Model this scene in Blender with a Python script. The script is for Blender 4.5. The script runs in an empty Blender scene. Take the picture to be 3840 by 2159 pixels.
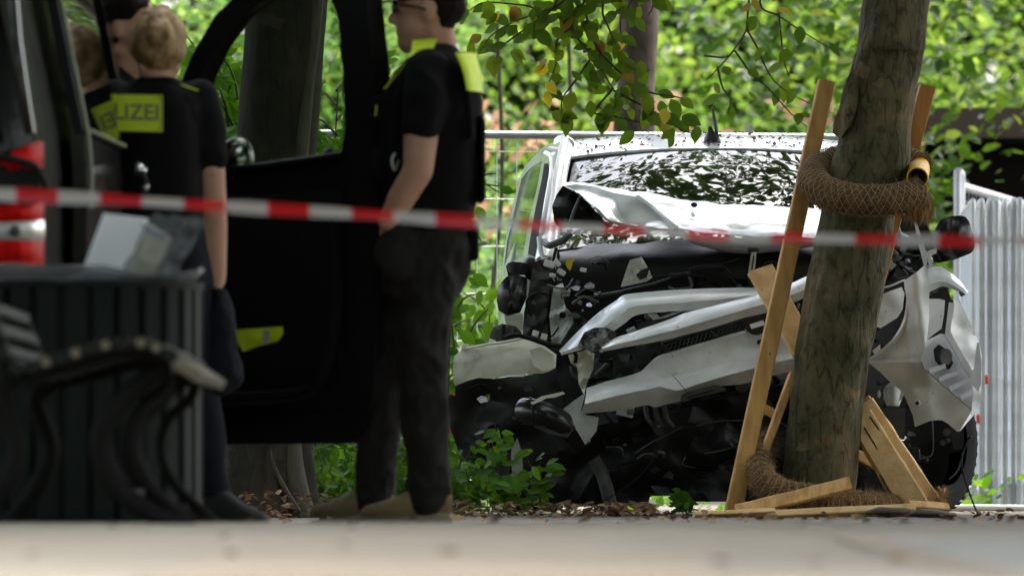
import bpy, bmesh, math, random
import numpy as np
from mathutils import Vector, Matrix, noise, geometry

R = math.radians
rng = random.Random(7)
nrng = np.random.default_rng(11)
sc = bpy.context.scene
C = sc.collection

# ------------------------------------------------------------------ camera
CAM_H = 0.13
FPX = 32000.0          # 300 mm on a 36 mm sensor, 3840 px wide
cam_d = bpy.data.cameras.new('camera')
cam_d.lens = 300.0
cam_d.sensor_width = 36.0
cam_d.shift_y = (1818 - 1079.5) / 3840.0
cam_d.clip_start = 0.5
cam_d.clip_end = 900.0
cam_d.dof.use_dof = True
cam_d.dof.focus_distance = 37.8
cam_d.dof.aperture_fstop = 5.8
cam_d.dof.aperture_blades = 9
cam = bpy.data.objects.new('camera', cam_d)
cam.location = (0, 0, CAM_H)
cam.rotation_euler = (R(90), 0, 0)
C.objects.link(cam)
sc.camera = cam

# ------------------------------------------------------------------ light
SUN_EL, SUN_AZ = 62.0, 55.0       # azimuth counted clockwise from +Y
w = bpy.data.worlds.new('World')
sc.world = w
w.use_nodes = True
wn = w.node_tree
wn.nodes.clear()
sky = wn.nodes.new('ShaderNodeTexSky')
sky.sky_type = 'NISHITA'
sky.sun_disc = False
sky.sun_elevation = R(SUN_EL)
sky.sun_rotation = R(SUN_AZ)
sky.air_density = 1.0
sky.dust_density = 5.0
sky.ozone_density = 1.0
hs = wn.nodes.new('ShaderNodeHueSaturation')
hs.inputs['Saturation'].default_value = 0.5
bg = wn.nodes.new('ShaderNodeBackground')
bg.inputs['Strength'].default_value = 0.15
wo = wn.nodes.new('ShaderNodeOutputWorld')
wn.links.new(sky.outputs[0], hs.inputs['Color'])
wn.links.new(hs.outputs[0], bg.inputs['Color'])
wn.links.new(bg.outputs[0], wo.inputs['Surface'])

sd = bpy.data.lights.new('sun', 'SUN')
sd.energy = 1.5
sd.angle = R(40)
sd.color = (1.0, 0.97, 0.92)
sun = bpy.data.objects.new('sun', sd)
C.objects.link(sun)
sdir = Vector((math.sin(R(SUN_AZ)) * math.cos(R(SUN_EL)), math.cos(R(SUN_AZ)) * math.cos(R(SUN_EL)), math.sin(R(SUN_EL))))
sun.rotation_euler = sdir.to_track_quat('Z', 'Y').to_euler()
sun.location = (0, 30, 30)

sc.view_settings.view_transform = 'Standard'
sc.view_settings.look = 'None'
sc.view_settings.gamma = 1.0
sc.view_settings.exposure = 2.75
sc.view_settings.use_curve_mapping = False
sc.cycles.use_denoising = True
sc.cycles.max_bounces = 10
sc.cycles.transparent_max_bounces = 24
sc.cycles.sample_clamp_indirect = 6.0

# ------------------------------------------------------------------ helpers
def P(x, y, Y):
    """a point of the place at distance Y, from its spot in the 3840 px photograph"""
    return Vector(((x - 1920.0) / FPX * Y, Y, CAM_H + (1818.0 - y) / FPX * Y))

def gz(Y):
    """height of the ground: a slightly crowned pavement in front"""
    return 0.037 * math.exp(-((Y - 21.0) / 4.6) ** 2)

LOC = {}
def link(o, parent, c):
    C.objects.link(o)
    if parent is not None:
        o.parent = parent
        o.location = c - LOC[parent.name]
    else:
        o.location = c
    LOC[o.name] = Vector(c)
    return o

def thing(name, label, cat, loc, group=None):
    o = bpy.data.objects.new(name, None)
    o.empty_display_size = 0.1
    link(o, None, Vector(loc))
    o['label'] = label
    o['category'] = cat
    if group: o['group'] = group
    return o

def tag(o, label=None, cat=None, group=None, kind=None):
    if label: o['label'] = label
    if cat: o['category'] = cat
    if group: o['group'] = group
    if kind: o['kind'] = kind
    return o

def frame(d):
    d = d.normalized()
    a = Vector((0, 0, 1)) if abs(d.z) < 0.9 else Vector((0, 1, 0))
    u = d.cross(a).normalized()
    return u, u.cross(d).normalized()

def smooth_path(pts, k=4):
    """Catmull-Rom through the points"""
    pts = [Vector(p) for p in pts]
    if len(pts) < 3: return pts
    q = [pts[0] * 2 - pts[1]] + pts + [pts[-1] * 2 - pts[-2]]
    out = []
    for i in range(1, len(q) - 2):
        a, b, c, d = q[i - 1:i + 3]
        for j in range(k):
            t = j / k
            out.append(0.5 * ((2 * b) + (c - a) * t + (2 * a - 5 * b + 4 * c - d) * t * t + (3 * b - a - 3 * c + d) * t ** 3))
    out.append(pts[-1])
    return out

class MB:
    def __init__(s):
        s.v, s.f, s.mi = [], [], []
        s.m = 0
    def add(s, vs, fs):
        o = len(s.v)
        s.v.extend(Vector(v) for v in vs)
        s.f.extend([tuple(i + o for i in f) for f in fs])
        s.mi.extend([s.m] * len(fs))
        return s
    def box(s, c, size, M=None, ch=0.0):
        c = Vector(c); M = M or Matrix.Identity(3)
        hx, hy, hz = [q / 2 for q in size]
        if ch <= 0:
            vs = [c + M @ Vector((x * hx, y * hy, z * hz)) for z in (-1, 1) for y in (-1, 1) for x in (-1, 1)]
            return s.add(vs, [(0, 2, 3, 1), (4, 5, 7, 6), (0, 1, 5, 4), (2, 6, 7, 3), (0, 4, 6, 2), (1, 3, 7, 5)])
        # chamfered: octagon profile in XZ swept along Y with shrunken end caps
        rings = []
        for y, k in ((-hy, ch), (-hy + ch, 0), (hy - ch, 0), (hy, ch)):
            ax, az = hx - k, hz - k
            cc = ch
            ring = [(-ax + cc, -az), (ax - cc, -az), (ax, -az + cc), (ax, az - cc), (ax - cc, az), (-ax + cc, az), (-ax, az - cc), (-ax, -az + cc)]
            rings.append([c + M @ Vector((x, y, z)) for x, z in ring])
        return s.rings(rings)
    def rings(s, rings, cap=True, closed=True):
        n = len(rings[0]); o = len(s.v); fs = []
        for r in rings: s.v.extend(Vector(p) for p in r)
        for i in range(len(rings) - 1):
            for j in range(n if closed else n - 1):
                k = (j + 1) % n
                fs.append((o + i * n + j, o + i * n + k, o + (i + 1) * n + k, o + (i + 1) * n + j))
        if cap and closed:
            fs.append(tuple(o + j for j in reversed(range(n))))
            e = o + (len(rings) - 1) * n
            fs.append(tuple(e + j for j in range(n)))
        s.f.extend(fs); s.mi.extend([s.m] * len(fs))
        return s
    def beam(s, p0, p1, wd, th, up=(0, -1, 0), ch=0.004, seg=1, warp=0.0):
        """a plank: wide across, its face turned to `up`"""
        p0, p1 = Vector(p0), Vector(p1); d = (p1 - p0).normalized(); up = Vector(up)
        n = (up - d * up.dot(d)).normalized(); a = d.cross(n).normalized()
        hw, ht = wd / 2, th / 2
        prof = [(-hw + ch, -ht), (hw - ch, -ht), (hw, -ht + ch), (hw, ht - ch), (hw - ch, ht), (-hw + ch, ht), (-hw, ht - ch), (-hw, -ht + ch)]
        rs = []
        for i in range(seg + 1):
            t = i / seg; c = p0.lerp(p1, t) + n * (warp * math.sin(t * 3.1)) 
            rs.append([c + a * x + n * y for x, y in prof])
        return s.rings(rs)
    def tube(s, pts, r, n=8, cap=True):
        pts = [Vector(p) for p in pts]; m = len(pts)
        rr = r if isinstance(r, (list, tuple)) else [r] * m
        d = (pts[1] - pts[0]); u, v = frame(d); rs = []
        for i in range(m):
            t = (pts[min(i + 1, m - 1)] - pts[max(i - 1, 0)])
            if t.length < 1e-9: t = d
            t.normalize()
            u = (u - t * u.dot(t)).normalized(); v = t.cross(u)
            rs.append([pts[i] + (u * math.cos(2 * math.pi * j / n) + v * math.sin(2 * math.pi * j / n)) * rr[i] for j in range(n)])
        return s.rings(rs, cap)
    def capsule(s, p0, p1, r0, r1, n=14, sq=None):
        p0, p1 = Vector(p0), Vector(p1); d = (p1 - p0).normalized()
        pts, rr = [], []
        for k in range(5):
            a = -math.pi / 2 + (k + 0.15) / 4.3 * math.pi / 2
            pts.append(p0 + d * r0 * math.sin(a)); rr.append(r0 * math.cos(a))
        for k in range(5):
            a = (k + 0.15) / 4.3 * math.pi / 2
            pts.append(p1 + d * r1 * math.sin(a)); rr.append(max(r1 * math.cos(a), 1e-4))
        return s.tube(pts, rr, n)
    def ell(s, c, r, M=None, nu=16, nv=10):
        c = Vector(c); M = M or Matrix.Identity(3); rs = []
        for i in range(nv + 1):
            a = -math.pi / 2 + math.pi * (i + 0.02) / (nv + 0.04)
            rs.append([c + M @ Vector((r[0] * math.cos(a) * math.cos(2 * math.pi * j / nu), r[1] * math.cos(a) * math.sin(2 * math.pi * j / nu), r[2] * math.sin(a))) for j in range(nu)])
        return s.rings(rs)
    def lathe(s, prof, c, M=None, n=24, cap=True):
        c = Vector(c); M = M or Matrix.Identity(3)
        return s.rings([[c + M @ Vector((r * math.cos(2 * math.pi * j / n), r * math.sin(2 * math.pi * j / n), z)) for j in range(n)] for r, z in prof], cap)
    def slab(s, rows, th=0.0, ext=None):
        """a sheet of points; th gives it a real thickness away from the viewer"""
        nr, nc = len(rows), len(rows[0])
        rows = [[Vector(p) for p in r] for r in rows]
        fs = [(i * nc + j, i * nc + j + 1, (i + 1) * nc + j + 1, (i + 1) * nc + j) for i in range(nr - 1) for j in range(nc - 1)]
        flat = [p for r in rows for p in r]
        s.add(flat, fs)
        if th:
            bk = []
            for i in range(nr):
                for j in range(nc):
                    du = rows[i][min(j + 1, nc - 1)] - rows[i][max(j - 1, 0)]
                    dv = rows[min(i + 1, nr - 1)][j] - rows[max(i - 1, 0)][j]
                    nn = du.cross(dv)
                    nn = nn.normalized() if nn.length > 1e-12 else Vector((0, 1, 0))
                    bk.append(rows[i][j] - nn * th)
            s.add(bk, [tuple(reversed(f)) for f in fs])
            rim = [i for i in range(nc)] + [i * nc + nc - 1 for i in range(1, nr)] + [(nr - 1) * nc + j for j in range(nc - 2, -1, -1)] + [i * nc for i in range(nr - 2, 0, -1)]
            k = len(rim)
            s.add([flat[i] for i in rim] + [bk[i] for i in rim], [(j, (j + 1) % k, k + (j + 1) % k, k + j) for j in range(k)])
        return s
    def panel(s, outline, depth, th=0.004, step=22, holes=()):
        """a sheet with the given outline (photograph spots); depth(x,y) is its distance; th is its thickness"""
        vs = [Vector(p) for p in outline]; n = len(vs)
        edges = [(i, (i + 1) % n) for i in range(n)]
        def sub(pl):
            out = []
            for i in range(len(pl)):
                a, b = Vector(pl[i]), Vector(pl[(i + 1) % len(pl)])
                k = max(1, int((b - a).length / (step * 1.3)))
                out += [a.lerp(b, t / k) for t in range(k)]
            return out
        loops = [sub(outline)] + [sub(h) for h in holes]
        pts, edges = [], []
        for lp in loops:
            o = len(pts); pts += lp
            edges += [(o + i, o + (i + 1) % len(lp)) for i in range(len(lp))]
        xs = [p.x for p in loops[0]]; ys = [p.y for p in loops[0]]
        def inside(p, lp):
            c = False; j = len(lp) - 1
            for i in range(len(lp)):
                if (lp[i].y > p.y) != (lp[j].y > p.y) and p.x < (lp[j].x - lp[i].x) * (p.y - lp[i].y) / (lp[j].y - lp[i].y) + lp[i].x: c = not c
                j = i
            return c
        x = min(xs) + step * 0.5; row = 0
        y = min(ys) + step * 0.5
        while y < max(ys):
            x = min(xs) + step * (0.5 if row % 2 else 1.0)
            while x < max(xs):
                q = Vector((x, y))
                if inside(q, loops[0]) and min((q - e).length for e in pts[:sum(map(len, loops))]) > step * 0.55: pts.append(q)
                x += step
            y += step * 0.87; row += 1
        r = geometry.delaunay_2d_cdt(pts, edges, [], 0, 1e-5)
        v2, e2, f2 = r[0], r[1], r[2]
        keep = []
        for f in f2:
            c = sum((v2[i] for i in f), Vector((0, 0))) / len(f)
            if inside(c, loops[0]) and not any(inside(c, h) for h in loops[1:]): keep.append(f)
        F = [P(p.x, p.y, depth(p.x, p.y)) for p in v2]
        B = [P(p.x, p.y, depth(p.x, p.y) + th) for p in v2]
        s.add(F, [tuple(reversed(f)) for f in keep])
        s.add(B, keep)
        cnt = {}
        for f in keep:
            for i in range(len(f)):
                a, b = f[i], f[(i + 1) % len(f)]
                cnt.setdefault((min(a, b), max(a, b)), []).append((a, b))
        for kk, l in cnt.items():
            if len(l) == 1:
                a, b = l[0]
                s.add([F[a], F[b], B[b], B[a]], [(0, 3, 2, 1)])
        return s
    def shake(s, amp, freq, seed=0):
        o = Vector((seed * 13.7, seed * 3.1, 5.5))
        for p in s.v:
            p += noise.noise_vector(p * freq + o) * amp
        return s
    def crease(s, amp, freq, seed=0, d=(0, -1, 0.3)):
        """sharp folds, as in buckled sheet metal"""
        o = Vector((seed * 5.1, 2.2, seed * 1.7)); d = Vector(d).normalized()
        for p in s.v:
            p += d * amp * (1.0 - 2.6 * abs(noise.noise(p * freq + o)))
        return s
    def build(s, name, mats, parent=None, sharp=35, smooth=True):
        if not isinstance(mats, (list, tuple)): mats = [mats]
        c = sum(s.v, Vector()) / max(1, len(s.v))
        if parent is None:
            c = Vector((c.x, c.y, min(p.z for p in s.v)))
        me = bpy.data.meshes.new(name)
        me.from_pydata([tuple(p - c) for p in s.v], [], s.f)
        for m in mats: me.materials.append(MAT[m] if isinstance(m, str) else m)
        if any(s.mi): me.polygons.foreach_set('material_index', s.mi)
        if smooth:
            me.polygons.foreach_set('use_smooth', [True] * len(me.polygons))
            me.set_sharp_from_angle(angle=R(sharp))
        me.update()
        o = bpy.data.objects.new(name, me)
        return link(o, parent, c)
    def remesh(s, voxel, iters=3, fac=0.5):
        me = bpy.data.meshes.new('tmp'); me.from_pydata([tuple(p) for p in s.v], [], s.f)
        o = bpy.data.objects.new('tmp', me); C.objects.link(o)
        m = o.modifiers.new('r', 'REMESH'); m.mode = 'VOXEL'; m.voxel_size = voxel
        m2 = o.modifiers.new('s', 'SMOOTH'); m2.factor = fac; m2.iterations = iters
        dg = bpy.context.evaluated_depsgraph_get()
        ev = o.evaluated_get(dg).to_mesh()
        s.v = [Vector(v.co) for v in ev.vertices]
        s.f = [tuple(p.vertices) for p in ev.polygons]
        s.mi = [0] * len(s.f)
        o.evaluated_get(dg).to_mesh_clear()
        bpy.data.objects.remove(o); bpy.data.meshes.remove(me)
        return s

def fast_mesh(name, V, F, mat, parent=None, kind=None):
    """numpy vertices and equal-sided faces into one mesh object"""
    me = bpy.data.meshes.new(name)
    V = np.asarray(V, dtype=np.float32); F = np.asarray(F, dtype=np.int32)
    k = F.shape[1]
    c = V.mean(0)
    if parent is None: c = np.array([c[0], c[1], V[:, 2].min()])
    me.vertices.add(len(V)); me.vertices.foreach_set('co', (V - c).astype(np.float32).ravel())
    me.loops.add(F.size); me.loops.foreach_set('vertex_index', F.ravel())
    me.polygons.add(len(F))
    me.polygons.foreach_set('loop_start', np.arange(0, F.size, k, dtype=np.int32))
    me.polygons.foreach_set('loop_total', np.full(len(F), k, dtype=np.int32))
    me.materials.append(MAT[mat] if isinstance(mat, str) else mat)
    me.update(calc_edges=True)
    o = bpy.data.objects.new(name, me)
    if kind: o['kind'] = kind
    return link(o, parent, Vector([float(q) for q in c]))

# ------------------------------------------------------------------ materials
MAT = {}
def material(name, col, rough=0.6, metal=0.0, coat=0.0, var=None, vscale=6.0, bump=0.0, bscale=40.0, vdetail=4.0, stretch=None, spec=0.5, coat_rough=0.05, ramp=(0.35, 0.7), coord='Object', specks=None):
    m = bpy.data.materials.new(name); m.use_nodes = True
    nt = m.node_tree; b = nt.nodes['Principled BSDF']
    b.inputs['Base Color'].default_value = (*col, 1)
    b.inputs['Roughness'].default_value = rough
    b.inputs['Metallic'].default_value = metal
    b.inputs['Coat Weight'].default_value = coat
    b.inputs['Coat Roughness'].default_value = coat_rough
    b.inputs['Specular IOR Level'].default_value = spec
    tc = nt.nodes.new('ShaderNodeTexCoord'); mp = nt.nodes.new('ShaderNodeMapping')
    nt.links.new(tc.outputs[coord], mp.inputs[0])
    if stretch: mp.inputs['Scale'].default_value = stretch
    if var is not None:
        n = nt.nodes.new('ShaderNodeTexNoise'); n.inputs['Scale'].default_value = vscale; n.inputs['Detail'].default_value = vdetail
        nt.links.new(mp.outputs[0], n.inputs['Vector'])
        cr = nt.nodes.new('ShaderNodeValToRGB')
        cr.color_ramp.elements[0].position, cr.color_ramp.elements[1].position = ramp
        cr.color_ramp.elements[0].color = (*var, 1); cr.color_ramp.elements[1].color = (*col, 1)
        nt.links.new(n.outputs['Fac'], cr.inputs[0]); nt.links.new(cr.outputs[0], b.inputs['Base Color'])
    if specks:        # dirt: spots and drifting smears
        sc1, th1, dcol = specks
        src = b.inputs['Base Color'].links[0].from_socket if b.inputs['Base Color'].is_linked else None
        n = nt.nodes.new('ShaderNodeTexNoise'); n.inputs['Scale'].default_value = sc1; n.inputs['Detail'].default_value = 3
        n2 = nt.nodes.new('ShaderNodeTexNoise'); n2.inputs['Scale'].default_value = sc1 * 0.08; n2.inputs['Detail'].default_value = 5
        nt.links.new(tc.outputs['Object'], n.inputs['Vector']); nt.links.new(tc.outputs['Object'], n2.inputs['Vector'])
        r1 = nt.nodes.new('ShaderNodeValToRGB'); r1.color_ramp.elements[0].position = th1; r1.color_ramp.elements[1].position = th1 + 0.05
        nt.links.new(n.outputs['Fac'], r1.inputs[0])
        r2 = nt.nodes.new('ShaderNodeValToRGB'); r2.color_ramp.elements[0].position = 0.46; r2.color_ramp.elements[1].position = 0.85; r2.color_ramp.elements[1].color = (0.55, 0.55, 0.55, 1)
        nt.links.new(n2.outputs['Fac'], r2.inputs[0])
        mxx = nt.nodes.new('ShaderNodeMath'); mxx.operation = 'MAXIMUM'; nt.links.new(r1.outputs[0], mxx.inputs[0]); nt.links.new(r2.outputs[0], mxx.inputs[1])
        mc = nt.nodes.new('ShaderNodeMixRGB'); mc.inputs[1].default_value = (*col, 1); mc.inputs[2].default_value = (*dcol, 1)
        nt.links.new(mxx.outputs[0], mc.inputs[0])
        if src: nt.links.new(src, mc.inputs[1])
        nt.links.new(mc.outputs[0], b.inputs['Base Color'])
    if bump:
        n = nt.nodes.new('ShaderNodeTexNoise'); n.inputs['Scale'].default_value = bscale; n.inputs['Detail'].default_value = 5
        nt.links.new(mp.outputs[0], n.inputs['Vector'])
        bp = nt.nodes.new('ShaderNodeBump'); bp.inputs['Strength'].default_value = bump; bp.inputs['Distance'].default_value = 0.01
        nt.links.new(n.outputs['Fac'], bp.inputs['Height']); nt.links.new(bp.outputs[0], b.inputs['Normal'])
    MAT[name] = m
    return m

def leaf_material(name, cols, trans=0.45, rough=0.45, tcol=1.25):
    m = bpy.data.materials.new(name); m.use_nodes = True
    nt = m.node_tree; b = nt.nodes['Principled BSDF']; out = nt.nodes['Material Output']
    g = nt.nodes.new('ShaderNodeNewGeometry'); oi = nt.nodes.new('ShaderNodeObjectInfo')
    ad = nt.nodes.new('ShaderNodeMath'); ad.operation = 'ADD'
    fr = nt.nodes.new('ShaderNodeMath'); fr.operation = 'FRACT'
    nt.links.new(g.outputs['Random Per Island'], ad.inputs[0]); nt.links.new(oi.outputs['Random'], ad.inputs[1]); nt.links.new(ad.outputs[0], fr.inputs[0])
    cr = nt.nodes.new('ShaderNodeValToRGB')
    els = cr.color_ramp.elements
    while len(els) < len(cols): els.new(0.5)
    for i, (p, c) in enumerate(cols):
        els[i].position = p; els[i].color = (*c, 1)
    nt.links.new(fr.outputs[0], cr.inputs[0]); nt.links.new(cr.outputs[0], b.inputs['Base Color'])
    b.inputs['Roughness'].default_value = rough; b.inputs['Specular IOR Level'].default_value = 0.12
    tr = nt.nodes.new('ShaderNodeBsdfTranslucent')
    hs_ = nt.nodes.new('ShaderNodeHueSaturation'); hs_.inputs['Value'].default_value = tcol; hs_.inputs['Hue'].default_value = 0.485; hs_.inputs['Saturation'].default_value = 1.05
    nt.links.new(cr.outputs[0], hs_.inputs['Color']); nt.links.new(hs_.outputs[0], tr.inputs['Color'])
    mx = nt.nodes.new('ShaderNodeMixShader'); mx.inputs[0].default_value = trans
    nt.links.new(b.outputs[0], mx.inputs[1]); nt.links.new(tr.outputs[0], mx.inputs[2]); nt.links.new(mx.outputs[0], out.inputs['Surface'])
    MAT[name] = m
    return m

def glass_material(name, tint, opacity_col, refl=1.6, rough=0.02, crack=False, trans=0.6):
    """a thin pane: Fresnel mirror over a tinted see-through layer"""
    m = bpy.data.materials.new(name); m.use_nodes = True
    nt = m.node_tree; nt.nodes.clear()
    out = nt.nodes.new('ShaderNodeOutputMaterial')
    gl = nt.nodes.new('ShaderNodeBsdfGlossy'); gl.inputs['Roughness'].default_value = rough
    tp = nt.nodes.new('ShaderNodeBsdfTransparent'); tp.inputs[0].default_value = (*tint, 1)
    df = nt.nodes.new('ShaderNodeBsdfDiffuse'); df.inputs[0].default_value = (*opacity_col, 1)
    m1 = nt.nodes.new('ShaderNodeMixShader'); m1.inputs[0].default_value = trans
    fr = nt.nodes.new('ShaderNodeFresnel'); fr.inputs[0].default_value = refl
    m2 = nt.nodes.new('ShaderNodeMixShader')
    nt.links.new(df.outputs[0], m1.inputs[1]); nt.links.new(tp.outputs[0], m1.inputs[2])
    ge_ = nt.nodes.new('ShaderNodeNewGeometry'); iv = nt.nodes.new('ShaderNodeMath'); iv.operation = 'SUBTRACT'; iv.inputs[0].default_value = 1.0
    nt.links.new(ge_.outputs['Backfacing'], iv.inputs[1])
    fm = nt.nodes.new('ShaderNodeMath'); fm.operation = 'MULTIPLY'; nt.links.new(fr.outputs[0], fm.inputs[0]); nt.links.new(iv.outputs[0], fm.inputs[1])
    nt.links.new(m1.outputs[0], m2.inputs[1]); nt.links.new(gl.outputs[0], m2.inputs[2]); nt.links.new(fm.outputs[0], m2.inputs[0])
    last = m2
    if crack:
        tc = nt.nodes.new('ShaderNodeTexCoord')
        nz = nt.nodes.new('ShaderNodeTexNoise'); nz.inputs['Scale'].default_value = 5; nz.inputs['Detail'].default_value = 3
        nt.links.new(tc.outputs['Object'], nz.inputs['Vector'])
        # fine crazing
        vo = nt.nodes.new('ShaderNodeTexVoronoi'); vo.feature = 'DISTANCE_TO_EDGE'; vo.inputs['Scale'].default_value = 16
        wv = nt.nodes.new('ShaderNodeVectorMath'); wv.operation = 'ADD'
        ns = nt.nodes.new('ShaderNodeTexNoise'); ns.inputs['Scale'].default_value = 9
        nt.links.new(tc.outputs['Object'], ns.inputs['Vector'])
        sc_ = nt.nodes.new('ShaderNodeVectorMath'); sc_.operation = 'SCALE'; sc_.inputs['Scale'].default_value = 0.12
        nt.links.new(ns.outputs['Color'], sc_.inputs[0]); nt.links.new(tc.outputs['Object'], wv.inputs[0]); nt.links.new(sc_.outputs[0], wv.inputs[1])
        nt.links.new(wv.outputs[0], vo.inputs['Vector'])
        th = nt.nodes.new('ShaderNodeMath'); th.operation = 'LESS_THAN'; th.inputs[1].default_value = 0.018
        nt.links.new(vo.outputs['Distance'], th.inputs[0])
        # where it crazes: around the blow low on one side and patches elsewhere
        mask = nt.nodes.new('ShaderNodeValToRGB'); mask.color_ramp.elements[0].position = 0.55; mask.color_ramp.elements[1].position = 0.68
        nt.links.new(nz.outputs['Fac'], mask.inputs[0])
        ml = nt.nodes.new('ShaderNodeMath'); ml.operation = 'MULTIPLY'
        nt.links.new(th.outputs[0], ml.inputs[0]); nt.links.new(mask.outputs[0], ml.inputs[1])
        ml2 = nt.nodes.new('ShaderNodeMath'); ml2.operation = 'MULTIPLY'; ml2.inputs[1].default_value = 0.55
        nt.links.new(ml.outputs[0], ml2.inputs[0])
        wd = nt.nodes.new('ShaderNodeBsdfDiffuse'); wd.inputs[0].default_value = (0.75, 0.8, 0.8, 1)
        m3 = nt.nodes.new('ShaderNodeMixShader')
        nt.links.new(ml2.outputs[0], m3.inputs[0]); nt.links.new(m2.outputs[0], m3.inputs[1]); nt.links.new(wd.outputs[0], m3.inputs[2])
        last = m3
        # shards lie at slightly different angles
        vc = nt.nodes.new('ShaderNodeTexVoronoi'); vc.inputs['Scale'].default_value = 11
        nt.links.new(wv.outputs[0], vc.inputs['Vector'])
        bp = nt.nodes.new('ShaderNodeBump'); bp.inputs['Strength'].default_value = 0.035; bp.inputs['Distance'].default_value = 0.02
        mm = nt.nodes.new('ShaderNodeMath'); mm.operation = 'MULTIPLY'
        nt.links.new(vc.outputs['Distance'], mm.inputs[0]); nt.links.new(mask.outputs[0], mm.inputs[1])
        nt.links.new(mm.outputs[0], bp.inputs['Height']); nt.links.new(bp.outputs[0], gl.inputs['Normal'])
    nt.links.new(last.outputs[0], out.inputs['Surface'])
    MAT[name] = m
    return m

def bark_material(name, base, dark, light, scale=1.0, bump=0.45, crack=0.34):
    m = bpy.data.materials.new(name); m.use_nodes = True
    nt = m.node_tree; b = nt.nodes['Principled BSDF']; b.inputs['Roughness'].default_value = 0.9; b.inputs['Specular IOR Level'].default_value = 0.2
    tc = nt.nodes.new('ShaderNodeTexCoord'); mp = nt.nodes.new('ShaderNodeMapping'); mp.inputs['Scale'].default_value = (52 * scale, 52 * scale, 15 * scale)
    nt.links.new(tc.outputs['Object'], mp.inputs[0])
    nz = nt.nodes.new('ShaderNodeTexNoise'); nz.inputs['Scale'].default_value = 0.55; nz.inputs['Detail'].default_value = 6
    nt.links.new(mp.outputs[0], nz.inputs['Vector'])
    mx = nt.nodes.new('ShaderNodeMixRGB'); mx.inputs[0].default_value = 0.62; 
    nt.links.new(mp.outputs[0], mx.inputs[1]); nt.links.new(nz.outputs['Color'], mx.inputs[2])
    vo = nt.nodes.new('ShaderNodeTexVoronoi'); vo.feature = 'DISTANCE_TO_EDGE'; vo.inputs['Scale'].default_value = 1.0
    nt.links.new(mx.outputs[0], vo.inputs['Vector'])
    crk = nt.nodes.new('ShaderNodeValToRGB'); crk.color_ramp.elements[0].position = 0.0; crk.color_ramp.elements[1].position = 0.13
    nt.links.new(vo.outputs['Distance'], crk.inputs[0])
    n2 = nt.nodes.new('ShaderNodeTexNoise'); n2.inputs['Scale'].default_value = 5.0; n2.inputs['Detail'].default_value = 6
    nt.links.new(tc.outputs['Object'], n2.inputs['Vector'])
    cr = nt.nodes.new('ShaderNodeValToRGB')
    e = cr.color_ramp.elements; e[0].position = 0.33; e[0].color = (*dark, 1); e[1].position = 0.55; e[1].color = (*base, 1)
    x = e.new(0.70); x.color = (*light, 1)
    nt.links.new(n2.outputs['Fac'], cr.inputs[0])
    # fissures are broken up, and tan plates show where bark has flaked off
    n4 = nt.nodes.new('ShaderNodeTexNoise'); n4.inputs['Scale'].default_value = 16; n4.inputs['Detail'].default_value = 4
    nt.links.new(tc.outputs['Object'], n4.inputs['Vector'])
    mk_ = nt.nodes.new('ShaderNodeValToRGB'); mk_.color_ramp.elements[0].position = 0.40; mk_.color_ramp.elements[1].position = 0.58
    nt.links.new(n4.outputs['Fac'], mk_.inputs[0])
    cm_ = nt.nodes.new('ShaderNodeMath'); cm_.operation = 'MAXIMUM'; nt.links.new(crk.outputs[0], cm_.inputs[0]); nt.links.new(mk_.outputs[0], cm_.inputs[1])
    n5 = nt.nodes.new('ShaderNodeTexNoise'); n5.inputs['Scale'].default_value = 7.5; n5.inputs['Detail'].default_value = 2.5; n5.inputs['Distortion'].default_value = 0.4
    nt.links.new(tc.outputs['Object'], n5.inputs['Vector'])
    pk = nt.nodes.new('ShaderNodeValToRGB'); pk.color_ramp.elements[0].position = 0.635; pk.color_ramp.elements[1].position = 0.66
    nt.links.new(n5.outputs['Fac'], pk.inputs[0])
    pm = nt.nodes.new('ShaderNodeMixRGB'); pm.inputs[2].default_value = (light[0] * 0.95, light[1] * 0.97, light[2] * 0.95, 1)
    nt.links.new(pk.outputs[0], pm.inputs[0]); nt.links.new(cr.outputs[0], pm.inputs[1])
    n6 = nt.nodes.new('ShaderNodeTexNoise'); n6.inputs['Scale'].default_value = 1.0; n6.inputs['Detail'].default_value = 8; n6.inputs['Roughness'].default_value = 0.7
    m6 = nt.nodes.new('ShaderNodeMapping'); m6.inputs['Scale'].default_value = (60, 60, 22); nt.links.new(tc.outputs['Object'], m6.inputs[0]); nt.links.new(m6.outputs[0], n6.inputs['Vector'])
    gr = nt.nodes.new('ShaderNodeValToRGB'); gr.color_ramp.elements[0].position = 0.30; gr.color_ramp.elements[0].color = (0.35, 0.35, 0.35, 1); gr.color_ramp.elements[1].position = 0.60
    nt.links.new(n6.outputs['Fac'], gr.inputs[0])
    gm = nt.nodes.new('ShaderNodeMixRGB'); gm.blend_type = 'MULTIPLY'; gm.inputs[0].default_value = 0.6 if crack > 0.3 else 0.25
    nt.links.new(pm.outputs[0], gm.inputs[1]); nt.links.new(gr.outputs[0], gm.inputs[2])
    m2 = nt.nodes.new('ShaderNodeMixRGB'); m2.blend_type = 'MULTIPLY'; m2.inputs[0].default_value = crack * 1.6
    nt.links.new(gm.outputs[0], m2.inputs[1]); nt.links.new(cm_.outputs[0], m2.inputs[2]); nt.links.new(m2.outputs[0], b.inputs['Base Color'])
    n3 = nt.nodes.new('ShaderNodeTexNoise'); n3.inputs['Scale'].default_value = 60; n3.inputs['Detail'].default_value = 4
    nt.links.new(tc.outputs['Object'], n3.inputs['Vector'])
    ad = nt.nodes.new('ShaderNodeMath'); ad.operation = 'MULTIPLY_ADD'; ad.inputs[1].default_value = 0.9
    nt.links.new(n6.outputs['Fac'], ad.inputs[0]); nt.links.new(cm_.outputs[0], ad.inputs[2])
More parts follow.
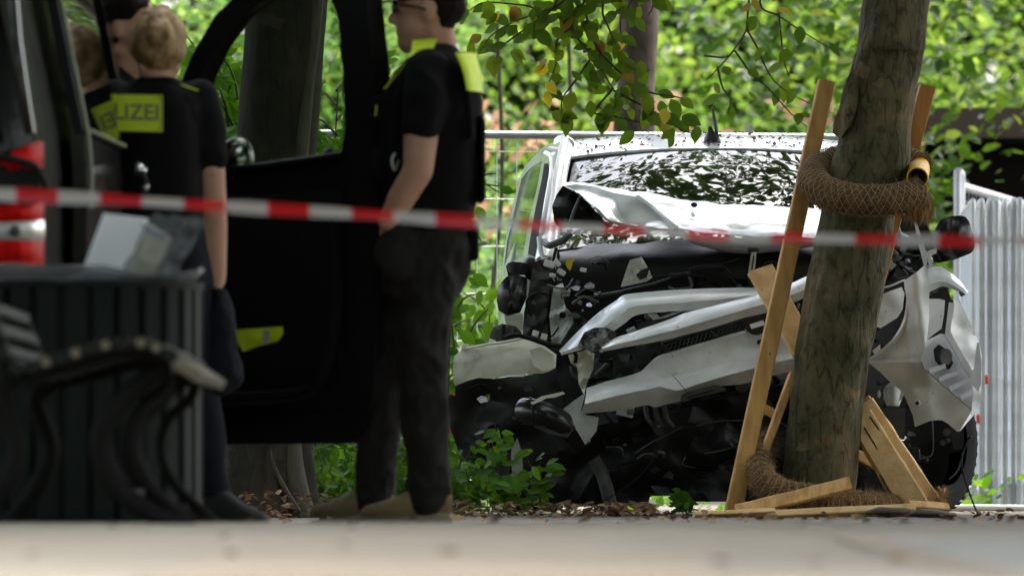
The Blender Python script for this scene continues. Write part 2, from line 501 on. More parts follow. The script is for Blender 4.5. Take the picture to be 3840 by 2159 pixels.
    bp = nt.nodes.new('ShaderNodeBump'); bp.inputs['Strength'].default_value = bump; bp.inputs['Distance'].default_value = 0.012
    nt.links.new(ad.outputs[0], bp.inputs['Height']); nt.links.new(bp.outputs[0], b.inputs['Normal'])
    MAT[name] = m

def wood_material(name, base, dark, axis_scale):
    material(name, base, 0.75, var=dark, vscale=3.0, bump=0.35, bscale=9.0, stretch=axis_scale, vdetail=6, spec=0.25, ramp=(0.3, 0.62), specks=(30, 0.72, (0.09, 0.055, 0.03)))

material('white_paint', (0.78, 0.80, 0.81), 0.28, coat=0.8, var=(0.72, 0.72, 0.69), vscale=5, ramp=(0.25, 0.5), bump=0.02, bscale=5, specks=(55, 0.70, (0.16, 0.13, 0.10)))
material('white_plastic', (0.80, 0.81, 0.80), 0.36, coat=0.4, var=(0.68, 0.68, 0.65), vscale=9, ramp=(0.25, 0.55), specks=(60, 0.69, (0.16, 0.13, 0.10)))
material('raw_plastic', (0.72, 0.73, 0.75), 0.5, var=(0.62, 0.63, 0.65), vscale=9)
material('hood_underside', (0.46, 0.47, 0.44), 0.55, var=(0.36, 0.37, 0.34), vscale=8)
material('scuff', (0.34, 0.34, 0.33), 0.85, var=(0.03, 0.03, 0.03), vscale=26, vdetail=8, ramp=(0.42, 0.58), bump=0.6, bscale=60)
material('headlight_back', (0.82, 0.81, 0.69), 0.45, var=(0.68, 0.67, 0.56), vscale=7, coat=0.1)
material('black_plastic', (0.010, 0.010, 0.011), 0.42, var=(0.017, 0.017, 0.017), vscale=14, spec=0.35, bump=0.15, bscale=30)
material('black_rubber', (0.010, 0.010, 0.010), 0.85, spec=0.15, bump=0.2, bscale=60)
material('black_gloss', (0.008, 0.008, 0.009), 0.22, coat=0.25)
material('dark_metal', (0.09, 0.09, 0.09), 0.45, metal=0.7, var=(0.05, 0.045, 0.04), vscale=10)
material('engine_grey', (0.10, 0.10, 0.095), 0.6, var=(0.035, 0.035, 0.035), vscale=12, bump=0.3, bscale=30)
material('steel', (0.48, 0.48, 0.47), 0.35, metal=0.9, var=(0.30, 0.30, 0.29), vscale=15)
material('galvanised', (0.42, 0.44, 0.46), 0.42, metal=0.5, var=(0.30, 0.32, 0.34), vscale=7)
material('galvanised_new', (0.62, 0.65, 0.67), 0.5, metal=0.15, var=(0.48, 0.51, 0.54), vscale=7)
material('mirror_face', (0.16, 0.18, 0.15), 0.08, metal=1.0)
material('foam', (0.68, 0.68, 0.64), 0.95, var=(0.50, 0.50, 0.46), vscale=14, bump=0.5, bscale=50)
material('yellow_pipe', (0.82, 0.44, 0.01), 0.55, spec=0.2)
material('coir', (0.16, 0.095, 0.045), 0.95, var=(0.095, 0.054, 0.025), vscale=20, bump=1.0, bscale=70, spec=0.1)
material('coir_fibre', (0.32, 0.18, 0.078), 0.9, spec=0.15)
material('net', (0.36, 0.30, 0.22), 0.6)
wood_material('stake_wood', (0.58, 0.33, 0.11), (0.40, 0.20, 0.06), (9, 9, 1.2))
wood_material('stake_wood_old', (0.50, 0.24, 0.07), (0.34, 0.15, 0.04), (9, 9, 1.2))
wood_material('pale_wood', (0.82, 0.55, 0.27), (0.66, 0.40, 0.17), (5, 5, 5))
wood_material('split_wood', (0.74, 0.45, 0.19), (0.46, 0.23, 0.08), (8, 8, 2.0))
material('char', (0.03, 0.02, 0.015), 0.9)
bark_material('bark', (0.118, 0.100, 0.052), (0.062, 0.061, 0.030), (0.19, 0.132, 0.068))
bark_material('bark_brown', (0.060, 0.046, 0.034), (0.036, 0.028, 0.021), (0.10, 0.08, 0.06), scale=0.8, bump=0.3, crack=0.2)
bark_material('bark_smooth', (0.036, 0.031, 0.022), (0.024, 0.021, 0.015), (0.055, 0.047, 0.034), scale=0.8, bump=0.3, crack=0.18)
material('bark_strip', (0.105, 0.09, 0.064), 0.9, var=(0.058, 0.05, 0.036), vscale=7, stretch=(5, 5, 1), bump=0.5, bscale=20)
material('twig', (0.055, 0.042, 0.028), 0.85)
material('van_paint', (0.002, 0.002, 0.0025), 0.2, spec=0.3, coat=0.25, bump=0.01, bscale=3)
material('van_trim', (0.005, 0.005, 0.006), 0.55, spec=0.2)
material('van_inner', (0.006, 0.006, 0.0065), 0.75, spec=0.2, bump=0.2, bscale=60)
material('trim_light', (0.16, 0.20, 0.11), 0.4)
material('chrome', (0.75, 0.75, 0.75), 0.12, metal=1.0)
material('lamp_red', (0.75, 0.007, 0.003), 0.5, spec=0.06, var=(0.42, 0.004, 0.002), vscale=30)
material('lamp_white', (0.55, 0.55, 0.52), 0.15, coat=0.9, var=(0.36, 0.36, 0.33), vscale=40)
material('hivis', (0.72, 0.92, 0.02), 0.6, var=(0.62, 0.82, 0.02), vscale=12)
material('hivis_darker', (0.55, 0.70, 0.03), 0.6)  # a darker yellow for the second back patch
material('grey_tape', (0.45, 0.46, 0.46), 0.5)
material('print_grey', (0.20, 0.23, 0.13), 0.7)
material('vest_black', (0.006, 0.006, 0.0065), 0.9, spec=0.15, bump=0.4, bscale=80)
material('shirt_black', (0.008, 0.008, 0.009), 0.95, spec=0.15, bump=0.3, bscale=25)
material('trousers_black', (0.023, 0.021, 0.019), 0.95, spec=0.15, bump=0.6, bscale=22)
material('trousers_navy', (0.011, 0.013, 0.020), 0.9, spec=0.15, bump=0.3, bscale=18)
material('shoe_tan', (0.24, 0.175, 0.095), 0.85, var=(0.17, 0.12, 0.065), vscale=14)
material('shoe_sole', (0.30, 0.25, 0.17), 0.8)
material('shoe_dark', (0.015, 0.015, 0.018), 0.8)
material('skin', (0.60, 0.36, 0.27), 0.6, spec=0.25, var=(0.50, 0.26, 0.18), vscale=7, ramp=(0.3, 0.65), specks=(40, 0.66, (0.36, 0.17, 0.11)))
material('hair_dark', (0.012, 0.008, 0.006), 0.75, spec=0.12, bump=0.7, bscale=45, stretch=(1, 1, 0.4))
material('hair_blond', (0.50, 0.33, 0.17), 0.6, var=(0.20, 0.115, 0.05), vscale=26, bump=0.9, bscale=40, stretch=(1, 1, 0.5), ramp=(0.36, 0.62))
material('glasses', (0.01, 0.01, 0.012), 0.1, coat=0.5)
material('bin_green', (0.009, 0.014, 0.011), 0.6, spec=0.15, var=(0.005, 0.009, 0.007), vscale=5, bump=0.15, bscale=30)
material('bench_iron', (0.010, 0.009, 0.008), 0.7, spec=0.15, var=(0.006, 0.006, 0.005), vscale=9)
material('bench_green', (0.010, 0.015, 0.012), 0.6, spec=0.15, var=(0.018, 0.020, 0.015), vscale=6)
material('bench_worn', (0.20, 0.17, 0.12), 0.8, var=(0.10, 0.085, 0.055), vscale=12)
material('card_white', (0.86, 0.88, 0.92), 0.7)
material('card_print', (0.84, 0.72, 0.40), 0.7, var=(0.86, 0.80, 0.66), vscale=11)
material('paper_white', (0.82, 0.84, 0.88), 0.6)
material('white_pipe', (0.74, 0.72, 0.62), 0.5)
material('red_plastic', (0.60, 0.05, 0.05), 0.5)
material('soil', (0.075, 0.060, 0.042), 0.95, var=(0.055, 0.042, 0.028), vscale=3, bump=0.6, bscale=20, coord='Object')
material('pavement_stone', (0.315, 0.275, 0.225), 0.9, var=(0.235, 0.205, 0.165), vscale=2.2, bump=0.3, bscale=25)
material('pavement_patch', (0.33, 0.27, 0.205), 0.9, var=(0.27, 0.22, 0.17), vscale=1.5)
material('asphalt', (0.085, 0.082, 0.078), 0.9, var=(0.065, 0.062, 0.058), vscale=2, bump=0.3, bscale=60)
material('kerb', (0.34, 0.33, 0.31), 0.85, var=(0.25, 0.24, 0.22), vscale=6, bump=0.2, bscale=30)
material('concrete', (0.33, 0.32, 0.30), 0.9, var=(0.25, 0.24, 0.225), vscale=6, bump=0.3, bscale=30)
material('shade_black', (0.006, 0.005, 0.004), 1.0, spec=0.0)  # near black, standing in for shade between the trees
glass_material('windscreen_glass', (0.10, 0.13, 0.12), (0.02, 0.025, 0.025), refl=2.1, crack=True, trans=0.75)
glass_material('side_glass', (0.62, 0.72, 0.56), (0.25, 0.28, 0.2), refl=1.7, trans=0.75)
glass_material('van_glass', (0.35, 0.40, 0.34), (0.01, 0.01, 0.01), refl=1.9, trans=0.8)
glass_material('clear_glass', (0.74, 0.80, 0.74), (0.02, 0.02, 0.02), refl=1.35, trans=0.97)
glass_material('clear_film', (0.75, 0.78, 0.80), (0.35, 0.36, 0.37), refl=1.45, rough=0.15, trans=0.7)

leaf_material('leaf_bright', [(0.0, (0.030, 0.072, 0.011)), (0.35, (0.058, 0.125, 0.017)), (0.7, (0.092, 0.165, 0.024)), (1.0, (0.145, 0.20, 0.038))], trans=0.58)
leaf_material('leaf_mint', [(0.0, (0.030, 0.075, 0.018)), (0.5, (0.066, 0.138, 0.034)), (1.0, (0.110, 0.180, 0.050))], trans=0.58)
leaf_material('leaf_green', [(0.0, (0.010, 0.030, 0.004)), (0.5, (0.022, 0.056, 0.006)), (0.85, (0.045, 0.088, 0.010)), (1.0, (0.11, 0.14, 0.025))], trans=0.5)
leaf_material('leaf_maple', [(0.0, (0.035, 0.105, 0.008)), (0.5, (0.055, 0.140, 0.011)), (1.0, (0.085, 0.185, 0.016))], trans=0.55)
leaf_material('leaf_dark', [(0.0, (0.035, 0.082, 0.008)), (0.6, (0.065, 0.125, 0.011)), (0.93, (0.10, 0.15, 0.014)), (1.0, (0.20, 0.13, 0.03))], trans=0.5)
leaf_material('leaf_canopy', [(0.0, (0.035, 0.080, 0.014)), (1.0, (0.085, 0.145, 0.028))], trans=0.35)
leaf_material('leaf_dry', [(0.0, (0.040, 0.026, 0.015)), (0.4, (0.080, 0.048, 0.024)), (0.8, (0.15, 0.090, 0.042)), (1.0, (0.28, 0.20, 0.11))], trans=0.2, rough=0.8)
leaf_material('leaf_peach', [(0.0, (0.22, 0.13, 0.07)), (1.0, (0.30, 0.21, 0.12))], trans=0.4, rough=0.8)
leaf_material('leaf_yellow', [(0.0, (0.42, 0.36, 0.03)), (1.0, (0.50, 0.42, 0.05))], trans=0.4)

# barrier tape: thin film, half see-through, printed in red and white blocks
def tape_material():
    m = bpy.data.materials.new('barrier_film'); m.use_nodes = True
    nt = m.node_tree; b = nt.nodes['Principled BSDF']; out = nt.nodes['Material Output']
    at = nt.nodes.new('ShaderNodeAttribute'); at.attribute_name = 'along'
    fr = nt.nodes.new('ShaderNodeMath'); fr.operation = 'FRACT'
    nt.links.new(at.outputs['Fac'], fr.inputs[0])
    lt = nt.nodes.new('ShaderNodeMath'); lt.operation = 'LESS_THAN'; lt.inputs[1].default_value = 0.5
    nt.links.new(fr.outputs[0], lt.inputs[0])
    mx = nt.nodes.new('ShaderNodeMixRGB'); mx.inputs[1].default_value = (0.50, 0.48, 0.47, 1); mx.inputs[2].default_value = (0.58, 0.003, 0.008, 1)
    nt.links.new(lt.outputs[0], mx.inputs[0]); nt.links.new(mx.outputs[0], b.inputs['Base Color'])
    b.inputs['Roughness'].default_value = 0.35
    tr = nt.nodes.new('ShaderNodeBsdfTranslucent'); nt.links.new(mx.outputs[0], tr.inputs[0])
    m1 = nt.nodes.new('ShaderNodeMixShader'); m1.inputs[0].default_value = 0.35
    nt.links.new(b.outputs[0], m1.inputs[1]); nt.links.new(tr.outputs[0], m1.inputs[2])
    tp = nt.nodes.new('ShaderNodeBsdfTransparent')
    m2 = nt.nodes.new('ShaderNodeMixShader'); m2.inputs[0].default_value = 0.25
    nt.links.new(m1.outputs[0], m2.inputs[1]); nt.links.new(tp.outputs[0], m2.inputs[2]); nt.links.new(m2.outputs[0], out.inputs['Surface'])
    MAT['barrier_film'] = m
tape_material()

# ------------------------------------------------------------------ ground
def ground_sheet(name, x0, x1, ys, dz, mat, nx=2):
    mb = MB(); rows = []
    for Y in ys:
        rows.append([Vector((x0 + (x1 - x0) * i / nx, Y, gz(Y) + dz)) for i in range(nx + 1)])
    o_rows = rows
    n = nx + 1
    mb.add([p for r in o_rows for p in r], [(i * n + j, i * n + j + 1, (i + 1) * n + j + 1, (i + 1) * n + j) for i in range(len(ys) - 1) for j in range(nx)])
    o = mb.build(name, mat)
    o['kind'] = 'structure'
    return o
gys = [-300, -60, -10] + [i * 0.75 for i in range(0, 41)] + [33, 40, 50, 70, 120, 300]
ground_sheet('ground', -300, 300, gys, -0.006, 'soil', 6)
ground_sheet('pavement', -60, 60, [-40, -10] + [i * 0.7 for i in range(0, 40)] + [28.0], 0.0, 'pavement_stone', 4)
# dark asphalt patch with a pale slab edge, right front
ap = MB()
def strip_sheet(name, x0, x1, y0, y1, dz, mat):
    n = int((y1 - y0) / 0.25) + 1; mb = MB()
    mb.add([Vector((x, y0 + (y1 - y0) * i / (n - 1), gz(y0 + (y1 - y0) * i / (n - 1)) + dz)) for i in range(n) for x in (x0, x1)], [(2 * i, 2 * i + 1, 2 * i + 3, 2 * i + 2) for i in range(n - 1)])
    mb.build(name, mat)['kind'] = 'structure'
strip_sheet('gutter', 0.66, 0.74, 11.0, 17.6, 0.004, 'pavement_patch')
strip_sheet('concrete_slab', 0.745, 5.0, 11.0, 17.6, 0.005, 'concrete')
strip_sheet('patched_paving', -0.5, 0.3, 11.0, 14.6, 0.004, 'pavement_patch')

# ------------------------------------------------------------------ leaves
KITE_V = np.array([(0, 0, 0), (0.28, 0.27, 0.06), (0.72, 0.22, 0.03), (1, 0, -0.05), (0.72, -0.22, 0.03), (0.28, -0.27, 0.06)], dtype=np.float32)
KITE_F = np.array([(0, 1, 2, 3), (0, 3, 4, 5)], dtype=np.int32)
OV = [(0, 0, 0), (0.35, 0, 0), (0.7, 0, -0.01), (1.0, 0, -0.05), (0.18, 0.22, 0.05), (0.5, 0.29, 0.07), (0.82, 0.13, 0.02), (0.18, -0.22, 0.05), (0.5, -0.29, 0.07), (0.82, -0.13, 0.02)]
OVATE_V = np.array(OV, dtype=np.float32)
OVATE_F4 = [(0, 4, 5, 1), (1, 5, 6, 2), (0, 1, 8, 7), (1, 2, 9, 8), (2, 6, 3, 3), (2, 3, 9, 9)]

def rand_rot(n, up=0.6):
    """random frames: leaf normal leaning to +Z by `up`"""
    nrm = nrng.normal(size=(n, 3)); nrm /= np.linalg.norm(nrm, axis=1, keepdims=True)
    nrm[:, 2] = np.abs(nrm[:, 2]); nrm = nrm * (1 - up) + np.array([0, 0, 1.0]) * up
    nrm /= np.linalg.norm(nrm, axis=1, keepdims=True)
    t = nrng.normal(size=(n, 3)); t -= nrm * (t * nrm).sum(1, keepdims=True); t /= np.linalg.norm(t, axis=1, keepdims=True)
    return t, np.cross(nrm, t), nrm

def leafcloud(cen, size, up=0.4, tv=KITE_V, tf=KITE_F):
    cen = np.asarray(cen, dtype=np.float32); n = len(cen); k = len(tv)
    t, b, nr = rand_rot(n, up)
    s = np.asarray(size, dtype=np.float32).reshape(-1, 1, 1) * np.ones((n, 1, 1), dtype=np.float32)
    V = cen[:, None, :] + s * (tv[None, :, 0:1] * t[:, None, :] + tv[None, :, 1:2] * b[:, None, :] + tv[None, :, 2:3] * nr[:, None, :])
    F = tf[None, :, :] + (np.arange(n) * k)[:, None, None]
    return V.reshape(-1, 3), F.reshape(-1, tf.shape[1])

def clumps(n_clump, per, sampler, sig, gaps=0.0):
    cs = sampler(n_clump)
    if gaps:      # leave hollows so that darker depth shows between the leaf masses
        keep = np.array([noise.noise(Vector((c[0] * gaps, c[1] * gaps * 0.4, c[2] * gaps * 1.2))) > -0.24 for c in cs])
        cs = cs[keep]; n_clump = len(cs)
    pts = np.repeat(cs, per, axis=0) + nrng.normal(size=(n_clump * per, 3)) * np.asarray(sig)
    return pts

def in_ellipsoid(c, r, shell=0.45):
    def f(n):
        d = nrng.normal(size=(n, 3)); d /= np.linalg.norm(d, axis=1, keepdims=True)
        q = (shell + (1 - shell) * nrng.random((n, 1))) ** 0.6
        return np.array(c) + d * q * np.array(r)
    return f

def in_box(lo, hi):
    lo, hi = np.array(lo), np.array(hi)
    return lambda n: lo + nrng.random((n, 3)) * (hi - lo)

def trunk_tube(mb, pts, rads, n=48, rough=0.010, freq=9.0, seed=0, ridge=0.0):
    pts = smooth_path(pts, 10); m = len(pts)
    rs = []
    for i, p in enumerate(pts):
        t = i / (m - 1) * (len(rads) - 1); k = min(int(t), len(rads) - 2); r = rads[k] + (rads[k + 1] - rads[k]) * (t - k)
        ring = []
        for j in range(n):
            a = 2 * math.pi * j / n
            q = Vector((p.x + math.cos(a) * r, p.y + math.sin(a) * r, p.z))
            d = noise.noise(Vector((q.x * freq, q.y * freq, q.z * freq * 0.35)) + Vector((seed, 0, 0))) * rough
            d += noise.noise(Vector((math.cos(a) * 1.6, math.sin(a) * 1.6, p.z * 1.1 + seed))) * r * 0.10
            if ridge: d += ridge * r * (math.sin(a * 5 + seed) * math.exp(-max(0, p.z) * 3.0))
            ring.append(q + Vector((math.cos(a), math.sin(a), 0)) * d)
        rs.append(ring)
    return mb.rings(rs)

def crown(name, parent, c, r, n_clump, per, leaf, mat, sig=0.45, up=0.35, shell=0.3):
    pts = clumps(n_clump, per, in_ellipsoid(c, r, shell), (sig, sig, sig * 0.55))
    V, F = leafcloud(pts, leaf * (0.7 + 0.6 * nrng.random(len(pts))), up)
    return fast_mesh(name, V, F, mat, parent, kind='stuff')

def limbs(parent, base, c, r, n, r0, seed):
    g = random.Random(seed)
    for i in range(n):
        a = 2 * math.pi * (i + g.random() * 0.6) / n
        e = Vector(c) + Vector((math.cos(a) * r[0] * 0.75, math.sin(a) * r[1] * 0.75, r[2] * (g.random() * 0.9 - 0.2)))
        m1 = Vector(base).lerp(e, 0.45) + Vector((g.uniform(-.3, .3), g.uniform(-.3, .3), 0.5))
        pts = smooth_path([base, m1, e], 5)
        MB().tube(pts, [r0 * (1 - 0.85 * k / (len(pts) - 1)) for k in range(len(pts))], 8).build('limb', 'bark_smooth', parent)

# --- the plane tree that was struck, in front of the wreck
TY = 36.9
tree = thing('plane_tree', 'leaning plane tree with flaking bark and coir ring in front of the wrecked van', 'tree', P(3070, 1925, TY))
mb = MB()
ctr = [(3068, 1935), (3072, 1828), (3100, 1480), (3135, 1240), (3187, 950), (3222, 770), (3263, 600), (3288, 430), (3325, 230), (3360, 0)]
path = [P(x, y, TY) for x, y in ctr]
top = path[-1] + Vector((0.18, 0.25, 1.6)); top2 = top + Vector((0.12, 0.25, 2.2))
def half(x): return x / FPX * TY / 2
trunk_tube(mb, path + [top, top2], [half(292), half(286), half(278), half(280), half(288), half(272), half(290), half(262), half(264), half(258), 0.13, 0.10], n=120, rough=0.011, freq=22, seed=3)
trunk = mb.build('trunk', 'bark', tree, sharp=60)
mainc = (top2.x - 0.2, top2.y + 1.4, 7.9)
limbs(tree, top2 - Vector((0, 0, 0.3)), mainc, (4.5, 5.0, 2.0), 7, 0.075, 5)
crown('crown', tree, mainc, (4.6, 5.4, 2.5), 900, 13, 0.15, 'leaf_canopy', sig=0.34)
# raised bark edge on the left of the trunk, seen over the ring
MB().panel([(3196, 250), (3220, 300), (3214, 400), (3190, 470), (3150, 520), (3122, 500), (3126, 460), (3146, 410), (3160, 340), (3180, 290)], lambda x, y: 36.765 + 0.03 * noise.noise(Vector((x * .03, y * .02, 1))) + max(0, (3180 - x)) * 0.0016, 0.02, step=12).build('bark_flake', 'bark', tree, sharp=60)

# --- big straight trunk behind the van door
T2 = 36.0
tree2 = thing('park_tree', 'thick straight tree trunk seen through the open van door window', 'tree', P(1000, 1925, T2))
mb = MB()
path = [P(x, y, T2) for x, y in [(990, 1945), (998, 1860), (1003, 1700), (1015, 1300), (1028, 800), (1045, 400), (1068, 40), (1080, -250)]]
mb = trunk_tube(mb, path + [path[-1] + Vector((0.1, 0, 2.0)), path[-1] + Vector((0.2, 0.1, 4.0))], [half(400) * .98, half(345) * .98, half(312), half(300), half(285), half(292), half(300), half(290), 0.13, 0.11], n=64, rough=0.006, freq=8, seed=9, ridge=0.12)
mb.build('trunk', 'bark_smooth', tree2, sharp=60)
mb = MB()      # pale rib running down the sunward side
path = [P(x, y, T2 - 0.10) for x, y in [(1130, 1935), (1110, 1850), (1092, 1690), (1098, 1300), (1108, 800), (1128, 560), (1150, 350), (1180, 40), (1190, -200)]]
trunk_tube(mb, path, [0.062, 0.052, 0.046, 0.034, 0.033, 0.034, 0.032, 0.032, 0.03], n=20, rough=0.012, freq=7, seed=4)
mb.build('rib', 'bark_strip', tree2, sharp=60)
mb = MB()      # torn bark near the foot
path = [P(x, y, T2 - 0.17) for x, y in [(1010, 1680), (1022, 1740), (1050, 1800), (1085, 1860), (1120, 1915)]]
mb.tube(smooth_path(path, 3), 0.012, 6)
mb.build('rib', 'bark_strip', tree2)
c2 = (path[-1].x - 1.2, T2 + 0.5, 8.0)
crown('crown', tree2, c2, (5.0, 4.8, 2.4), 620, 12, 0.17, 'leaf_canopy', sig=0.4)

# --- thinner trunk behind the wreck
T3 = 47.0
tree3 = thing('young_tree', 'slim brown tree trunk standing behind the wrecked van roof', 'tree', P(2378, 1900, T3))
path = [P(x, y, T3) for x, y in [(2372, 1905), (2376, 1200), (2380, 760), (2376, 505), (2382, 380), (2392, 200), (2394, 40), (2400, -300)]]
mb = MB(); h3 = lambda q: q / FPX * T3 / 2
trunk_tube(mb, path + [path[-1] + Vector((0.1, 0, 2.5))], [h3(200), h3(170), h3(165), h3(166), h3(150), h3(142), h3(146), h3(140), 0.08], n=40, rough=0.010, freq=8, seed=21)
mb.build('trunk', 'bark_brown', tree3, sharp=60)
crown('crown', tree3, (path[-1].x + 0.4, T3 - 1.6, 7.0), (4.2, 5.0, 2.3), 280, 13, 0.17, 'leaf_canopy', sig=0.36)

# --- trees added out of the picture so that their crowns shade the scene
near = [(-8.2, 33.0, 5.4, 'unseen tree added to shade the parked van from the left'),
        (-5.6, 21.0, 5.4, 'added shade tree beside the waste bin, left of the picture'),
        (4.9, 26.5, 5.4, 'added shade tree over the pavement, right of the picture'),
        (7.3, 38.6, 4.6, 'added shade tree standing far right of the wreck'),
        (7.4, 16.5, 5.2, 'added shade tree over the near pavement, right of the viewer'),
        (-9.4, 9.5, 5.0, 'added shade tree over the near pavement, left of the viewer'),
        (7.0, 3.0, 5.4, 'added shade tree just behind the viewer on the right'),
        (-5.8, -2.5, 5.4, 'added shade tree behind the viewer on the left'),
        (3.0, -8.0, 5.6, 'added shade tree far behind the viewer')]
for i, (x, y, rr, lab) in enumerate(near):
    t = thing('shade_tree', lab, 'tree', (x, y, gz(y)), 'trees added out of view for shade')
    mb = MB(); trunk_tube(mb, [(x, y, -0.05), (x + .05, y, 1.5), (x, y + .1, 3.2), (x + .1, y, 5.2), (x, y, 7.4)], [0.26, 0.20, 0.18, 0.16, 0.10], n=28, rough=0.012, freq=8, seed=i + 30)
    mb.build('trunk', 'bark_smooth', t, sharp=60)
    limbs(t, (x, y, 4.6), (x, y, 7.2), (rr, rr, 1.6), 6, 0.07, 60 + i)
    crown('crown', t, (x, y, 7.4), (rr + 1.2, rr + 1.2, 2.4), 1150, 12, 0.37, 'leaf_canopy', sig=0.6)

# ------------------------------------------------------------------ woodland behind
def mass(name, mat, label, cat, parts, leaf, up=0.3, kind='stuff', gaps=0.0):
    pts = np.concatenate([clumps(nc, per, smp, sig, gaps) for nc, per, smp, sig in parts])
    pts[:, 2] = np.maximum(pts[:, 2], 0.02)
    V, F = leafcloud(pts, leaf * (0.65 + 0.7 * nrng.random(len(pts))), up)
    o = fast_mesh(name, V, F, mat); tag(o, label, cat, kind=kind)
    return o
mass('far_wood', 'leaf_green', 'far wood closing off the park behind everything', 'wood',
     [(8600, 12, in_box((-38, 110, 0), (40, 124, 19)), (0.8, 0.9, 0.6))], 0.55, up=0.15)
mass('wood_edge', 'leaf_bright', 'sunlit mass of pale green foliage behind the fence', 'foliage',
     [(1900, 26, in_box((-13, 79, 0.0), (5.4, 95, 6.5)), (0.40, 0.6, 0.26)), (1100, 22, in_box((-13, 86, 4.4), (13, 100, 12.5)), (0.5, 0.6, 0.35))], 0.125, up=0.3, gaps=0.6)
mass('mint_shrubs', 'leaf_mint', 'cool mint green shrubs low behind the wire fence', 'shrubs',
     [(1000, 24, in_box((-10.5, 66.0, 0.0), (1.9, 74, 2.45)), (0.24, 0.3, 0.14)), (430, 24, in_box((-10.5, 68.0, 2.1), (-0.5, 77, 4.7)), (0.3, 0.3, 0.2))], 0.112, up=0.35, gaps=0.6)
mass('lime_foliage', 'leaf_green', 'hanging lime tree foliage in the upper right background', 'foliage',
     [(260, 15, in_box((1.5, 58.5, 2.45), (2.9, 64, 7.0)), (0.24, 0.3, 0.17)), (900, 15, in_box((2.9, 58.5, 2.72), (10.5, 64, 7.0)), (0.24, 0.3, 0.13)), (330, 15, in_box((4.6, 58, 1.75), (10.5, 63, 3.0)), (0.25, 0.3, 0.14)), (60, 12, in_box((2.6, 62, 1.5), (3.2, 64, 2.6)), (0.12, 0.2, 0.12))], 0.115, up=0.3, gaps=0.75)
mass('dry_shrub', 'leaf_peach', 'patches of dry peach coloured leaves behind the van roof', 'shrub',
     [(30, 9, in_box((-0.7, 62.0, 2.1), (3.0, 63.0, 2.95)), (0.11, 0.15, 0.05))], 0.13, up=0.3)
mass('yellow_shrub', 'leaf_bright', 'low yellow green bushes at the wood edge on the right', 'shrubs',
     [(420, 14, in_box((2.3, 63.5, 0.0), (10.0, 65.2, 1.95)), (0.3, 0.3, 0.17))], 0.15, up=0.3)

mass('blocker_hedge', 'leaf_canopy', 'unseen hedge added behind and beside the viewer to block low sky light', 'hedge',
     [(1700, 12, in_box((-26, -30, 0), (26, -24, 5.5)), (0.7, 0.6, 0.6)), (1500, 12, in_box((-19, -20, 0), (-14, 36, 8.5)), (0.7, 0.8, 0.6)), (1500, 12, in_box((14, -20, 0), (19, 36, 8.5)), (0.7, 0.8, 0.6))], 0.42, up=0.15)  # leaf masses added out of view to cut low light on the scene
# shaded gap among the trees, upper right, put in as a black block
recess = MB(); recess.box((3.72, 66.0, 1.40), (1.15, 1.2, 2.8), ch=0.03)
hb = thing('shade_block', 'dark shed among trees in the right background, its shade put in as a black block', 'hollow', (3.72, 66.0, 0))
recess.build('block_body', 'shade_black', hb)
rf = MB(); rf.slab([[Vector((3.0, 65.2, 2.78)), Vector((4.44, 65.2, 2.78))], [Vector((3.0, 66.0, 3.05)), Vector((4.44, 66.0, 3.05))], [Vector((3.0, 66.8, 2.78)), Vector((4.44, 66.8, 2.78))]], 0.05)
rf.build('roof', 'shade_black', hb)  # sloping top of the block that stands in for shade

stems = [(2125, 100), (1865, 300)]
for i, (x, y0) in enumerate(stems):
    t = thing('sapling', ['thin sapling stem in the background above the van pillar', 'thin sapling stem in the background beside the officer'][i], 'sapling', P(x, 1890, 53), 'thin stems in the wood edge')
    MB().tube(smooth_path([P(x + 6, 1890, 53), P(x - 30, 1300, 53), P(x + 18, 700, 53), P(x, y0 - 200, 53)], 4), 0.013, 8).build('stem', 'bark_smooth', t)

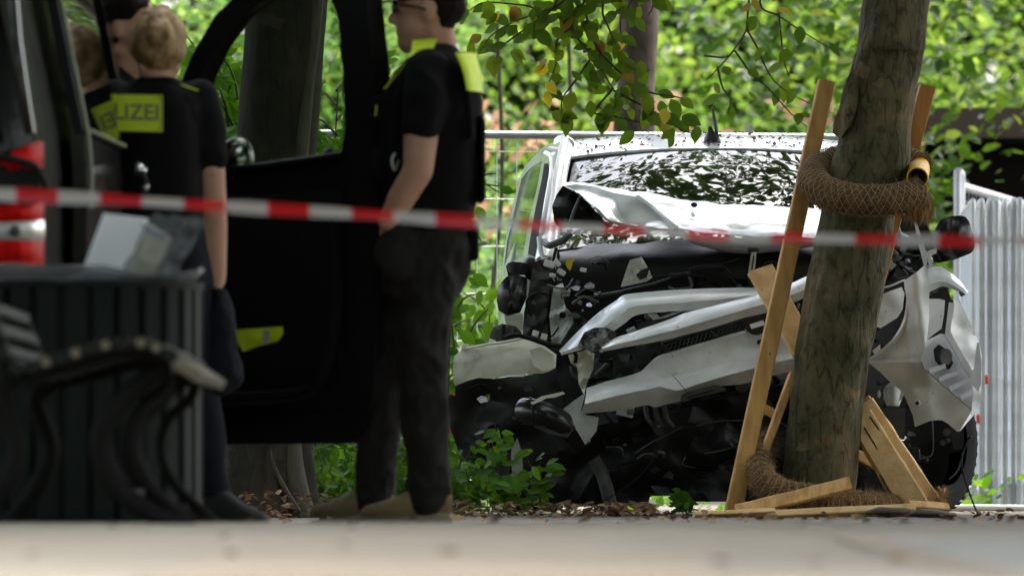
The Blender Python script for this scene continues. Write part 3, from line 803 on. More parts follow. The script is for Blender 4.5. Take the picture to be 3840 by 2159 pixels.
# ------------------------------------------------------------------ single leaves as parts
def leaf_mesh(name, outline, mat, fold=0.10, curl=0.06):
    """outline: half outline (x along, y out); both halves folded along the midrib"""
    n = len(outline)
    vs = [(x, 0, -curl * x * x) for x, _ in outline]
    up_ = [(x, y, fold * y - curl * x * x) for x, y in outline]
    dn = [(x, -y, fold * y - curl * x * x) for x, y in outline]
    V = vs + up_ + dn; F = []
    for i in range(n - 1):
        F.append((i, i + 1, n + i + 1, n + i)); F.append((i, 2 * n + i, 2 * n + i + 1, i + 1))
    me = bpy.data.meshes.new(name); me.from_pydata(V, [], F)
    me.materials.append(MAT[mat]); me.update()
    return me
OVOUT = [(0.0, 0.0), (0.10, 0.14), (0.25, 0.26), (0.42, 0.31), (0.60, 0.27), (0.78, 0.17), (0.92, 0.06), (1.0, 0.0)]
def maple_mesh(name, mat):
    tips = [(0.0, 1.0), (0.9, 0.86), (1.75, 0.62)]
    out = []
    angs = [(0, 1.0), (0.16, 0.80), (0.24, 0.74), (0.42, 0.52), (0.62, 0.74), (0.72, 0.72), (0.86, 0.93), (1.0, 0.74), (1.12, 0.66), (1.32, 0.46), (1.55, 0.62), (1.75, 0.66), (2.0, 0.50), (2.4, 0.30), (2.85, 0.16)]
    V = [(0, 0, 0)]
    for a, r in angs: V.append((r * math.cos(a) * 0.62 + 0.32, r * math.sin(a) * 0.62, -0.12 * r * r + 0.05 * math.cos(5 * a)))
    for a, r in angs[1:]: V.append((r * math.cos(a) * 0.62 + 0.32, -r * math.sin(a) * 0.62, -0.12 * r * r + 0.05 * math.cos(5 * a)))
    n = len(angs); V[0] = (0.32, 0, 0.02)
    V.append((0.12, 0, 0)); e = len(V) - 1
    up_ = list(range(1, n + 1)) + [e]; dn = [1] + list(range(n + 1, 2 * n)) + [e]
    F = [(0, up_[i], up_[i + 1]) for i in range(len(up_) - 1)] + [(0, dn[i + 1], dn[i]) for i in range(len(dn) - 1)]
    me = bpy.data.meshes.new(name); me.from_pydata(V, [], F); me.materials.append(MAT[mat]); me.update()
    return me
M_OV_DARK = leaf_mesh('leaf', OVOUT, 'leaf_dark')
M_OV_GREEN = leaf_mesh('leaf', OVOUT, 'leaf_maple')
M_MAPLE = maple_mesh('leaf', 'leaf_maple')
M_OV_YEL = leaf_mesh('leaf', OVOUT, 'leaf_yellow')
M_OV_DRY = leaf_mesh('leaf', OVOUT, 'leaf_dry', fold=0.5, curl=0.3)

def put_leaf(me, pos, size, parent, face=0.6, g=rng, hang=0.5):
    """face: how much the blade turns to the viewer; hang: how far its tip droops"""
    d = Vector((g.uniform(-1, 1), g.uniform(-0.5, 0.5), -hang + g.uniform(-0.5, 0.4))).normalized()
    n = (Vector((g.uniform(-.6, .6), -1, g.uniform(-.2, .7))) * face + Vector((g.uniform(-.3, .3), g.uniform(-.3, .3), 1)) * (1 - face))
    n = (n - d * n.dot(d)).normalized(); b = n.cross(d)
    o = bpy.data.objects.new('leaf', me); C.objects.link(o)
    o.parent = parent
    Mx = Matrix((d, b, n)).transposed().to_4x4()
    o.matrix_basis = Matrix.Translation(Vector(pos) - LOC[parent.name]) @ Mx @ Matrix.Scale(size, 4)
    return o

def bough(parent, stems, mesh, size, step, Yj=0.12, g=rng, face=0.65, r=0.006, twigs=True, hang=0.5, prob=1.0):
    """stems: polylines in photograph spots with distance; leaves sit along them"""
    for st in stems:
        pts = smooth_path([P(x, y, Y) for x, y, Y in st], 5)
        MB().tube(pts, [r * (1 - 0.75 * k / (len(pts) - 1)) + 0.0012 for k in range(len(pts))], 6).build('twig', 'twig', parent)
        L = 0; last = 0
        for i in range(1, len(pts)):
            L += (pts[i] - pts[i - 1]).length
            while L - last > step:
                last += step
                if g.random() > prob: continue
                q = pts[i] + Vector((g.uniform(-.05, .05), g.uniform(-Yj, Yj), g.uniform(-.05, .04)))
                put_leaf(mesh if g.random() > 0.06 else (M_OV_YEL if mesh is M_OV_DARK else mesh), q, size * g.uniform(0.7, 1.2), parent, face, g, hang)

# low branch hanging into the picture above the wreck: part of the plane tree
YB = 37.2
g1 = random.Random(3)
mbr = MB()
mbr.tube(smooth_path([top + Vector((0, 0, 0.8)), P(2900, -600, 37.6), P(2500, -330, YB), P(2150, -120, YB)], 6), [0.05 - 0.0021 * k for k in range(19)], 8)
branch = mbr.build('branch', 'bark_smooth', tree)
stems = [[(2250, -200, YB), (2190, 10, YB), (2120, 60, YB), (1990, 60, YB), (1860, 120, YB), (1800, 190, YB)],
         [(2250, -150, YB), (2080, 30, YB), (1960, 20, YB), (1820, 10, YB), (1760, 40, YB)],
         [(2220, -150, YB), (2160, 40, YB), (2150, 120, YB), (2230, 220, YB), (2290, 320, YB), (2330, 370, YB)],
         [(2190, 20, YB), (2240, 180, YB), (2400, 330, YB), (2520, 360, YB), (2560, 370, YB)],
         [(2150, 100, YB), (2090, 150, YB), (2085, 240, YB), (2050, 330, YB)],
         [(2230, 200, YB), (2160, 300, YB), (2110, 370, YB), (2106, 440, YB)],
         [(2300, 330, YB), (2230, 420, YB), (2280, 430, YB), (2400, 460, YB)],
         [(2300, 340, YB), (2470, 430, YB), (2560, 490, YB), (2600, 500, YB)],
         [(2400, -120, YB), (2360, 20, YB), (2330, 60, YB), (2330, 130, YB), (2370, 230, YB)],
         [(2300, -120, YB), (2260, 30, YB), (2280, 100, YB), (2330, 200, YB), (2380, 240, YB)],
         [(2100, -100, YB), (2080, 20, YB), (2010, 80, YB), (1900, 160, YB), (1860, 200, YB)],
         [(2480, -120, YB), (2450, 20, YB), (2430, 60, YB)]]
bough(branch, stems, M_OV_DARK, 0.088, 0.027, Yj=0.10, g=g1, face=0.72, r=0.005)
# sparse twigs nearer the trunk
YB2 = 37.4
g2 = random.Random(5)
stems = [[(2830, -200, YB2), (2805, 40, YB2), (2800, 110, YB2), (2750, 190, YB2), (2690, 260, YB2), (2650, 300, YB2)],
         [(2900, -200, YB2), (2850, 10, YB2), (2920, 60, YB2), (3010, 120, YB2), (3110, 180, YB2)],
         [(2800, 110, YB2), (2840, 180, YB2), (2870, 250, YB2), (2900, 300, YB2), (2960, 350, YB2), (3060, 400, YB2)],
         [(2755, 190, YB2), (2820, 280, YB2), (2880, 330, YB2), (2960, 420, YB2), (3030, 480, YB2)],
         [(2920, 50, YB2), (2930, 150, YB2), (2940, 230, YB2), (2960, 290, YB2)],
         [(2640, 210, YB2), (2720, 215, YB2), (2755, 190, YB2)],
         [(2690, 250, YB2), (2710, 330, YB2), (2740, 370, YB2), (2730, 430, YB2)]]
bough(branch, stems, M_OV_DARK, 0.085, 0.085, Yj=0.08, g=g2, face=0.6, r=0.004, prob=0.8)

# maple shrub seen through the door window
g3 = random.Random(8)
YM = 40.5
def shrub(name, label, cat, stems, mesh, size, step, g, **kw):
    x, y, Y = stems[0][0]
    t = thing(name, label, cat, Vector((P(x, y, Y).x, Y, 0)), kw.pop('group', None))
    bough(t, stems, mesh, size, step, g=g, **kw)
    return t
st = []
for k in range(15):
    x0 = 740 + g3.uniform(-30, 120); y1 = 130 + k * 40
    st.append([(x0 + 60, min(y1 + 420, 1880), YM), (x0 + 30, y1 + 150, YM), (x0 - 20, y1 + 40, YM), (x0 - 50, y1, YM)])
shrub('maple_sapling', 'young maple with bright lobed leaves left of the thick trunk', 'sapling', [[(820, 1900, YM), (815, 1300, YM), (800, 700, YM), (790, 200, YM)]] + st, M_MAPLE, 0.19, 0.10, g3, face=0.75, hang=0.3, Yj=0.3)
g3 = random.Random(18)
st = [[(1260, 1900, 39.5), (1262, 1300, 39.5), (1255, 640, 39.5), (1268, 330, 39.5)]]
for k in range(11):
    y1 = 280 + k * 55; s = -1 if k % 2 else 1
    st.append([(1262, y1 + 60, 39.5), (1262 + s * 50, y1 + 10, 39.6), (1262 + s * 110, y1 - 10, 39.7)])
shrub('maple_sapling', 'young maple with thin dark stem right of the thick trunk', 'sapling', st, M_MAPLE, 0.15, 0.075, g3, face=0.75, hang=0.3, Yj=0.2)

# leafy shrub squeezed between the officer and the wreck
g4 = random.Random(9)
YS = 40.2
st = [[(1700, 1900, YS), (1720, 1500, YS), (1690, 1150, YS), (1720, 1010, YS)],
      [(1720, 1480, YS), (1680, 1300, YS), (1665, 1180, YS), (1650, 1080, YS)],
      [(1700, 1400, YS), (1760, 1250, YS), (1800, 1190, YS), (1830, 1160, YS)],
      [(1690, 1200, YS), (1740, 1120, YS), (1790, 1100, YS)],
      [(1700, 1330, YS), (1660, 1360, YS), (1640, 1330, YS)]]
shrub('leafy_shrub', 'leafy shrub with oval leaves between the officer and the wrecked headlight', 'shrub', st, M_OV_GREEN, 0.085, 0.045, g4, face=0.75, hang=0.3, Yj=0.15)
st = [[(1700, 980, 39.2), (1760, 700, 39.2), (1800, 690, 39.2), (1880, 700, 39.2)], [(1740, 720, 39.2), (1810, 660, 39.2), (1860, 650, 39.2)], [(1720, 820, 39.2), (1790, 690, 39.2), (1870, 720, 39.2)], [(1715, 900, 39.2), (1780, 880, 39.2), (1815, 920, 39.2)]]
st.insert(0, [(1690, 1900, 39.2), (1680, 1500, 39.2), (1700, 1000, 39.2), (1745, 660, 39.2)])
shrub('leafy_shrub', 'bright leafy spray beside the wrecked van side window', 'shrub', st, M_OV_GREEN, 0.075, 0.06, g4, face=0.8, hang=0.3, Yj=0.10, prob=0.8)

g6 = random.Random(31)
for (xa, Ya, lab) in ((1660, 41.0, 'tall leafy shrub close behind the officer back'), (1840, 42.2, 'tall leafy shrub behind the broken mirror'), (1560, 41.5, 'leafy shrub seen behind the officer legs')):
    st = [[(xa, 1900, Ya), (xa + 10, 1550, Ya), (xa - 5, 1250, Ya), (xa + 8, 1000, Ya)]]
    for k in range(9):
        yk = 1020 + k * 88; sg = -1 if k % 2 else 1
        st.append([(xa, yk + 70, Ya), (xa + sg * 50, yk + 20, Ya + .05), (xa + sg * 105, yk + g6.uniform(-20, 30), Ya + .1)])
    shrub('leafy_shrub', lab, 'shrub', st, M_OV_GREEN, 0.088, 0.05, g6, face=0.75, hang=0.3, Yj=0.15, group='leafy shrubs by the wreck')
# herbs growing before the wreck and among the legs
def herb(x, y, Y, h, label, g, mesh=M_OV_GREEN, size=0.06, n=5, group='wild herbs along the verge'):
    base = P(x, y, Y); base.z = 0
    t = thing('wild_herb', label, 'plant', base, group)
    for k in range(n):
        top_ = base + Vector((g.uniform(-.22, .22) * h * 1.4, g.uniform(-.15, .15), h * g.uniform(0.55, 1.0)))
        pts = smooth_path([base + Vector((g.uniform(-.03, .03), 0, 0)), base.lerp(top_, 0.5) + Vector((g.uniform(-.03, .03), 0, .03)), top_], 4)
        MB().tube(pts, [0.0032, *[0.0022] * (len(pts) - 2), 0.001], 5).build('stem', 'twig', t)
        for j in range(2, len(pts)):
            for q in range(2):
                put_leaf(mesh, pts[j] + Vector((g.uniform(-.03, .03), g.uniform(-.04, .04), g.uniform(-.03, .02))), size * g.uniform(0.7, 1.25), t, 0.55, g, 0.15)
    return t
g5 = random.Random(12)
HX = [(1850, 36.9, 0.42, 'tall thin herb in front of the crushed wheel arch'), (2010, 36.8, 0.30, 'herb with toothed leaves below the torn bumper shard'), (1760, 37.0, 0.26, 'low herb beside the officer shoe, left of the wreck'),
      (1920, 36.7, 0.20, 'short herb in the shade below the air duct'), (1690, 37.6, 0.34, 'herb growing at the left edge of the wreck'), (2560, 37.3, 0.10, 'small bright seedling under the middle of the wreck'),
      (1230, 38.0, 0.48, 'tall herb right of the thick trunk foot'), (1330, 38.5, 0.40, 'herb behind the front shoe of the officer'), (1180, 37.4, 0.30, 'herb close against the thick trunk foot'), (1290, 37.2, 0.24, 'low herb between the trunk and the officer'),
      (1530, 38.2, 0.45, 'tall herb seen between the legs of the officer'), (1500, 37.4, 0.25, 'low herb seen between the shoes of the officer')]
for x, Y, h, lab in HX:
    herb(x, 1915, Y, h, lab, g5, size=0.062 if h > 0.15 else 0.05, n=(4 if Y < 37.3 else 6) if h > 0.15 else 3)
mass('ground_cover', 'leaf_maple', 'low green ground cover beyond the pavement', 'ground cover',
     [(700, 10, in_box((-6, 39.5, 0.02), (0.0, 47, 0.22)), (0.18, 0.2, 0.06)), (160, 8, in_box((-1.3, 38.2, 0.02), (-0.2, 40, 0.30)), (0.10, 0.1, 0.08)), (250, 10, in_box((3.2, 48, 0.02), (8, 54, 0.2)), (0.2, 0.2, 0.06)), (120, 8, in_box((0.0, 43, 0.02), (2.4, 47, 0.16)), (0.2, 0.2, 0.04))], 0.075, up=0.4)

# dry leaves lying about
pts = np.concatenate([in_box((-6, 29.5, 0.004), (5, 44, 0.010))(1500), in_box((-1.35, 34.8, 0.01), (-0.75, 36.6, 0.10))(260), in_box((-0.45, 35.2, 0.01), (0.6, 37.0, 0.05))(330), in_box((-1.5, 24, 0.01), (1.5, 28, 0.02))(12)])
near_bits = in_box((-3.5, 11.5, 0), (3.5, 27.5, 0))(90); near_bits[:, 2] = [gz(y) + 0.006 for y in near_bits[:, 1]]
pts = np.concatenate([pts, near_bits])
V, F = leafcloud(pts, 0.042 * (0.6 + 0.8 * nrng.random(len(pts))), 0.55)
tag(fast_mesh('leaf_litter', V, F, 'leaf_dry'), 'brown dry leaves scattered on the soil before the wreck', 'leaf litter', kind='stuff')

# ------------------------------------------------------------------ fences
def fence_panel(name, label, p0, p1, h, group=None, rails=(0.12, 1.0), wires=0.10, hw=0.25, r=0.021, wr=0.0022, foot=True, mat='galvanised'):
    p0, p1 = Vector(p0), Vector(p1)
    t = thing(name, label, 'fence panel', (p0 + p1) / 2, group)
    d = p1 - p0; L = d.length
    z = Vector((0, 0, 1))
    for q in (p0, p1):
        MB().tube([q + z * 0.02, q + z * h], r, 10).build('post', mat, t)
    MB().tube([p0 + z * h, p1 + z * h], r, 10).build('rail', mat, t)
    MB().tube([p0 + z * 0.14, p1 + z * 0.14], r * 0.8, 10).build('rail', mat, t)
    mb = MB()
    n = int(L / wires)
    for i in range(1, n):
        q = p0 + d * (i / n)
        mb.tube([q + z * 0.14, q + z * h], wr, 4, cap=False)
    k = int((h - 0.14) / hw)
    for i in range(1, k + 1):
        zz = 0.14 + i * (h - 0.14) / (k + 0.35)
        mb.tube([p0 + z * zz, p1 + z * zz], wr, 4, cap=False)
    mb.build('wire_mesh', mat, t)
    if foot:
        for q in (p0, p1):
            MB().box(q + z * 0.07, (0.24, 0.62, 0.14), ch=0.02).build('foot_block', 'concrete', t)
    return t
# fence behind the wreck
fy = 43.0
a = P(1640, 490, fy); a.z = 0; b = P(2420, 490, fy + 0.9); b = Vector((a.x + 2.2, fy + 0.45, 0))
fence_panel('fence_panel', 'wire fence panel with grey top rail behind the wrecked van', a, b, 1.895, 'temporary site fence')
fence_panel('fence_panel', 'wire fence panel running left behind the thick trunk', a - Vector((3.45, 0.5, 0)), a - Vector((0.05, 0.01, 0)), 1.895, 'temporary site fence')
# oblique run on the right, seen along its length
c0 = Vector((P(3604, 655, 52).x, 52.0, 0)); c1 = Vector((P(3850, 728, 55.6).x, 55.6, 0))
fence_panel('fence_panel', 'wire fence panel seen almost edge on at the right', c0, c1, 1.95, 'temporary site fence', r=0.024, wr=0.0012, wires=0.2)
q0 = Vector((P(3592, 640, 49).x, 49.0, 0)); q1 = q0 + Vector((0.045, 0.5, 0))
fence_panel('fence_panel', 'wire fence panel with bright twin posts beside the black mirror', q0, q1, 1.93, 'temporary site fence', r=0.024, wires=0.24)
# panels stacked upright at the right edge, seen end on
labs = ['first', 'second', 'third', 'fourth', 'fifth', 'sixth', 'seventh', 'eighth', 'ninth', 'tenth', 'eleventh', 'twelfth']
for k in range(12):
    x = 3654 + k * 29 + (k * 37 % 11) - 5
    q0 = Vector((P(x, 1900, 45).x, 45.0 + 0.02 * (k % 3), 0)); q1 = q0 + Vector((0.06 + 0.01 * (k * 7 % 5), 2.2, 0))
    fence_panel('stacked_panel', 'upright galvanised fence panel, %s from the left in the stack at the right edge' % labs[k], q0, q1, 1.63 - 0.0 * k, 'fence panels stacked upright', foot=False, r=0.013 + 0.003 * (k * 5 % 4), wr=0.004, mat='galvanised_new')
# pale pipe lying before the stack, and another behind the wreck
o = MB().tube([P(3560, 1918, 42.3), P(3900, 1921, 42.2)], 0.016, 12)
for v in o.v: v.z += 0.016 - min(q.z for q in o.v) * 0
pz = o.build('white_pipe', 'white_pipe'); tag(pz, 'cream plastic pipe lying on the ground before the stacked panels', 'pipe')
pz.location.z = 0.0
o = MB().box((P(2500, 1876, 45).x, 45.0, 0.05), (0.9, 0.03, 0.035), ch=0.004)
pz = o.build('white_board', 'white_pipe'); tag(pz, 'white board glimpsed under the wreck', 'board'); pz.location.z = 0.03
for i, (x, y, lab) in enumerate(((3700, 1422, 'small red marker tag high on the stacked panels'), (3668, 1570, 'small red marker tag low on the stacked panels'), (3640, 1578, 'small red marker tag behind the bumper corner'))):
    o = MB().box(P(x, y, 44.9), (0.018, 0.012, 0.05), ch=0.003); tag(o.build('marker_tag', 'red_plastic'), lab, 'tag', 'red tags on the fence stack')
o = MB().box(P(1690, 1482, 41.5), (0.22, 0.05, 0.05), ch=0.006).box(P(1690, 1700, 41.5), (0.04, 0.04, 0.53), ch=0.004)
tag(o.build('barrier_board', 'red_plastic'), 'red barrier board glimpsed left of the wreck', 'barrier')

# ------------------------------------------------------------------ the wrecked white van
WO = Vector((1.006, 38.35, 0.0)); WB = Vector((-0.061, 0.998, 0)); WA = Vector((0.998, 0.061, 0))
def L(a, b, z): return WO + WA * a + WB * b + Vector((0, 0, z))
wreck = thing('wrecked_van', 'white van with its whole front torn open, standing against the leaning tree', 'van', L(0, 1.5, 0))
def cst(Y): return lambda x, y: Y
def pl(Y, x0, kx=0.0, y0=0, ky=0.0): return lambda x, y: Y + (x - x0) * kx + (y - y0) * ky
def crump(f, amp, freq=0.012, seed=0):
    return lambda x, y: f(x, y) + amp * noise.noise(Vector((x * freq, y * freq, seed * 7.3)))

def hw(z):     # half width of the body at height z
    ks = [(0.25, .86), (0.5, .90), (0.9, .915), (1.2, .895), (1.45, .815), (1.62, .745), (1.70, .70)]
    for (z0, a0), (z1, a1) in zip(ks, ks[1:]):
        if z <= z1: return a0 + (a1 - a0) * (z - z0) / (z1 - z0)
    return ks[-1][1]
def rear(b): return 1.0 - 0.06 * max(0, (b - 2.4)) ** 2
# roof
def zroof(b):
    ks = [(.80, 1.668), (.86, 1.682), (1.1, 1.727), (1.4, 1.762), (1.7, 1.776), (2.2, 1.782), (3.4, 1.76)]
    for (b0, z0), (b1, z1) in zip(ks, ks[1:]):
        if b <= b1: return z0 + (z1 - z0) * (b - b0) / (b1 - b0)
    return ks[-1][1]
rows = []
for b in (.835, .86, .9, 1.0, 1.1, 1.25, 1.4, 1.55, 1.7, 2.0, 2.4, 2.8, 3.15, 3.38):
    row = []
    for j in range(33):
        u = -1 + 2 * j / 32
        bb = b + (0.07 * u * u if b < 1.0 else 0.07 * u * u * max(0, 1 - (b - 1.0) * 2))
        row.append(L(0.722 * u * rear(b), bb, zroof(b) - 0.046 * abs(u) ** 2.6))
    rows.append(row)
MB().slab(rows, 0.012).build('roof', 'white_paint', wreck, sharp=50)
# sides: below the belt and the window band
for s in (-1, 1):
    rows = []
    for z in (0.30, 0.45, 0.7, 0.95, 1.1, 1.18):
        rows.append([L(s * hw(z) * rear(b), b, z) for b in [0.55 + 2.85 * k / 14 for k in range(15)]])
    MB().slab(rows, 0.01 * s).build('side_panel', 'white_paint', wreck)
    # rear quarter above the belt, roof rail
    rows = [[L(s * hw(z) * rear(b), b, z) for b in [2.0 + 1.4 * k / 6 for k in range(7)]] for z in (1.17, 1.3, 1.45, 1.6, 1.69)]
    MB().slab(rows, 0.01 * s).build('quarter_panel', 'white_paint', wreck)
    MB().tube([L(s * hw(1.70), b, 1.69) for b in [0.84 + 0.3 * k for k in range(9)]], 0.03, 10).build('roof_rail', 'white_paint', wreck)
rows = [[L(u * 0.70, 3.36, z) for u in (-1, -.5, 0, .5, 1)] for z in (0.3, 0.9, 1.2, 1.72)]
MB().slab(rows, 0.01).build('rear_wall', 'black_plastic', wreck)
MB().box(L(0, 1.9, 0.36), (1.66, 2.9, 0.12), Matrix.Rotation(0.061, 3, 'Z')).build('floor_pan', 'black_plastic', wreck)
# cabin: dashboard, seats
MB().slab([[L(a, 0.12, 1.10), L(a, 0.35, 1.14), L(a, 0.75, 1.10), L(a, 0.80, 0.6)] for a in (-.78, -.3, .3, .78)], 0.02).build('dashboard', 'black_plastic', wreck)
for a in (-.38, .38):
    sm = MB(); sm.rings([[L(a + .24 * math.cos(t), 1.35 + .09 * math.sin(t) + (z - .5) * .12, z) for t in [2 * math.pi * k / 12 for k in range(12)]] for z in (0.5, 0.7, 1.0, 1.18)]); sm.ell(L(a, 1.48, 1.32), (.14, .06, .10))
    sm.build('seat', 'van_inner', wreck)
# windscreen: curved pane
rows = []
for i in range(9):
    t = i / 8; row = []
    for j in range(25):
        u = -1 + 2 * j / 24
        a = u * (0.80 - 0.135 * t)
        b = 0.02 + 0.84 * t + 0.10 * u * u * (1 - .4 * t)
        z = 1.165 + (1.680 - 1.165) * t + 0.035 * math.sin(t * 3.14) + 0.05 * t * (1 - abs(u) ** 2.5) - 0.05 * t
        row.append(L(a, b, z))
    rows.append(row)
WS = rows
ws = MB().slab(rows, 0.006); ws.shake(0.004, 3.0, 4)
ws.build('windscreen', 'windscreen_glass', wreck)
# pillars
for s in (-1, 1):
    pts = [L(s * (0.85 - 0.135 * t), 0.09 + 0.80 * t, 1.12 + 0.575 * t + 0.03 * math.sin(3.14 * t)) for t in [k / 8 for k in range(9)]]
    MB().tube(pts, [0.055, .05, .045, .043, .042, .042, .043, .046, .05], 12).build('pillar', 'white_paint', wreck)

# the side seen on the left: door frame, black gap, side glass
def sideY(x, y): return 38.75 + (2062 - x - (y - 600) * -0.0) * 0.012 + max(0, y - 600) * -0.0011
side = lambda dx: (lambda x, y: 38.70 + (2080 - x) * 0.014 - (y - 560) * 0.0016 + dx)
MB().panel([(2100, 533), (2068, 545), (2036, 563), (2000, 590), (1968, 622), (1950, 668), (1932, 736), (1915, 810), (1900, 877), (1888, 960), (1881, 1030), (1910, 1120), (1990, 1180), (2018, 1020), (2030, 860), (2050, 740), (2085, 600)], side(0.06), 0.02, step=26,
           holes=[[(2034, 604), (2000, 622), (1975, 645), (1955, 672), (1940, 740), (1920, 830), (1903, 900), (1893, 975), (1888, 1035), (1955, 1035), (1962, 955), (1985, 820), (2010, 720)]]).build('door', 'white_paint', wreck, sharp=60)
dr = [o for o in bpy.data.objects if o.name.startswith('door')][-1]
MB().panel([(2036, 600), (1998, 618), (1972, 643), (1952, 670), (1937, 738), (1917, 830), (1900, 900), (1890, 975), (1885, 1038), (1958, 1038), (1965, 955), (1988, 820), (2013, 720)], side(0.10), 0.006, step=40).build('side_window', 'side_glass', dr)
MB().panel([(2052, 612), (2041, 614), (2030, 680), (2008, 780), (1990, 880), (1976, 975), (1985, 985), (2008, 985), (2020, 880), (2040, 760), (2056, 660)], side(0.0), 0.012, step=26).build('window_seal', 'black_rubber', dr)
MB().tube(smooth_path([P(2046, 575, 39.0), P(2068, 590, 38.9), P(2070, 640, 38.8), P(2050, 760, 38.6), P(2030, 880, 38.5)], 4), 0.012, 8).build('gutter', 'white_paint', wreck)

# roof antenna
an = MB().lathe([(0.042, 0), (0.042, 0.008), (0.032, 0.03), (0.014, 0.055), (0.010, 0.075)], L(-0.02, 1.02, 1.708), Matrix.Rotation(-0.15, 3, 'Y'), 16).build('antenna', 'black_plastic', wreck)
p0 = P(2692, 520, 39.35); p1 = P(2671, 402, 39.42)
mb = MB().tube([p0, p1], [0.0075, 0.0055], 8)
for k in range(16):
    q = p0.lerp(p1, 0.1 + k * 0.055); mb.tube([q, q.lerp(p1, 0.03)], 0.0085, 8)
mb.build('whip', 'engine_grey', an)

# torn-up bonnet, folded over the screen
top_e = [(2112, 695), (2187, 692), (2246, 702), (2320, 716), (2387, 732), (2490, 745), (2593, 759), (2700, 768), (2806, 780), (2950, 787), (3082, 791), (3200, 800), (3300, 815)]
mid_e = [(2140, 720), (2215, 735), (2300, 760), (2360, 772), (2420, 782), (2500, 800), (2580, 812), (2690, 822), (2800, 826), (2950, 830), (3082, 835), (3200, 842), (3300, 850)]
bot_e = [(2160, 726), (2250, 800), (2290, 828), (2360, 850), (2440, 862), (2490, 868), (2540, 864), (2640, 882), (2800, 892), (2950, 896), (3060, 902), (3200, 905), (3300, 905)]
rows = []
for k in range(7):
    t = k / 6; row = []
    for i in range(len(top_e)):
        tp, md, bt = top_e[i], mid_e[i], bot_e[i]
        if t < .5: q = [tp[j] + (md[j] - tp[j]) * t * 2 for j in (0, 1)]
        else: q = [md[j] + (bt[j] - md[j]) * (t - .5) * 2 for j in (0, 1)]
        Y = 38.42 - 0.62 * t + 0.10 * math.sin(i * 1.7 + t * 3)*.5 + (0.05 if i % 3 == 0 else 0)
        row.append((q[0], q[1], Y))
    rows.append([P(*q) for q in row])
# denser, then crumpled
def dens(rows, k):
    out = [smooth_path(r, k) for r in rows]
    cols = list(zip(*out)); cols = [smooth_path(list(c), k) for c in cols]
    return [list(r) for r in zip(*cols)]
mb = MB().slab(dens(rows, 6), 0.004); mb.shake(0.016, 5.0, 2); mb.crease(0.020, 4.5, 1); mb.crease(0.009, 11, 2)
bonnet = mb.build('bonnet', 'white_paint', wreck, sharp=24)
# inner, paler flank of the fold on the left, and its black underside
fl = [(2115, 697), (2160, 690), (2230, 700), (2300, 722), (2390, 738), (2430, 765), (2480, 815), (2535, 856), (2500, 868), (2430, 862), (2330, 850), (2270, 826), (2235, 788), (2190, 730), (2150, 712)]
mb = MB().panel(fl, crump(pl(38.02, 2300, -0.0006, 780, -0.0018), 0.05, 0.015, 2), 0.006, step=20); mb.build('bonnet_flange', 'hood_underside', wreck)
mb = MB().tube(smooth_path([P(2390, 735, 38.0), P(2440, 768, 37.95), P(2490, 815, 37.86), P(2538, 853, 37.78)], 4), 0.010, 8); mb.build('bonnet_flange', 'white_paint', wreck)
ud = [(2110, 696), (2085, 735), (2070, 775), (2078, 830), (2090, 850), (2240, 860), (2300, 850), (2265, 826), (2230, 788), (2190, 735), (2150, 714)]
MB().panel(ud, crump(pl(38.12, 2200, 0.0, 780, 0.0), 0.06, 0.02, 4), 0.006, step=20).build('bonnet_lining', 'black_plastic', wreck)
MB().tube(smooth_path([P(2180, 730, 38.05), P(2150, 800, 38.0), P(2135, 850, 38.0)], 4), 0.008, 8).build('bonnet_rib', 'engine_grey', bonnet)
MB().ell(P(2603, 768, 38.2), (.015, .03, .012)).build('bonnet_stop', 'black_rubber', bonnet)
# lower lip of the bonnet hanging in shade
rows = [[(2540, 864, 37.80), (2640, 884, 37.80), (2800, 893, 37.8), (2950, 897, 37.8), (3070, 902, 37.8), (3200, 905, 37.8)], [(2574, 902, 37.9), (2660, 928, 37.9), (2800, 948, 37.9), (2950, 935, 37.9), (3060, 920, 37.9), (3200, 920, 37.9)], [(2600, 900, 38.1), (2680, 920, 38.1), (2800, 930, 38.1), (2950, 925, 38.1), (3060, 915, 38.1), (3200, 915, 38.1)]]
MB().slab(dens([[P(*q) for q in r] for r in rows], 3), 0.004).build('bonnet_lip', 'white_paint', wreck)

# ---- dark engine bay: bulkhead, shelf under the screen, engine, hoses
MB().panel([(2090, 935), (2300, 915), (2600, 890), (3380, 890), (3470, 1000), (3490, 1500), (3400, 1880), (2570, 1880), (2560, 1855), (2440, 1855), (2430, 1890), (2080, 1890), (2060, 1400)], crump(pl(38.30, 2600), 0.05, 0.02, 1), 0.03, step=48).build('bulkhead', 'black_plastic', wreck)
rows = [[P(2100, 940, 38.34), P(2400, 915, 38.24), P(2700, 905, 38.22), P(3000, 905, 38.22), P(3400, 930, 38.34)], [P(2100, 985, 38.16), P(2400, 985, 38.05), P(2700, 980, 38.02), P(3000, 980, 38.03), P(3400, 1000, 38.16)], [P(2110, 1080, 38.16), P(2400, 1090, 38.05), P(2700, 1080, 38.02), P(3000, 1080, 38.03), P(3400, 1090, 38.16)]]
mb = MB().slab(dens(rows, 5), 0.01); mb.shake(0.012, 9, 5); mb.build('cowl', 'black_plastic', wreck)
ge = random.Random(44)
eng = MB().box(P(2650, 1330, 38.0), (0.62, 0.34, 0.46), Matrix.Rotation(0.25, 3, 'Y'), 0.03).build('engine_block', 'engine_grey', wreck)
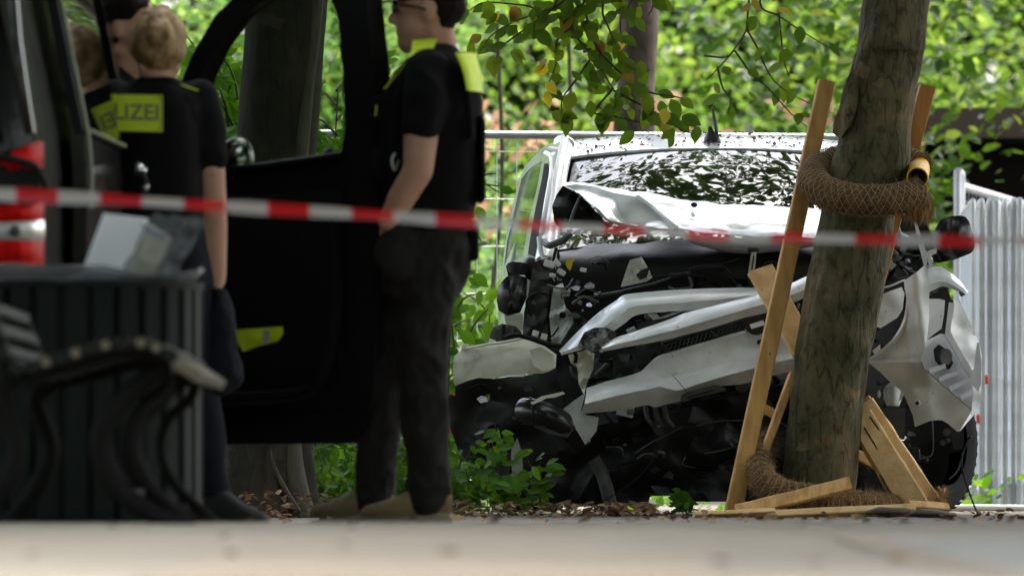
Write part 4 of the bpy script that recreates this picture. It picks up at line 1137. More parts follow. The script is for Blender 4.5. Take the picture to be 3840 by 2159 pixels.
for k in range(46):
    mb = MB()
    x, y = ge.uniform(2200, 3000), ge.uniform(1130, 1620); q = P(x, y, ge.uniform(37.72, 37.95))
    Mr = Matrix.Rotation(ge.uniform(-.8, .8), 3, 'Y') @ Matrix.Rotation(ge.uniform(-.5, .5), 3, 'X')
    if ge.random() < 0.6: mb.box(q, (ge.uniform(.03, .14), ge.uniform(.03, .08), ge.uniform(.02, .09)), Mr, 0.006)
    else: mb.lathe([(0.0, -.02), (ge.uniform(.015, .05), -.02), (ge.uniform(.015, .05), .02), (0, .02)], q, Mr @ Matrix.Rotation(1.57, 3, 'X'), 12)
    mb.build('engine_part', 'engine_grey', eng)
for k in range(26):
    mb = MB()
    x, y = ge.uniform(2120, 3380), ge.uniform(990, 1600)
    pts = [P(x, y, 37.8)]
    ang = ge.uniform(0, 6.28)
    for j in range(4):
        ang += ge.uniform(-.9, .9); x += 60 * math.cos(ang); y += 38 * math.sin(ang)
        pts.append(P(min(max(x, 2110), 3420), min(max(y, 980), 1700), 37.8 + ge.uniform(-.12, .12)))
    mb.tube(smooth_path(pts, 4), ge.choice([0.006, 0.009, 0.016]), 7)
    mb.build('hose', 'black_rubber', eng)
# radiator fins slab lower middle
mb = MB().panel([(2560, 1520), (2960, 1420), (2960, 1860), (2600, 1850)], pl(37.86, 2700), 0.03, step=60)
mb.build('radiator', 'black_plastic', wreck)
mb = MB()
for k in range(9):
    y = 1500 + k * 36; mb.tube([P(2590 + k * 3, y + 20, 37.83), P(2950, y - 50, 37.83)], 0.005, 5)
mb.build('radiator_tube', 'engine_grey', wreck)
# crushed under-tray
ut = [(2060, 1640), (2180, 1610), (2300, 1580), (2500, 1540), (2560, 1530), (2950, 1440), (2960, 1870), (2580, 1880), (2562, 1858), (2440, 1858), (2425, 1892), (2120, 1900), (2050, 1840)]
mb = MB().panel(ut, crump(pl(37.72, 2500, 0, 1600, 0.0004), 0.10, 0.011, 9), 0.01, step=30); mb.build('under_tray', 'black_plastic', wreck)
MB().tube(smooth_path([P(2225, 1720, 37.6), P(2260, 1780, 37.6), P(2290, 1890, 37.6)], 3), 0.03, 8).build('tow_arm', 'engine_grey', wreck)
MB().tube(smooth_path([P(2160, 1925, 37.3), P(2250, 1885, 37.4), P(2380, 1800, 37.5), P(2480, 1690, 37.6)], 4), 0.003, 5).build('cable', 'black_rubber', wreck)
MB().tube(smooth_path([P(2518, 1400, 37.3), P(2580, 1470, 37.3), P(2680, 1560, 37.35), P(2760, 1640, 37.45)], 4), 0.0014, 5).build('cable', 'black_rubber', wreck)
for k, pts in enumerate(([(2380, 1700), (2440, 1660), (2560, 1600)], [(2600, 1600), (2680, 1580), (2800, 1575)], [(2640, 1700), (2700, 1690), (2780, 1670)])):
    MB().tube(smooth_path([P(x, y, 37.60) for x, y in pts], 3), 0.004, 5).build('brace', 'engine_grey', wreck)
for k, x in enumerate((2420, 2455, 2490)):
    MB().tube(smooth_path([P(x, 1525, 37.62), P(x + 10, 1570, 37.6), P(x + 32, 1600, 37.62)], 3), 0.012, 7).build('bracket', 'engine_grey', wreck)
lb = MB().panel([(2313, 1525), (2382, 1522), (2372, 1567), (2310, 1552)], pl(37.55, 2340), 0.002, step=60).build('paper_label', 'paper_white', wreck)
mb = MB()
for k in range(7): mb.panel([(2352 + k * 3.6, 1532 + k * .3), (2353.6 + k * 3.6, 1532), (2352 + k * 3.6, 1556), (2350 + k * 3.6, 1555)], cst(37.547), 0.001, step=60)
mb.build('barcode', 'black_plastic', lb)

gd = random.Random(77)
for (x0, x1, y0, y1, Y, n) in ((2080, 2240, 960, 1300, 37.70, 22), (2230, 3000, 1000, 1110, 37.78, 14), (2220, 2560, 1310, 1450, 37.60, 20), (2250, 2950, 1520, 1800, 37.58, 22), (3230, 3480, 1250, 1700, 37.78, 22), (1720, 2080, 1450, 1620, 37.62, 10), (3340, 3470, 900, 1020, 37.82, 10)):
    for k in range(n):
        x, y = gd.uniform(x0, x1), gd.uniform(y0, y1)
        m = gd.choice(['engine_grey', 'engine_grey', 'dark_metal', 'dark_metal', 'black_gloss', 'black_gloss', 'engine_grey', 'steel', 'raw_plastic' if 2060 < x < 2260 or x > 3200 else 'dark_metal'])
        if gd.random() < 0.55:
            r_ = gd.uniform(6, 24); a0 = gd.uniform(0, 6.28); nn = gd.randint(4, 6)
            ol = [(x + r_ * gd.uniform(.5, 1.2) * math.cos(a0 + 6.283 * q / nn), y + r_ * gd.uniform(.35, .9) * math.sin(a0 + 6.283 * q / nn)) for q in range(nn)]
            kx, ky = gd.uniform(-.002, .002), gd.uniform(-.002, .002)
            MB().panel(ol, lambda px, py, kx=kx, ky=ky, x=x, y=y, Y=Y: Y + (px - x) * kx + (py - y) * ky, gd.uniform(.004, .014), step=30).build('fragment', m, wreck)
        else:
            an_ = gd.uniform(0, 6.28); ln = gd.uniform(20, 70)
            MB().tube(smooth_path([P(x, y, Y), P(x + ln * math.cos(an_), y + ln * .6 * math.sin(an_), Y - .03), P(x + 1.6 * ln * math.cos(an_ + .7), y + ln * .9 * math.sin(an_ + .7), Y)], 3), gd.choice([.002, .004, .007]), 6).build('wiring', gd.choice(['black_rubber', 'engine_grey', 'dark_metal']), wreck)
# wiper arm and its spindle bar
MB().tube([P(2245, 1112, 37.75), P(2330, 1098, 37.75), P(2450, 1068, 37.78), P(2560, 1030, 37.82), P(2680, 1000, 37.86), P(2775, 968, 37.88)], [0.013, 0.013, 0.011, 0.009, 0.006, 0.004], 8).build('wiper', 'black_plastic', wreck)
MB().tube([P(2160, 1110, 37.8), P(2245, 1112, 37.75)], 0.003, 6).build('wiper', 'dark_metal', wreck)
MB().panel([(2232, 1094), (2255, 1092), (2240, 1106), (2226, 1104)], pl(37.72, 2240), 0.006).build('clip', 'raw_plastic', wreck)
MB().tube(smooth_path([P(2450, 1035, 37.9), P(2580, 1025, 37.9), P(2700, 1005, 37.9)], 3), 0.006, 6).build('wiper', 'dark_metal', wreck)
# torn piece of pale foam
mb = MB().panel([(2362, 975), (2405, 963), (2428, 1000), (2447, 1040), (2424, 1056), (2328, 1076), (2347, 1015)], crump(pl(37.70, 2390), 0.02, 0.05, 3), 0.03, step=12).build('foam_piece', 'foam', wreck)
mb2 = MB().panel([(2385, 1030), (2405, 1012), (2438, 1000), (2425, 1040), (2400, 1050)], pl(37.68, 2400), 0.004, step=12).build('foam_scrap', 'black_plastic', wreck)
# slotted metal strap
mb = MB().panel([(2817, 945), (2838, 945), (2832, 1000), (2826, 1028), (2811, 1028), (2806, 1020)], pl(37.66, 2820), 0.004, step=30, holes=[[(2824, 958), (2829, 958), (2822, 1012), (2816, 1012)]]).build('strap', 'steel', wreck)
MB().box(P(2824, 938, 37.72), (0.05, 0.05, 0.02), None, 0.004).build('strap_mount', 'black_plastic', wreck)
# yellow leaf caught at the screen corner
put_leaf(M_OV_YEL, P(2150, 965, 37.95), 0.06, wreck, 0.9); put_leaf(M_OV_YEL, P(2136, 980, 37.95), 0.05, wreck, 0.9)

# ---- bent upper cross-member
up_ = [(2100, 1319), (2135, 1284), (2170, 1247), (2240, 1181), (2317, 1129), (2345, 1111), (2414, 1102), (2554, 1090), (2694, 1085), (2850, 1083), (2930, 1083)]
lo_ = [(2104, 1330), (2180, 1312), (2230, 1290), (2296, 1247), (2345, 1211), (2376, 1187), (2428, 1176), (2540, 1167), (2624, 1160), (2760, 1130), (2930, 1110)]
def strip(up_, lo_, Yf, n=5, bulge=0.05, th=0.006, k=4, crumple=0.004, fr=9, seed=0):
    rows = []
    for r in range(n):
        t = r / (n - 1)
        row = []
        for i in range(len(up_)):
            x = up_[i][0] * (1 - t) + lo_[i][0] * t; y = up_[i][1] * (1 - t) + lo_[i][1] * t
            row.append(P(x, y, Yf(x, t)))
        rows.append(smooth_path(row, k))
    mb = MB().slab(rows, th)
    if crumple: mb.shake(crumple, fr, seed); mb.crease(crumple * 1.3, fr * .9, seed)
    return mb
strip(up_, lo_, lambda x, t: 37.66 - 0.10 * math.sin(min(1, t * 1.35) * 1.9) + 0.0001 * (2500 - x) * 0, n=6, seed=1).build('cross_member', 'white_paint', wreck, sharp=45)
cm = [o for o in bpy.data.objects if o.name.startswith('cross_member')][-1]
mb = MB().panel([(2168, 1290), (2190, 1246), (2230, 1228), (2275, 1228), (2300, 1240), (2312, 1262), (2296, 1282), (2262, 1304), (2240, 1318), (2205, 1312), (2172, 1308)], crump(pl(37.535, 2240), 0.02, 0.05, 6), 0.03, step=12)
mb.build('scuffed_corner', 'scuff', cm)
MB().lathe([(0.0, -.002), (.012, -.002), (.02, .0), (.02, .02)], P(2296, 1257, 37.52), Matrix.Rotation(-1.57, 3, 'X'), 14).build('bolt_hole', 'dark_metal', cm)
MB().panel([(2428, 1178), (2462, 1175), (2475, 1190), (2520, 1172), (2560, 1168), (2500, 1190), (2450, 1200)], pl(37.6, 2450), 0.006).build('tab', 'white_plastic', cm)
MB().panel([(2385, 1216), (2440, 1196), (2520, 1190), (2490, 1212), (2400, 1232)], pl(37.66, 2450), 0.02).build('bracket', 'engine_grey', wreck)
MB().tube([P(2355, 1252, 37.66), P(2385, 1238, 37.66)], 0.022, 10).build('hose_end', 'raw_plastic', wreck)
# ---- upper bumper strip (grille lid), bright and twisted
up2 = [(2257, 1306), (2310, 1272), (2380, 1248), (2449, 1223), (2510, 1202), (2568, 1181), (2694, 1146), (2770, 1126), (2848, 1104), (2930, 1080), (3019, 1046), (3100, 1015)]
lo2 = [(2262, 1311), (2320, 1303), (2400, 1290), (2467, 1275), (2545, 1257), (2624, 1237), (2705, 1214), (2792, 1190), (2886, 1164), (2950, 1140), (3019, 1112), (3100, 1080)]
strip(up2, lo2, lambda x, t: 37.50 - 0.08 * math.sin(t * 2.6), n=6, seed=2, crumple=0.005).build('grille_lid', 'white_paint', wreck, sharp=45)
# ---- grille: black back with slanting bars
gb = [(2300, 1318), (2470, 1285), (2620, 1250), (2790, 1203), (2890, 1175), (2990, 1130), (2990, 1200), (2880, 1230), (2780, 1250), (2600, 1300), (2470, 1340), (2440, 1360), (2400, 1395), (2300, 1420)]
grl = MB().panel(gb, crump(pl(37.62, 2600), 0.03, 0.02, 8), 0.02, step=30).build('grille', 'black_plastic', wreck)
for k in range(26):
    x = 2500 + k * 16; yt = 1283 - (x - 2500) * 0.265; 
    MB().beam(P(x + 6, yt + 4, 37.585), P(x - 8, yt + 46, 37.585), 0.006, 0.012, ch=0.001).build('grille_bar', 'black_gloss', grl)
for k in range(3):
    MB().beam(P(2480, 1298 + k * 14, 37.575), P(2870, 1192 + k * 14, 37.575), 0.004, 0.01, ch=0.001).build('grille_bar', 'black_gloss', grl)
# badge mount: dark disc with white tag, on a pale pad
MB().panel([(2792, 1230), (2830, 1215), (2880, 1225), (2880, 1300), (2840, 1300), (2806, 1280)], pl(37.50, 2840), 0.01).build('badge_pad', 'raw_plastic', wreck)
bd = MB().lathe([(0, -.012), (.050, -.012), (.056, -.006), (.056, .01)], P(2836, 1208, 37.47), Matrix.Rotation(1.57, 3, 'X'), 24).build('badge_mount', 'black_plastic', wreck)
MB().panel([(2810, 1216), (2862, 1200), (2868, 1218), (2818, 1233)], cst(37.45), 0.003).build('label', 'paper_white', bd)
MB().panel([(2838, 1276), (2876, 1262), (2876, 1282), (2840, 1292)], cst(37.478), 0.006).build('slot', 'black_plastic', wreck)

# ---- main bumper skin: upper face, ledge, lower face
e0 = [(2200, 1460), (2300, 1428), (2387, 1402), (2413, 1389), (2450, 1352), (2476, 1335), (2540, 1314), (2599, 1296), (2690, 1271), (2785, 1246), (2880, 1220), (3000, 1188), (3090, 1165)]
e1 = [(2200, 1478), (2300, 1450), (2387, 1432), (2415, 1426), (2450, 1421), (2490, 1424), (2545, 1417), (2610, 1400), (2700, 1376), (2800, 1349), (2890, 1330), (3000, 1305), (3090, 1283)]
e2 = [(2193, 1508), (2300, 1482), (2387, 1462), (2420, 1456), (2470, 1443), (2500, 1450), (2545, 1457), (2610, 1438), (2700, 1408), (2800, 1382), (2890, 1360), (3000, 1334), (3090, 1312)]
e3 = [(2180, 1546), (2300, 1537), (2387, 1524), (2431, 1517), (2457, 1524), (2500, 1513), (2550, 1500), (2600, 1470), (2681, 1445), (2790, 1436), (2890, 1410), (3000, 1383), (3090, 1362)]
Yb = {0: 37.54, 1: 37.50, 2: 37.42, 3: 37.46}
rows = []
seq = [(e0, 37.545), (e0, 37.52), (e1, 37.515), (e1, 37.50), (e2, 37.425), (e2, 37.415), (e3, 37.455)]
mixs = [(e0, e0, 0, 37.55), (e0, e1, .1, 37.53), (e0, e1, .5, 37.525), (e0, e1, .93, 37.515), (e1, e2, .05, 37.505), (e1, e2, .5, 37.46), (e1, e2, .95, 37.42), (e2, e3, .08, 37.41), (e2, e3, .5, 37.43), (e2, e3, 1.0, 37.46)]
for A_, B_, t, Y in mixs:
    rows.append(smooth_path([P(A_[i][0] * (1 - t) + B_[i][0] * t, A_[i][1] * (1 - t) + B_[i][1] * t, Y + 0.00002 * (2700 - A_[i][0])) for i in range(len(e0))], 4))
mb = MB().slab(rows, 0.005); mb.shake(0.004, 6, 8); mb.crease(0.004, 7, 3)
bumper = mb.build('bumper', 'white_plastic', wreck, sharp=28)
MB().panel([(2551, 1498), (2556, 1480), (2570, 1472), (2680, 1442), (2695, 1444), (2722, 1456), (2718, 1464), (2600, 1492), (2565, 1508)], pl(37.40, 2640), 0.02, step=20).build('trim_insert', 'black_gloss', bumper)
MB().tube([P(2575, 1488, 37.395), P(2680, 1458, 37.395)], 0.006, 6).build('trim_insert', 'black_plastic', bumper)
mb = MB()
for (x0, y0, x1, y1) in ((2200, 1519, 2235, 1488), (2245, 1508, 2300, 1480), (2270, 1505, 2296, 1494), (2486, 1370, 2487, 1342), (2451, 1375, 2452, 1364), (2560, 1420, 2820, 1345)):
    mb.tube([P(x0, y0, 37.418 if y0 > 1460 else 37.512), P(x1, y1, 37.418 if y0 > 1460 else 37.512)], 0.0013, 4)
mb.build('scratches', 'paper_white', bumper)['kind'] = 'stuff'
# torn shard hanging at the left end
MB().panel([(2081, 1549), (2115, 1530), (2152, 1501), (2196, 1471), (2178, 1542), (2200, 1555), (2245, 1564), (2243, 1580), (2237, 1616), (2195, 1667), (2163, 1613), (2115, 1575)], crump(pl(37.47, 2160, 0, 1560, -0.0002), 0.015, 0.02, 5), 0.005, step=18).build('bumper_shard', 'hood_underside', bumper)

# ---- headlamp housing torn out on the left
hl = [(1698, 1384), (1704, 1335), (1731, 1311), (1775, 1302), (1822, 1293), (1883, 1282), (1930, 1270), (1968, 1264), (2010, 1272), (2059, 1309), (2087, 1329), (2084, 1378), (2060, 1392), (2035, 1399), (1960, 1402), (1901, 1408), (1847, 1418), (1798, 1415), (1760, 1425), (1731, 1435), (1707, 1446), (1700, 1430)]
hlf = lambda x, y: 37.55 - 0.06 * math.sin((x - 1690) / 400 * 3.1) - 0.03 * math.sin((y - 1270) / 170 * 3.1) + 0.012 * noise.noise(Vector((x * .02, y * .03, 1)))
lamp = MB().panel(hl, hlf, 0.10, step=16).build('headlamp', 'headlight_back', wreck, sharp=50)
MB().lathe([(0, -.004), (.018, -.004), (.020, 0), (.020, .02)], P(1786, 1328, 37.485), Matrix.Rotation(1.57, 3, 'X'), 16).build('cap', 'foam', lamp)
MB().lathe([(0, -.004), (.006, -.004), (.007, 0), (.007, .02)], P(1744, 1358, 37.50), Matrix.Rotation(1.57, 3, 'X'), 10).build('cap', 'foam', lamp)
MB().tube(smooth_path([P(1735, 1309, 37.5), P(1830, 1290, 37.46), P(1900, 1281, 37.45), P(1980, 1263, 37.45)], 4), 0.007, 6).build('rim', 'headlight_back', lamp)
for x, y in ((1745, 1300), (1845, 1283), (2008, 1250), (2040, 1262)):
    MB().box(P(x, y, 37.5), (0.028, 0.02, 0.026), Matrix.Rotation(0.3, 3, 'Y'), 0.003).build('lug', 'foam', lamp)
MB().panel([(1985, 1310), (2030, 1300), (2075, 1330), (2078, 1375), (2040, 1390), (2000, 1372)], pl(37.44, 2030), 0.02, step=20).build('lens_bulge', 'headlight_back', lamp)
MB().panel([(1905, 1404), (1965, 1402), (1965, 1412), (1908, 1412)], pl(37.44, 2030), 0.01, step=20).build('chip', 'paper_white', lamp)
MB().tube(smooth_path([P(1890, 1268, 37.42), P(1930, 1256, 37.40), P(1985, 1268, 37.40), P(2050, 1290, 37.40), P(2100, 1296, 37.45)], 4), 0.010, 8).build('wiring', 'black_rubber', wreck)
# black cover poking up behind the lamp
MB().panel([(1834, 1290), (1838, 1255), (1850, 1226), (1883, 1213), (1932, 1222), (1956, 1244), (1960, 1280), (1880, 1290)], lambda x, y: 37.75 - 0.04 * math.sin((x - 1834) / 126 * 3.1), 0.06, step=18).build('lamp_cover', 'black_gloss', wreck)
# crumpled inner wing between lamp and screen
MB().panel([(2000, 985), (2060, 960), (2075, 1010), (2060, 1100), (2050, 1180), (2055, 1270), (2045, 1300), (1960, 1262), (1965, 1170), (1985, 1080)], crump(pl(37.95, 2020), 0.06, 0.02, 3), 0.01, step=18).build('inner_wing', 'dark_metal', wreck)
MB().panel([(2075, 1075), (2110, 1060), (2118, 1085), (2140, 1090), (2135, 1110), (2112, 1112), (2120, 1150), (2145, 1175), (2150, 1210), (2100, 1290), (2070, 1290), (2060, 1190), (2068, 1130)], crump(pl(37.80, 2100), 0.06, 0.03, 5), 0.008, step=14).build('inner_wing', 'hood_underside', wreck)
MB().panel([(2130, 1085), (2138, 1078), (2140, 1095), (2128, 1098)], pl(37.70, 2100), 0.01).build('clip', 'foam', wreck)
MB().panel([(2130, 1330), (2200, 1310), (2230, 1325), (2225, 1380), (2200, 1440), (2190, 1480), (2170, 1440), (2165, 1380), (2140, 1360)], crump(pl(37.66, 2180), 0.05, 0.03, 6), 0.008, step=16).build('inner_wing', 'headlight_back', wreck)
MB().panel([(2080, 1180), (2160, 1170), (2200, 1200), (2180, 1240), (2130, 1290), (2085, 1290)], crump(pl(37.86, 2180), 0.05, 0.03, 7), 0.008, step=16).build('inner_wing', 'engine_grey', wreck)
MB().tube(smooth_path([P(1990, 1180, 37.75), P(1975, 1130, 37.7), P(2010, 1098, 37.7), P(2050, 1104, 37.75)], 4), 0.006, 6).build('wiring', 'black_rubber', wreck)
MB().tube(smooth_path([P(2140, 1310, 37.6), P(2160, 1330, 37.55), P(2158, 1360, 37.55)], 4), 0.009, 6).build('wiring', 'black_rubber', wreck)
MB().tube(smooth_path([P(2040, 905, 38.1), P(2060, 920, 38.0), P(2110, 900, 38.0), P(2140, 872, 38.0)], 4), 0.016, 8).build('hinge', 'engine_grey', wreck)
MB().tube(smooth_path([P(2022, 890, 38.1), P(2030, 950, 38.05), P(2060, 1000, 38.0), P(2085, 1050, 37.95)], 4), 0.012, 8).build('hinge', 'raw_plastic', wreck)
MB().tube(smooth_path([P(2085, 930, 37.98), P(2075, 990, 37.95), P(2090, 1060, 37.9), P(2120, 1090, 37.85)], 4), 0.007, 7).build('wiring', 'black_rubber', wreck)
for (x, y, s, rot) in ((2060, 990, .05, .3), (2090, 985, .035, 1.0), (2105, 1020, .04, .6), (2072, 1032, .03, .2)):
    MB().box(P(x, y, 37.85), (s, s * .7, s * .6), Matrix.Rotation(rot, 3, 'Y'), 0.004).build('clip', rng.choice(['raw_plastic', 'engine_grey', 'foam']), wreck)
# left mirror: hinge pod and hanging shell
mir = MB().ell(P(1915, 1105, 38.05), (0.062, 0.055, 0.085), Matrix.Rotation(0.25, 3, 'Y'), 20, 12)
mir.add([], [])
mb = MB()
prof = [(1900, 1036), (1868, 1072), (1862, 1125), (1870, 1164), (1901, 1184), (1950, 1172), (1974, 1118), (1978, 1040), (1940, 1030)]
mb.panel(prof, lambda x, y: 37.95 - 0.05 * math.sin(max(0, min(1, (x - 1860) / 118)) * 3.14) - 0.03 * math.sin(max(0, min(1, (y - 1030) / 154)) * 3.14), 0.12, step=14)
lm = mb.build('mirror', 'black_gloss', wreck, sharp=50)
MB().panel([(1897, 998), (1905, 986), (1923, 980), (1968, 985), (1978, 1000), (1976, 1030), (1905, 1035)], lambda x, y: 38.0 - 0.03 * math.sin((x - 1897) / 80 * 3.1), 0.08, step=14).build('mirror_pod', 'black_plastic', lm)
MB().ell(P(1990, 1005, 38.05), (0.035, 0.04, 0.055)).build('mirror_foot', 'black_plastic', lm)
MB().panel([(1890, 1180), (1960, 1175), (1965, 1240), (1900, 1230)], pl(38.3, 1900), 0.01).build('wing_rest', 'headlight_back', wreck)
# ---- left wheel arch: hanging liner with a hole, air duct, wheel
lin = [(1707, 1448), (1735, 1436), (1765, 1420), (1800, 1416), (1850, 1420), (1905, 1412), (2040, 1402), (2085, 1380), (2110, 1500), (2100, 1640), (2060, 1700), (2060, 1880), (1990, 1890), (1960, 1760), (1958, 1700), (1940, 1640), (1918, 1680), (1912, 1760), (1900, 1870), (1820, 1850), (1762, 1740), (1719, 1690), (1690, 1610), (1672, 1550), (1667, 1494), (1690, 1478), (1707, 1484)]
MB().panel(lin, crump(pl(37.80, 1900), 0.10, 0.008, 12), 0.008, step=26, holes=[[(1817, 1490), (1822, 1478), (1838, 1478), (1836, 1496), (1826, 1508), (1816, 1506)]]).build('wheel_liner', 'black_plastic', wreck)
MB().panel([(1706, 1810), (1735, 1730), (1762, 1735), (1790, 1760), (1770, 1800), (1745, 1790), (1720, 1802)], crump(pl(37.6, 1750), 0.02, .03, 2), 0.006, step=14).build('liner_scrap', 'hood_underside', wreck)
MB().panel([(1915, 1690), (1942, 1626), (1960, 1650), (1970, 1700), (1966, 1760), (1940, 1775), (1920, 1760)], pl(38.1, 1940), 0.006, step=18).build('wing_rest', 'headlight_back', wreck)
dct = MB().tube(smooth_path([P(1965, 1540, 37.55), P(2010, 1545, 37.50), P(2060, 1560, 37.48), P(2120, 1600, 37.50), P(2180, 1660, 37.55)], 4), [0.058 + 0.002 * (k % 2) for k in range(17)], 18).build('air_duct', 'black_gloss', wreck)
for t in (1998, 2028, 2062):
    MB().lathe([(0.060, -.004), (0.066, -.004), (0.066, .004), (0.060, .004)], P(t, 1543 + (t - 1998) * .3, 37.50), Matrix.Rotation(1.4, 3, 'Y'), 18, cap=False).build('duct_rib', 'black_plastic', dct)
MB().panel([(1988, 1510), (2030, 1485), (2110, 1468), (2120, 1475), (2080, 1490), (2050, 1492), (2000, 1516)], pl(37.44, 2030), 0.012, step=18).build('duct_flange', 'headlight_back', dct)
MB().panel([(2000, 1600), (2080, 1590), (2150, 1610), (2130, 1640), (2060, 1625)], pl(37.45, 2030), 0.012, step=18).build('duct_tray', 'dark_metal', dct)

def wheel(c, r, wdt, yaw, parent):
    M = Matrix.Rotation(yaw, 3, 'Z') @ Matrix.Rotation(math.pi / 2, 3, 'Y')
    prof = [(r * .62, -wdt / 2), (r * .80, -wdt / 2 - .006), (r * .93, -wdt / 2), (r * .985, -wdt * .40), (r, -wdt * .30)]
    mb = MB()
    gr = [-0.22, -0.08, 0.08, 0.22]
    full = prof[:]
    for q in gr:
        full += [(r, wdt * (q - .03)), (r - .007, wdt * (q - .025)), (r - .007, wdt * (q + .025)), (r, wdt * (q + .03))]
    full += [(a, -b) for a, b in reversed(prof)]
    mb.lathe(full, c, M, 56, cap=False)
    wh = mb.build('wheel', 'black_rubber', parent)
    mb = MB()
    for k in range(40):      # sipes across the tread
        a = 2 * math.pi * k / 40
        q = Vector(c) + M @ Vector((r * 1.001 * math.cos(a), r * 1.001 * math.sin(a), 0))
        Mr = M @ Matrix.Rotation(a, 3, 'Z')
        for s in (-1, 1): mb.box(Vector(c) + M @ Vector((math.cos(a) * (r - .001), math.sin(a) * (r - .001), s * wdt * .38)), (0.007, 0.018, wdt * .14), Mr)
    mb.build('tread_blocks', 'black_rubber', wh)['kind'] = 'stuff'
    mb = MB().lathe([(r * .62, -wdt * .45), (r * .60, -wdt * .35), (r * .55, wdt * .1), (r * .2, wdt * .2), (.02, wdt * .2)], c, M, 28, cap=False)
    mb.build('rim', 'dark_metal', wh)
    return wh
wheel(P(3480, 1662, 38.55), 0.305, 0.20, -0.55, wreck)
wheel(P(2010, 1662, 38.65), 0.305, 0.20, 0.15, wreck)
for s in (-1, 1): wheel(L(s * .78, 2.75, 0.30), 0.30, 0.19, 0.061, wreck)
# right arch liner: black curved pieces in front of the tyre
MB().panel([(3215, 1330), (3290, 1240), (3380, 1190), (3470, 1300), (3560, 1400), (3600, 1600), (3602, 1690), (3560, 1700), (3555, 1760), (3530, 1830), (3480, 1880), (3400, 1900), (3260, 1900), (3215, 1700)], lambda x, y: 38.02 + 0.10 * math.sin((x - 3200) / 400 * 3.1), 0.012, step=34).build('wheel_liner', 'black_plastic', wreck)
MB().panel([(3560, 1600), (3612, 1590), (3616, 1640), (3612, 1684), (3575, 1684)], pl(37.95, 3580), 0.01, step=20).build('liner_flap', 'black_plastic', wreck)
MB().tube(smooth_path([P(3609, 1690, 38.0), P(3604, 1720, 38.0), P(3590, 1765, 38.0), P(3560, 1795, 38.0)], 4), 0.004, 6).build('liner_edge', 'engine_grey', wreck)
MB().tube(smooth_path([P(3495, 1560, 37.95), P(3498, 1690, 37.95), P(3470, 1715, 37.95), P(3420, 1722, 37.95)], 4), 0.004, 6).build('liner_edge', 'engine_grey', wreck)
MB().tube(smooth_path([P(3640, 1635, 37.9), P(3625, 1660, 37.9), P(3605, 1740, 37.8), P(3640, 1860, 37.6), P(3672, 1938, 37.4)], 4), 0.0045, 6).build('cable', 'black_rubber', wreck)
for (x, y, s) in ((3550, 1620, .03), (3556, 1650, .02), (3535, 1660, .022), (3430, 1690, .03)):
    MB().lathe([(0, -.01), (s * .5, -.01), (s * .6, .01), (0, .012)], P(x, y, 37.96), Matrix.Rotation(1.57, 3, 'X'), 12).build('fitting', 'dark_metal', wreck)
# fog lamp / pressed steel bits between trunk and corner
fg = MB().lathe([(.0, -.05), (.026, -.05), (.038, -.03), (.043, .0), (.040, .03), (.046, .05)], P(3350, 1480, 37.66), Matrix.Rotation(1.35, 3, 'X'), 18).build('fog_lamp', 'steel', wreck)
MB().panel([(3318, 1450), (3384, 1446), (3382, 1496), (3372, 1522), (3325, 1520), (3312, 1495)], lambda x, y: 37.62 - 0.03 * math.sin((x - 3312) / 72 * 3.1), 0.05, step=12).build('lamp_shell', 'steel', fg)
MB().panel([(3290, 1530), (3396, 1530), (3392, 1648), (3300, 1640)], pl(37.74, 3340), 0.008, step=26).build('crash_plate', 'dark_metal', wreck)
MB().panel([(3230, 1460), (3310, 1450), (3312, 1520), (3250, 1530)], pl(37.76, 3270), 0.03, step=26).build('crash_plate', 'engine_grey', wreck)
MB().ell(P(3296, 1477, 37.73), (.008, .006, .018)).build('slot', 'foam', wreck)
ax = MB()
for k in range(14):
    ax.box(P(ge.uniform(3215, 3460), ge.uniform(1650, 1860), ge.uniform(37.9, 38.0)), (ge.uniform(.02, .1), .05, ge.uniform(.02, .08)), Matrix.Rotation(ge.uniform(-.7, .7), 3, 'Y'), 0.005)
ax.build('suspension', 'black_plastic', wreck)

# ---- right corner of the bumper and wing
corner = [(3463, 997), (3478, 1008), (3482, 1060), (3484, 1120), (3484, 1184), (3480, 1240), (3476, 1273), (3467, 1314), (3452, 1345), (3454, 1362), (3466, 1385), (3497, 1410), (3539, 1450), (3589, 1491), (3644, 1539), (3620, 1580), (3597, 1617), (3589, 1617), (3555, 1588), (3535, 1576), (3518, 1574), (3485, 1578), (3431, 1600), (3423, 1557), (3402, 1508), (3386, 1470), (3340, 1434), (3300, 1394), (3256, 1359), (3275, 1344), (3303, 1318), (3335, 1285), (3355, 1258), (3376, 1225), (3389, 1191), (3396, 1155), (3398, 1117), (3392, 1080), (3389, 1053), (3411, 1038), (3440, 1018)]
def cornY(x, y):
    base = 37.42 + 0.00075 * max(0, 3480 - x) * (1 if y < 1350 else 0.4)
    ridge = 0.07 * math.exp(-((x - (3420 + (y - 1000) * 0.12)) / 38) ** 2) * (1 if y < 1330 else max(0, 1 - (y - 1330) / 120))
    return base - ridge + 0.00035 * max(0, y - 1350) + 0.012 * noise.noise(Vector((x * .01, y * .01, 3)))
cornr = MB().panel(corner, lambda x, y: cornY(x, y) + 0.016 * abs(noise.noise(Vector((x * .012, y * .009, 9)))) , 0.005, step=11, holes=[[(3434, 1505), (3441, 1502), (3447, 1508), (3446, 1516), (3438, 1519), (3432, 1513)]]).build('bumper_corner', 'white_plastic', wreck, sharp=50)
MB().lathe([(.010, -.003), (.014, -.002), (.010, .004)], P(3440, 1510, 37.46), Matrix.Rotation(1.57, 3, 'X'), 12, cap=False).build('bolt_hole', 'raw_plastic', cornr)
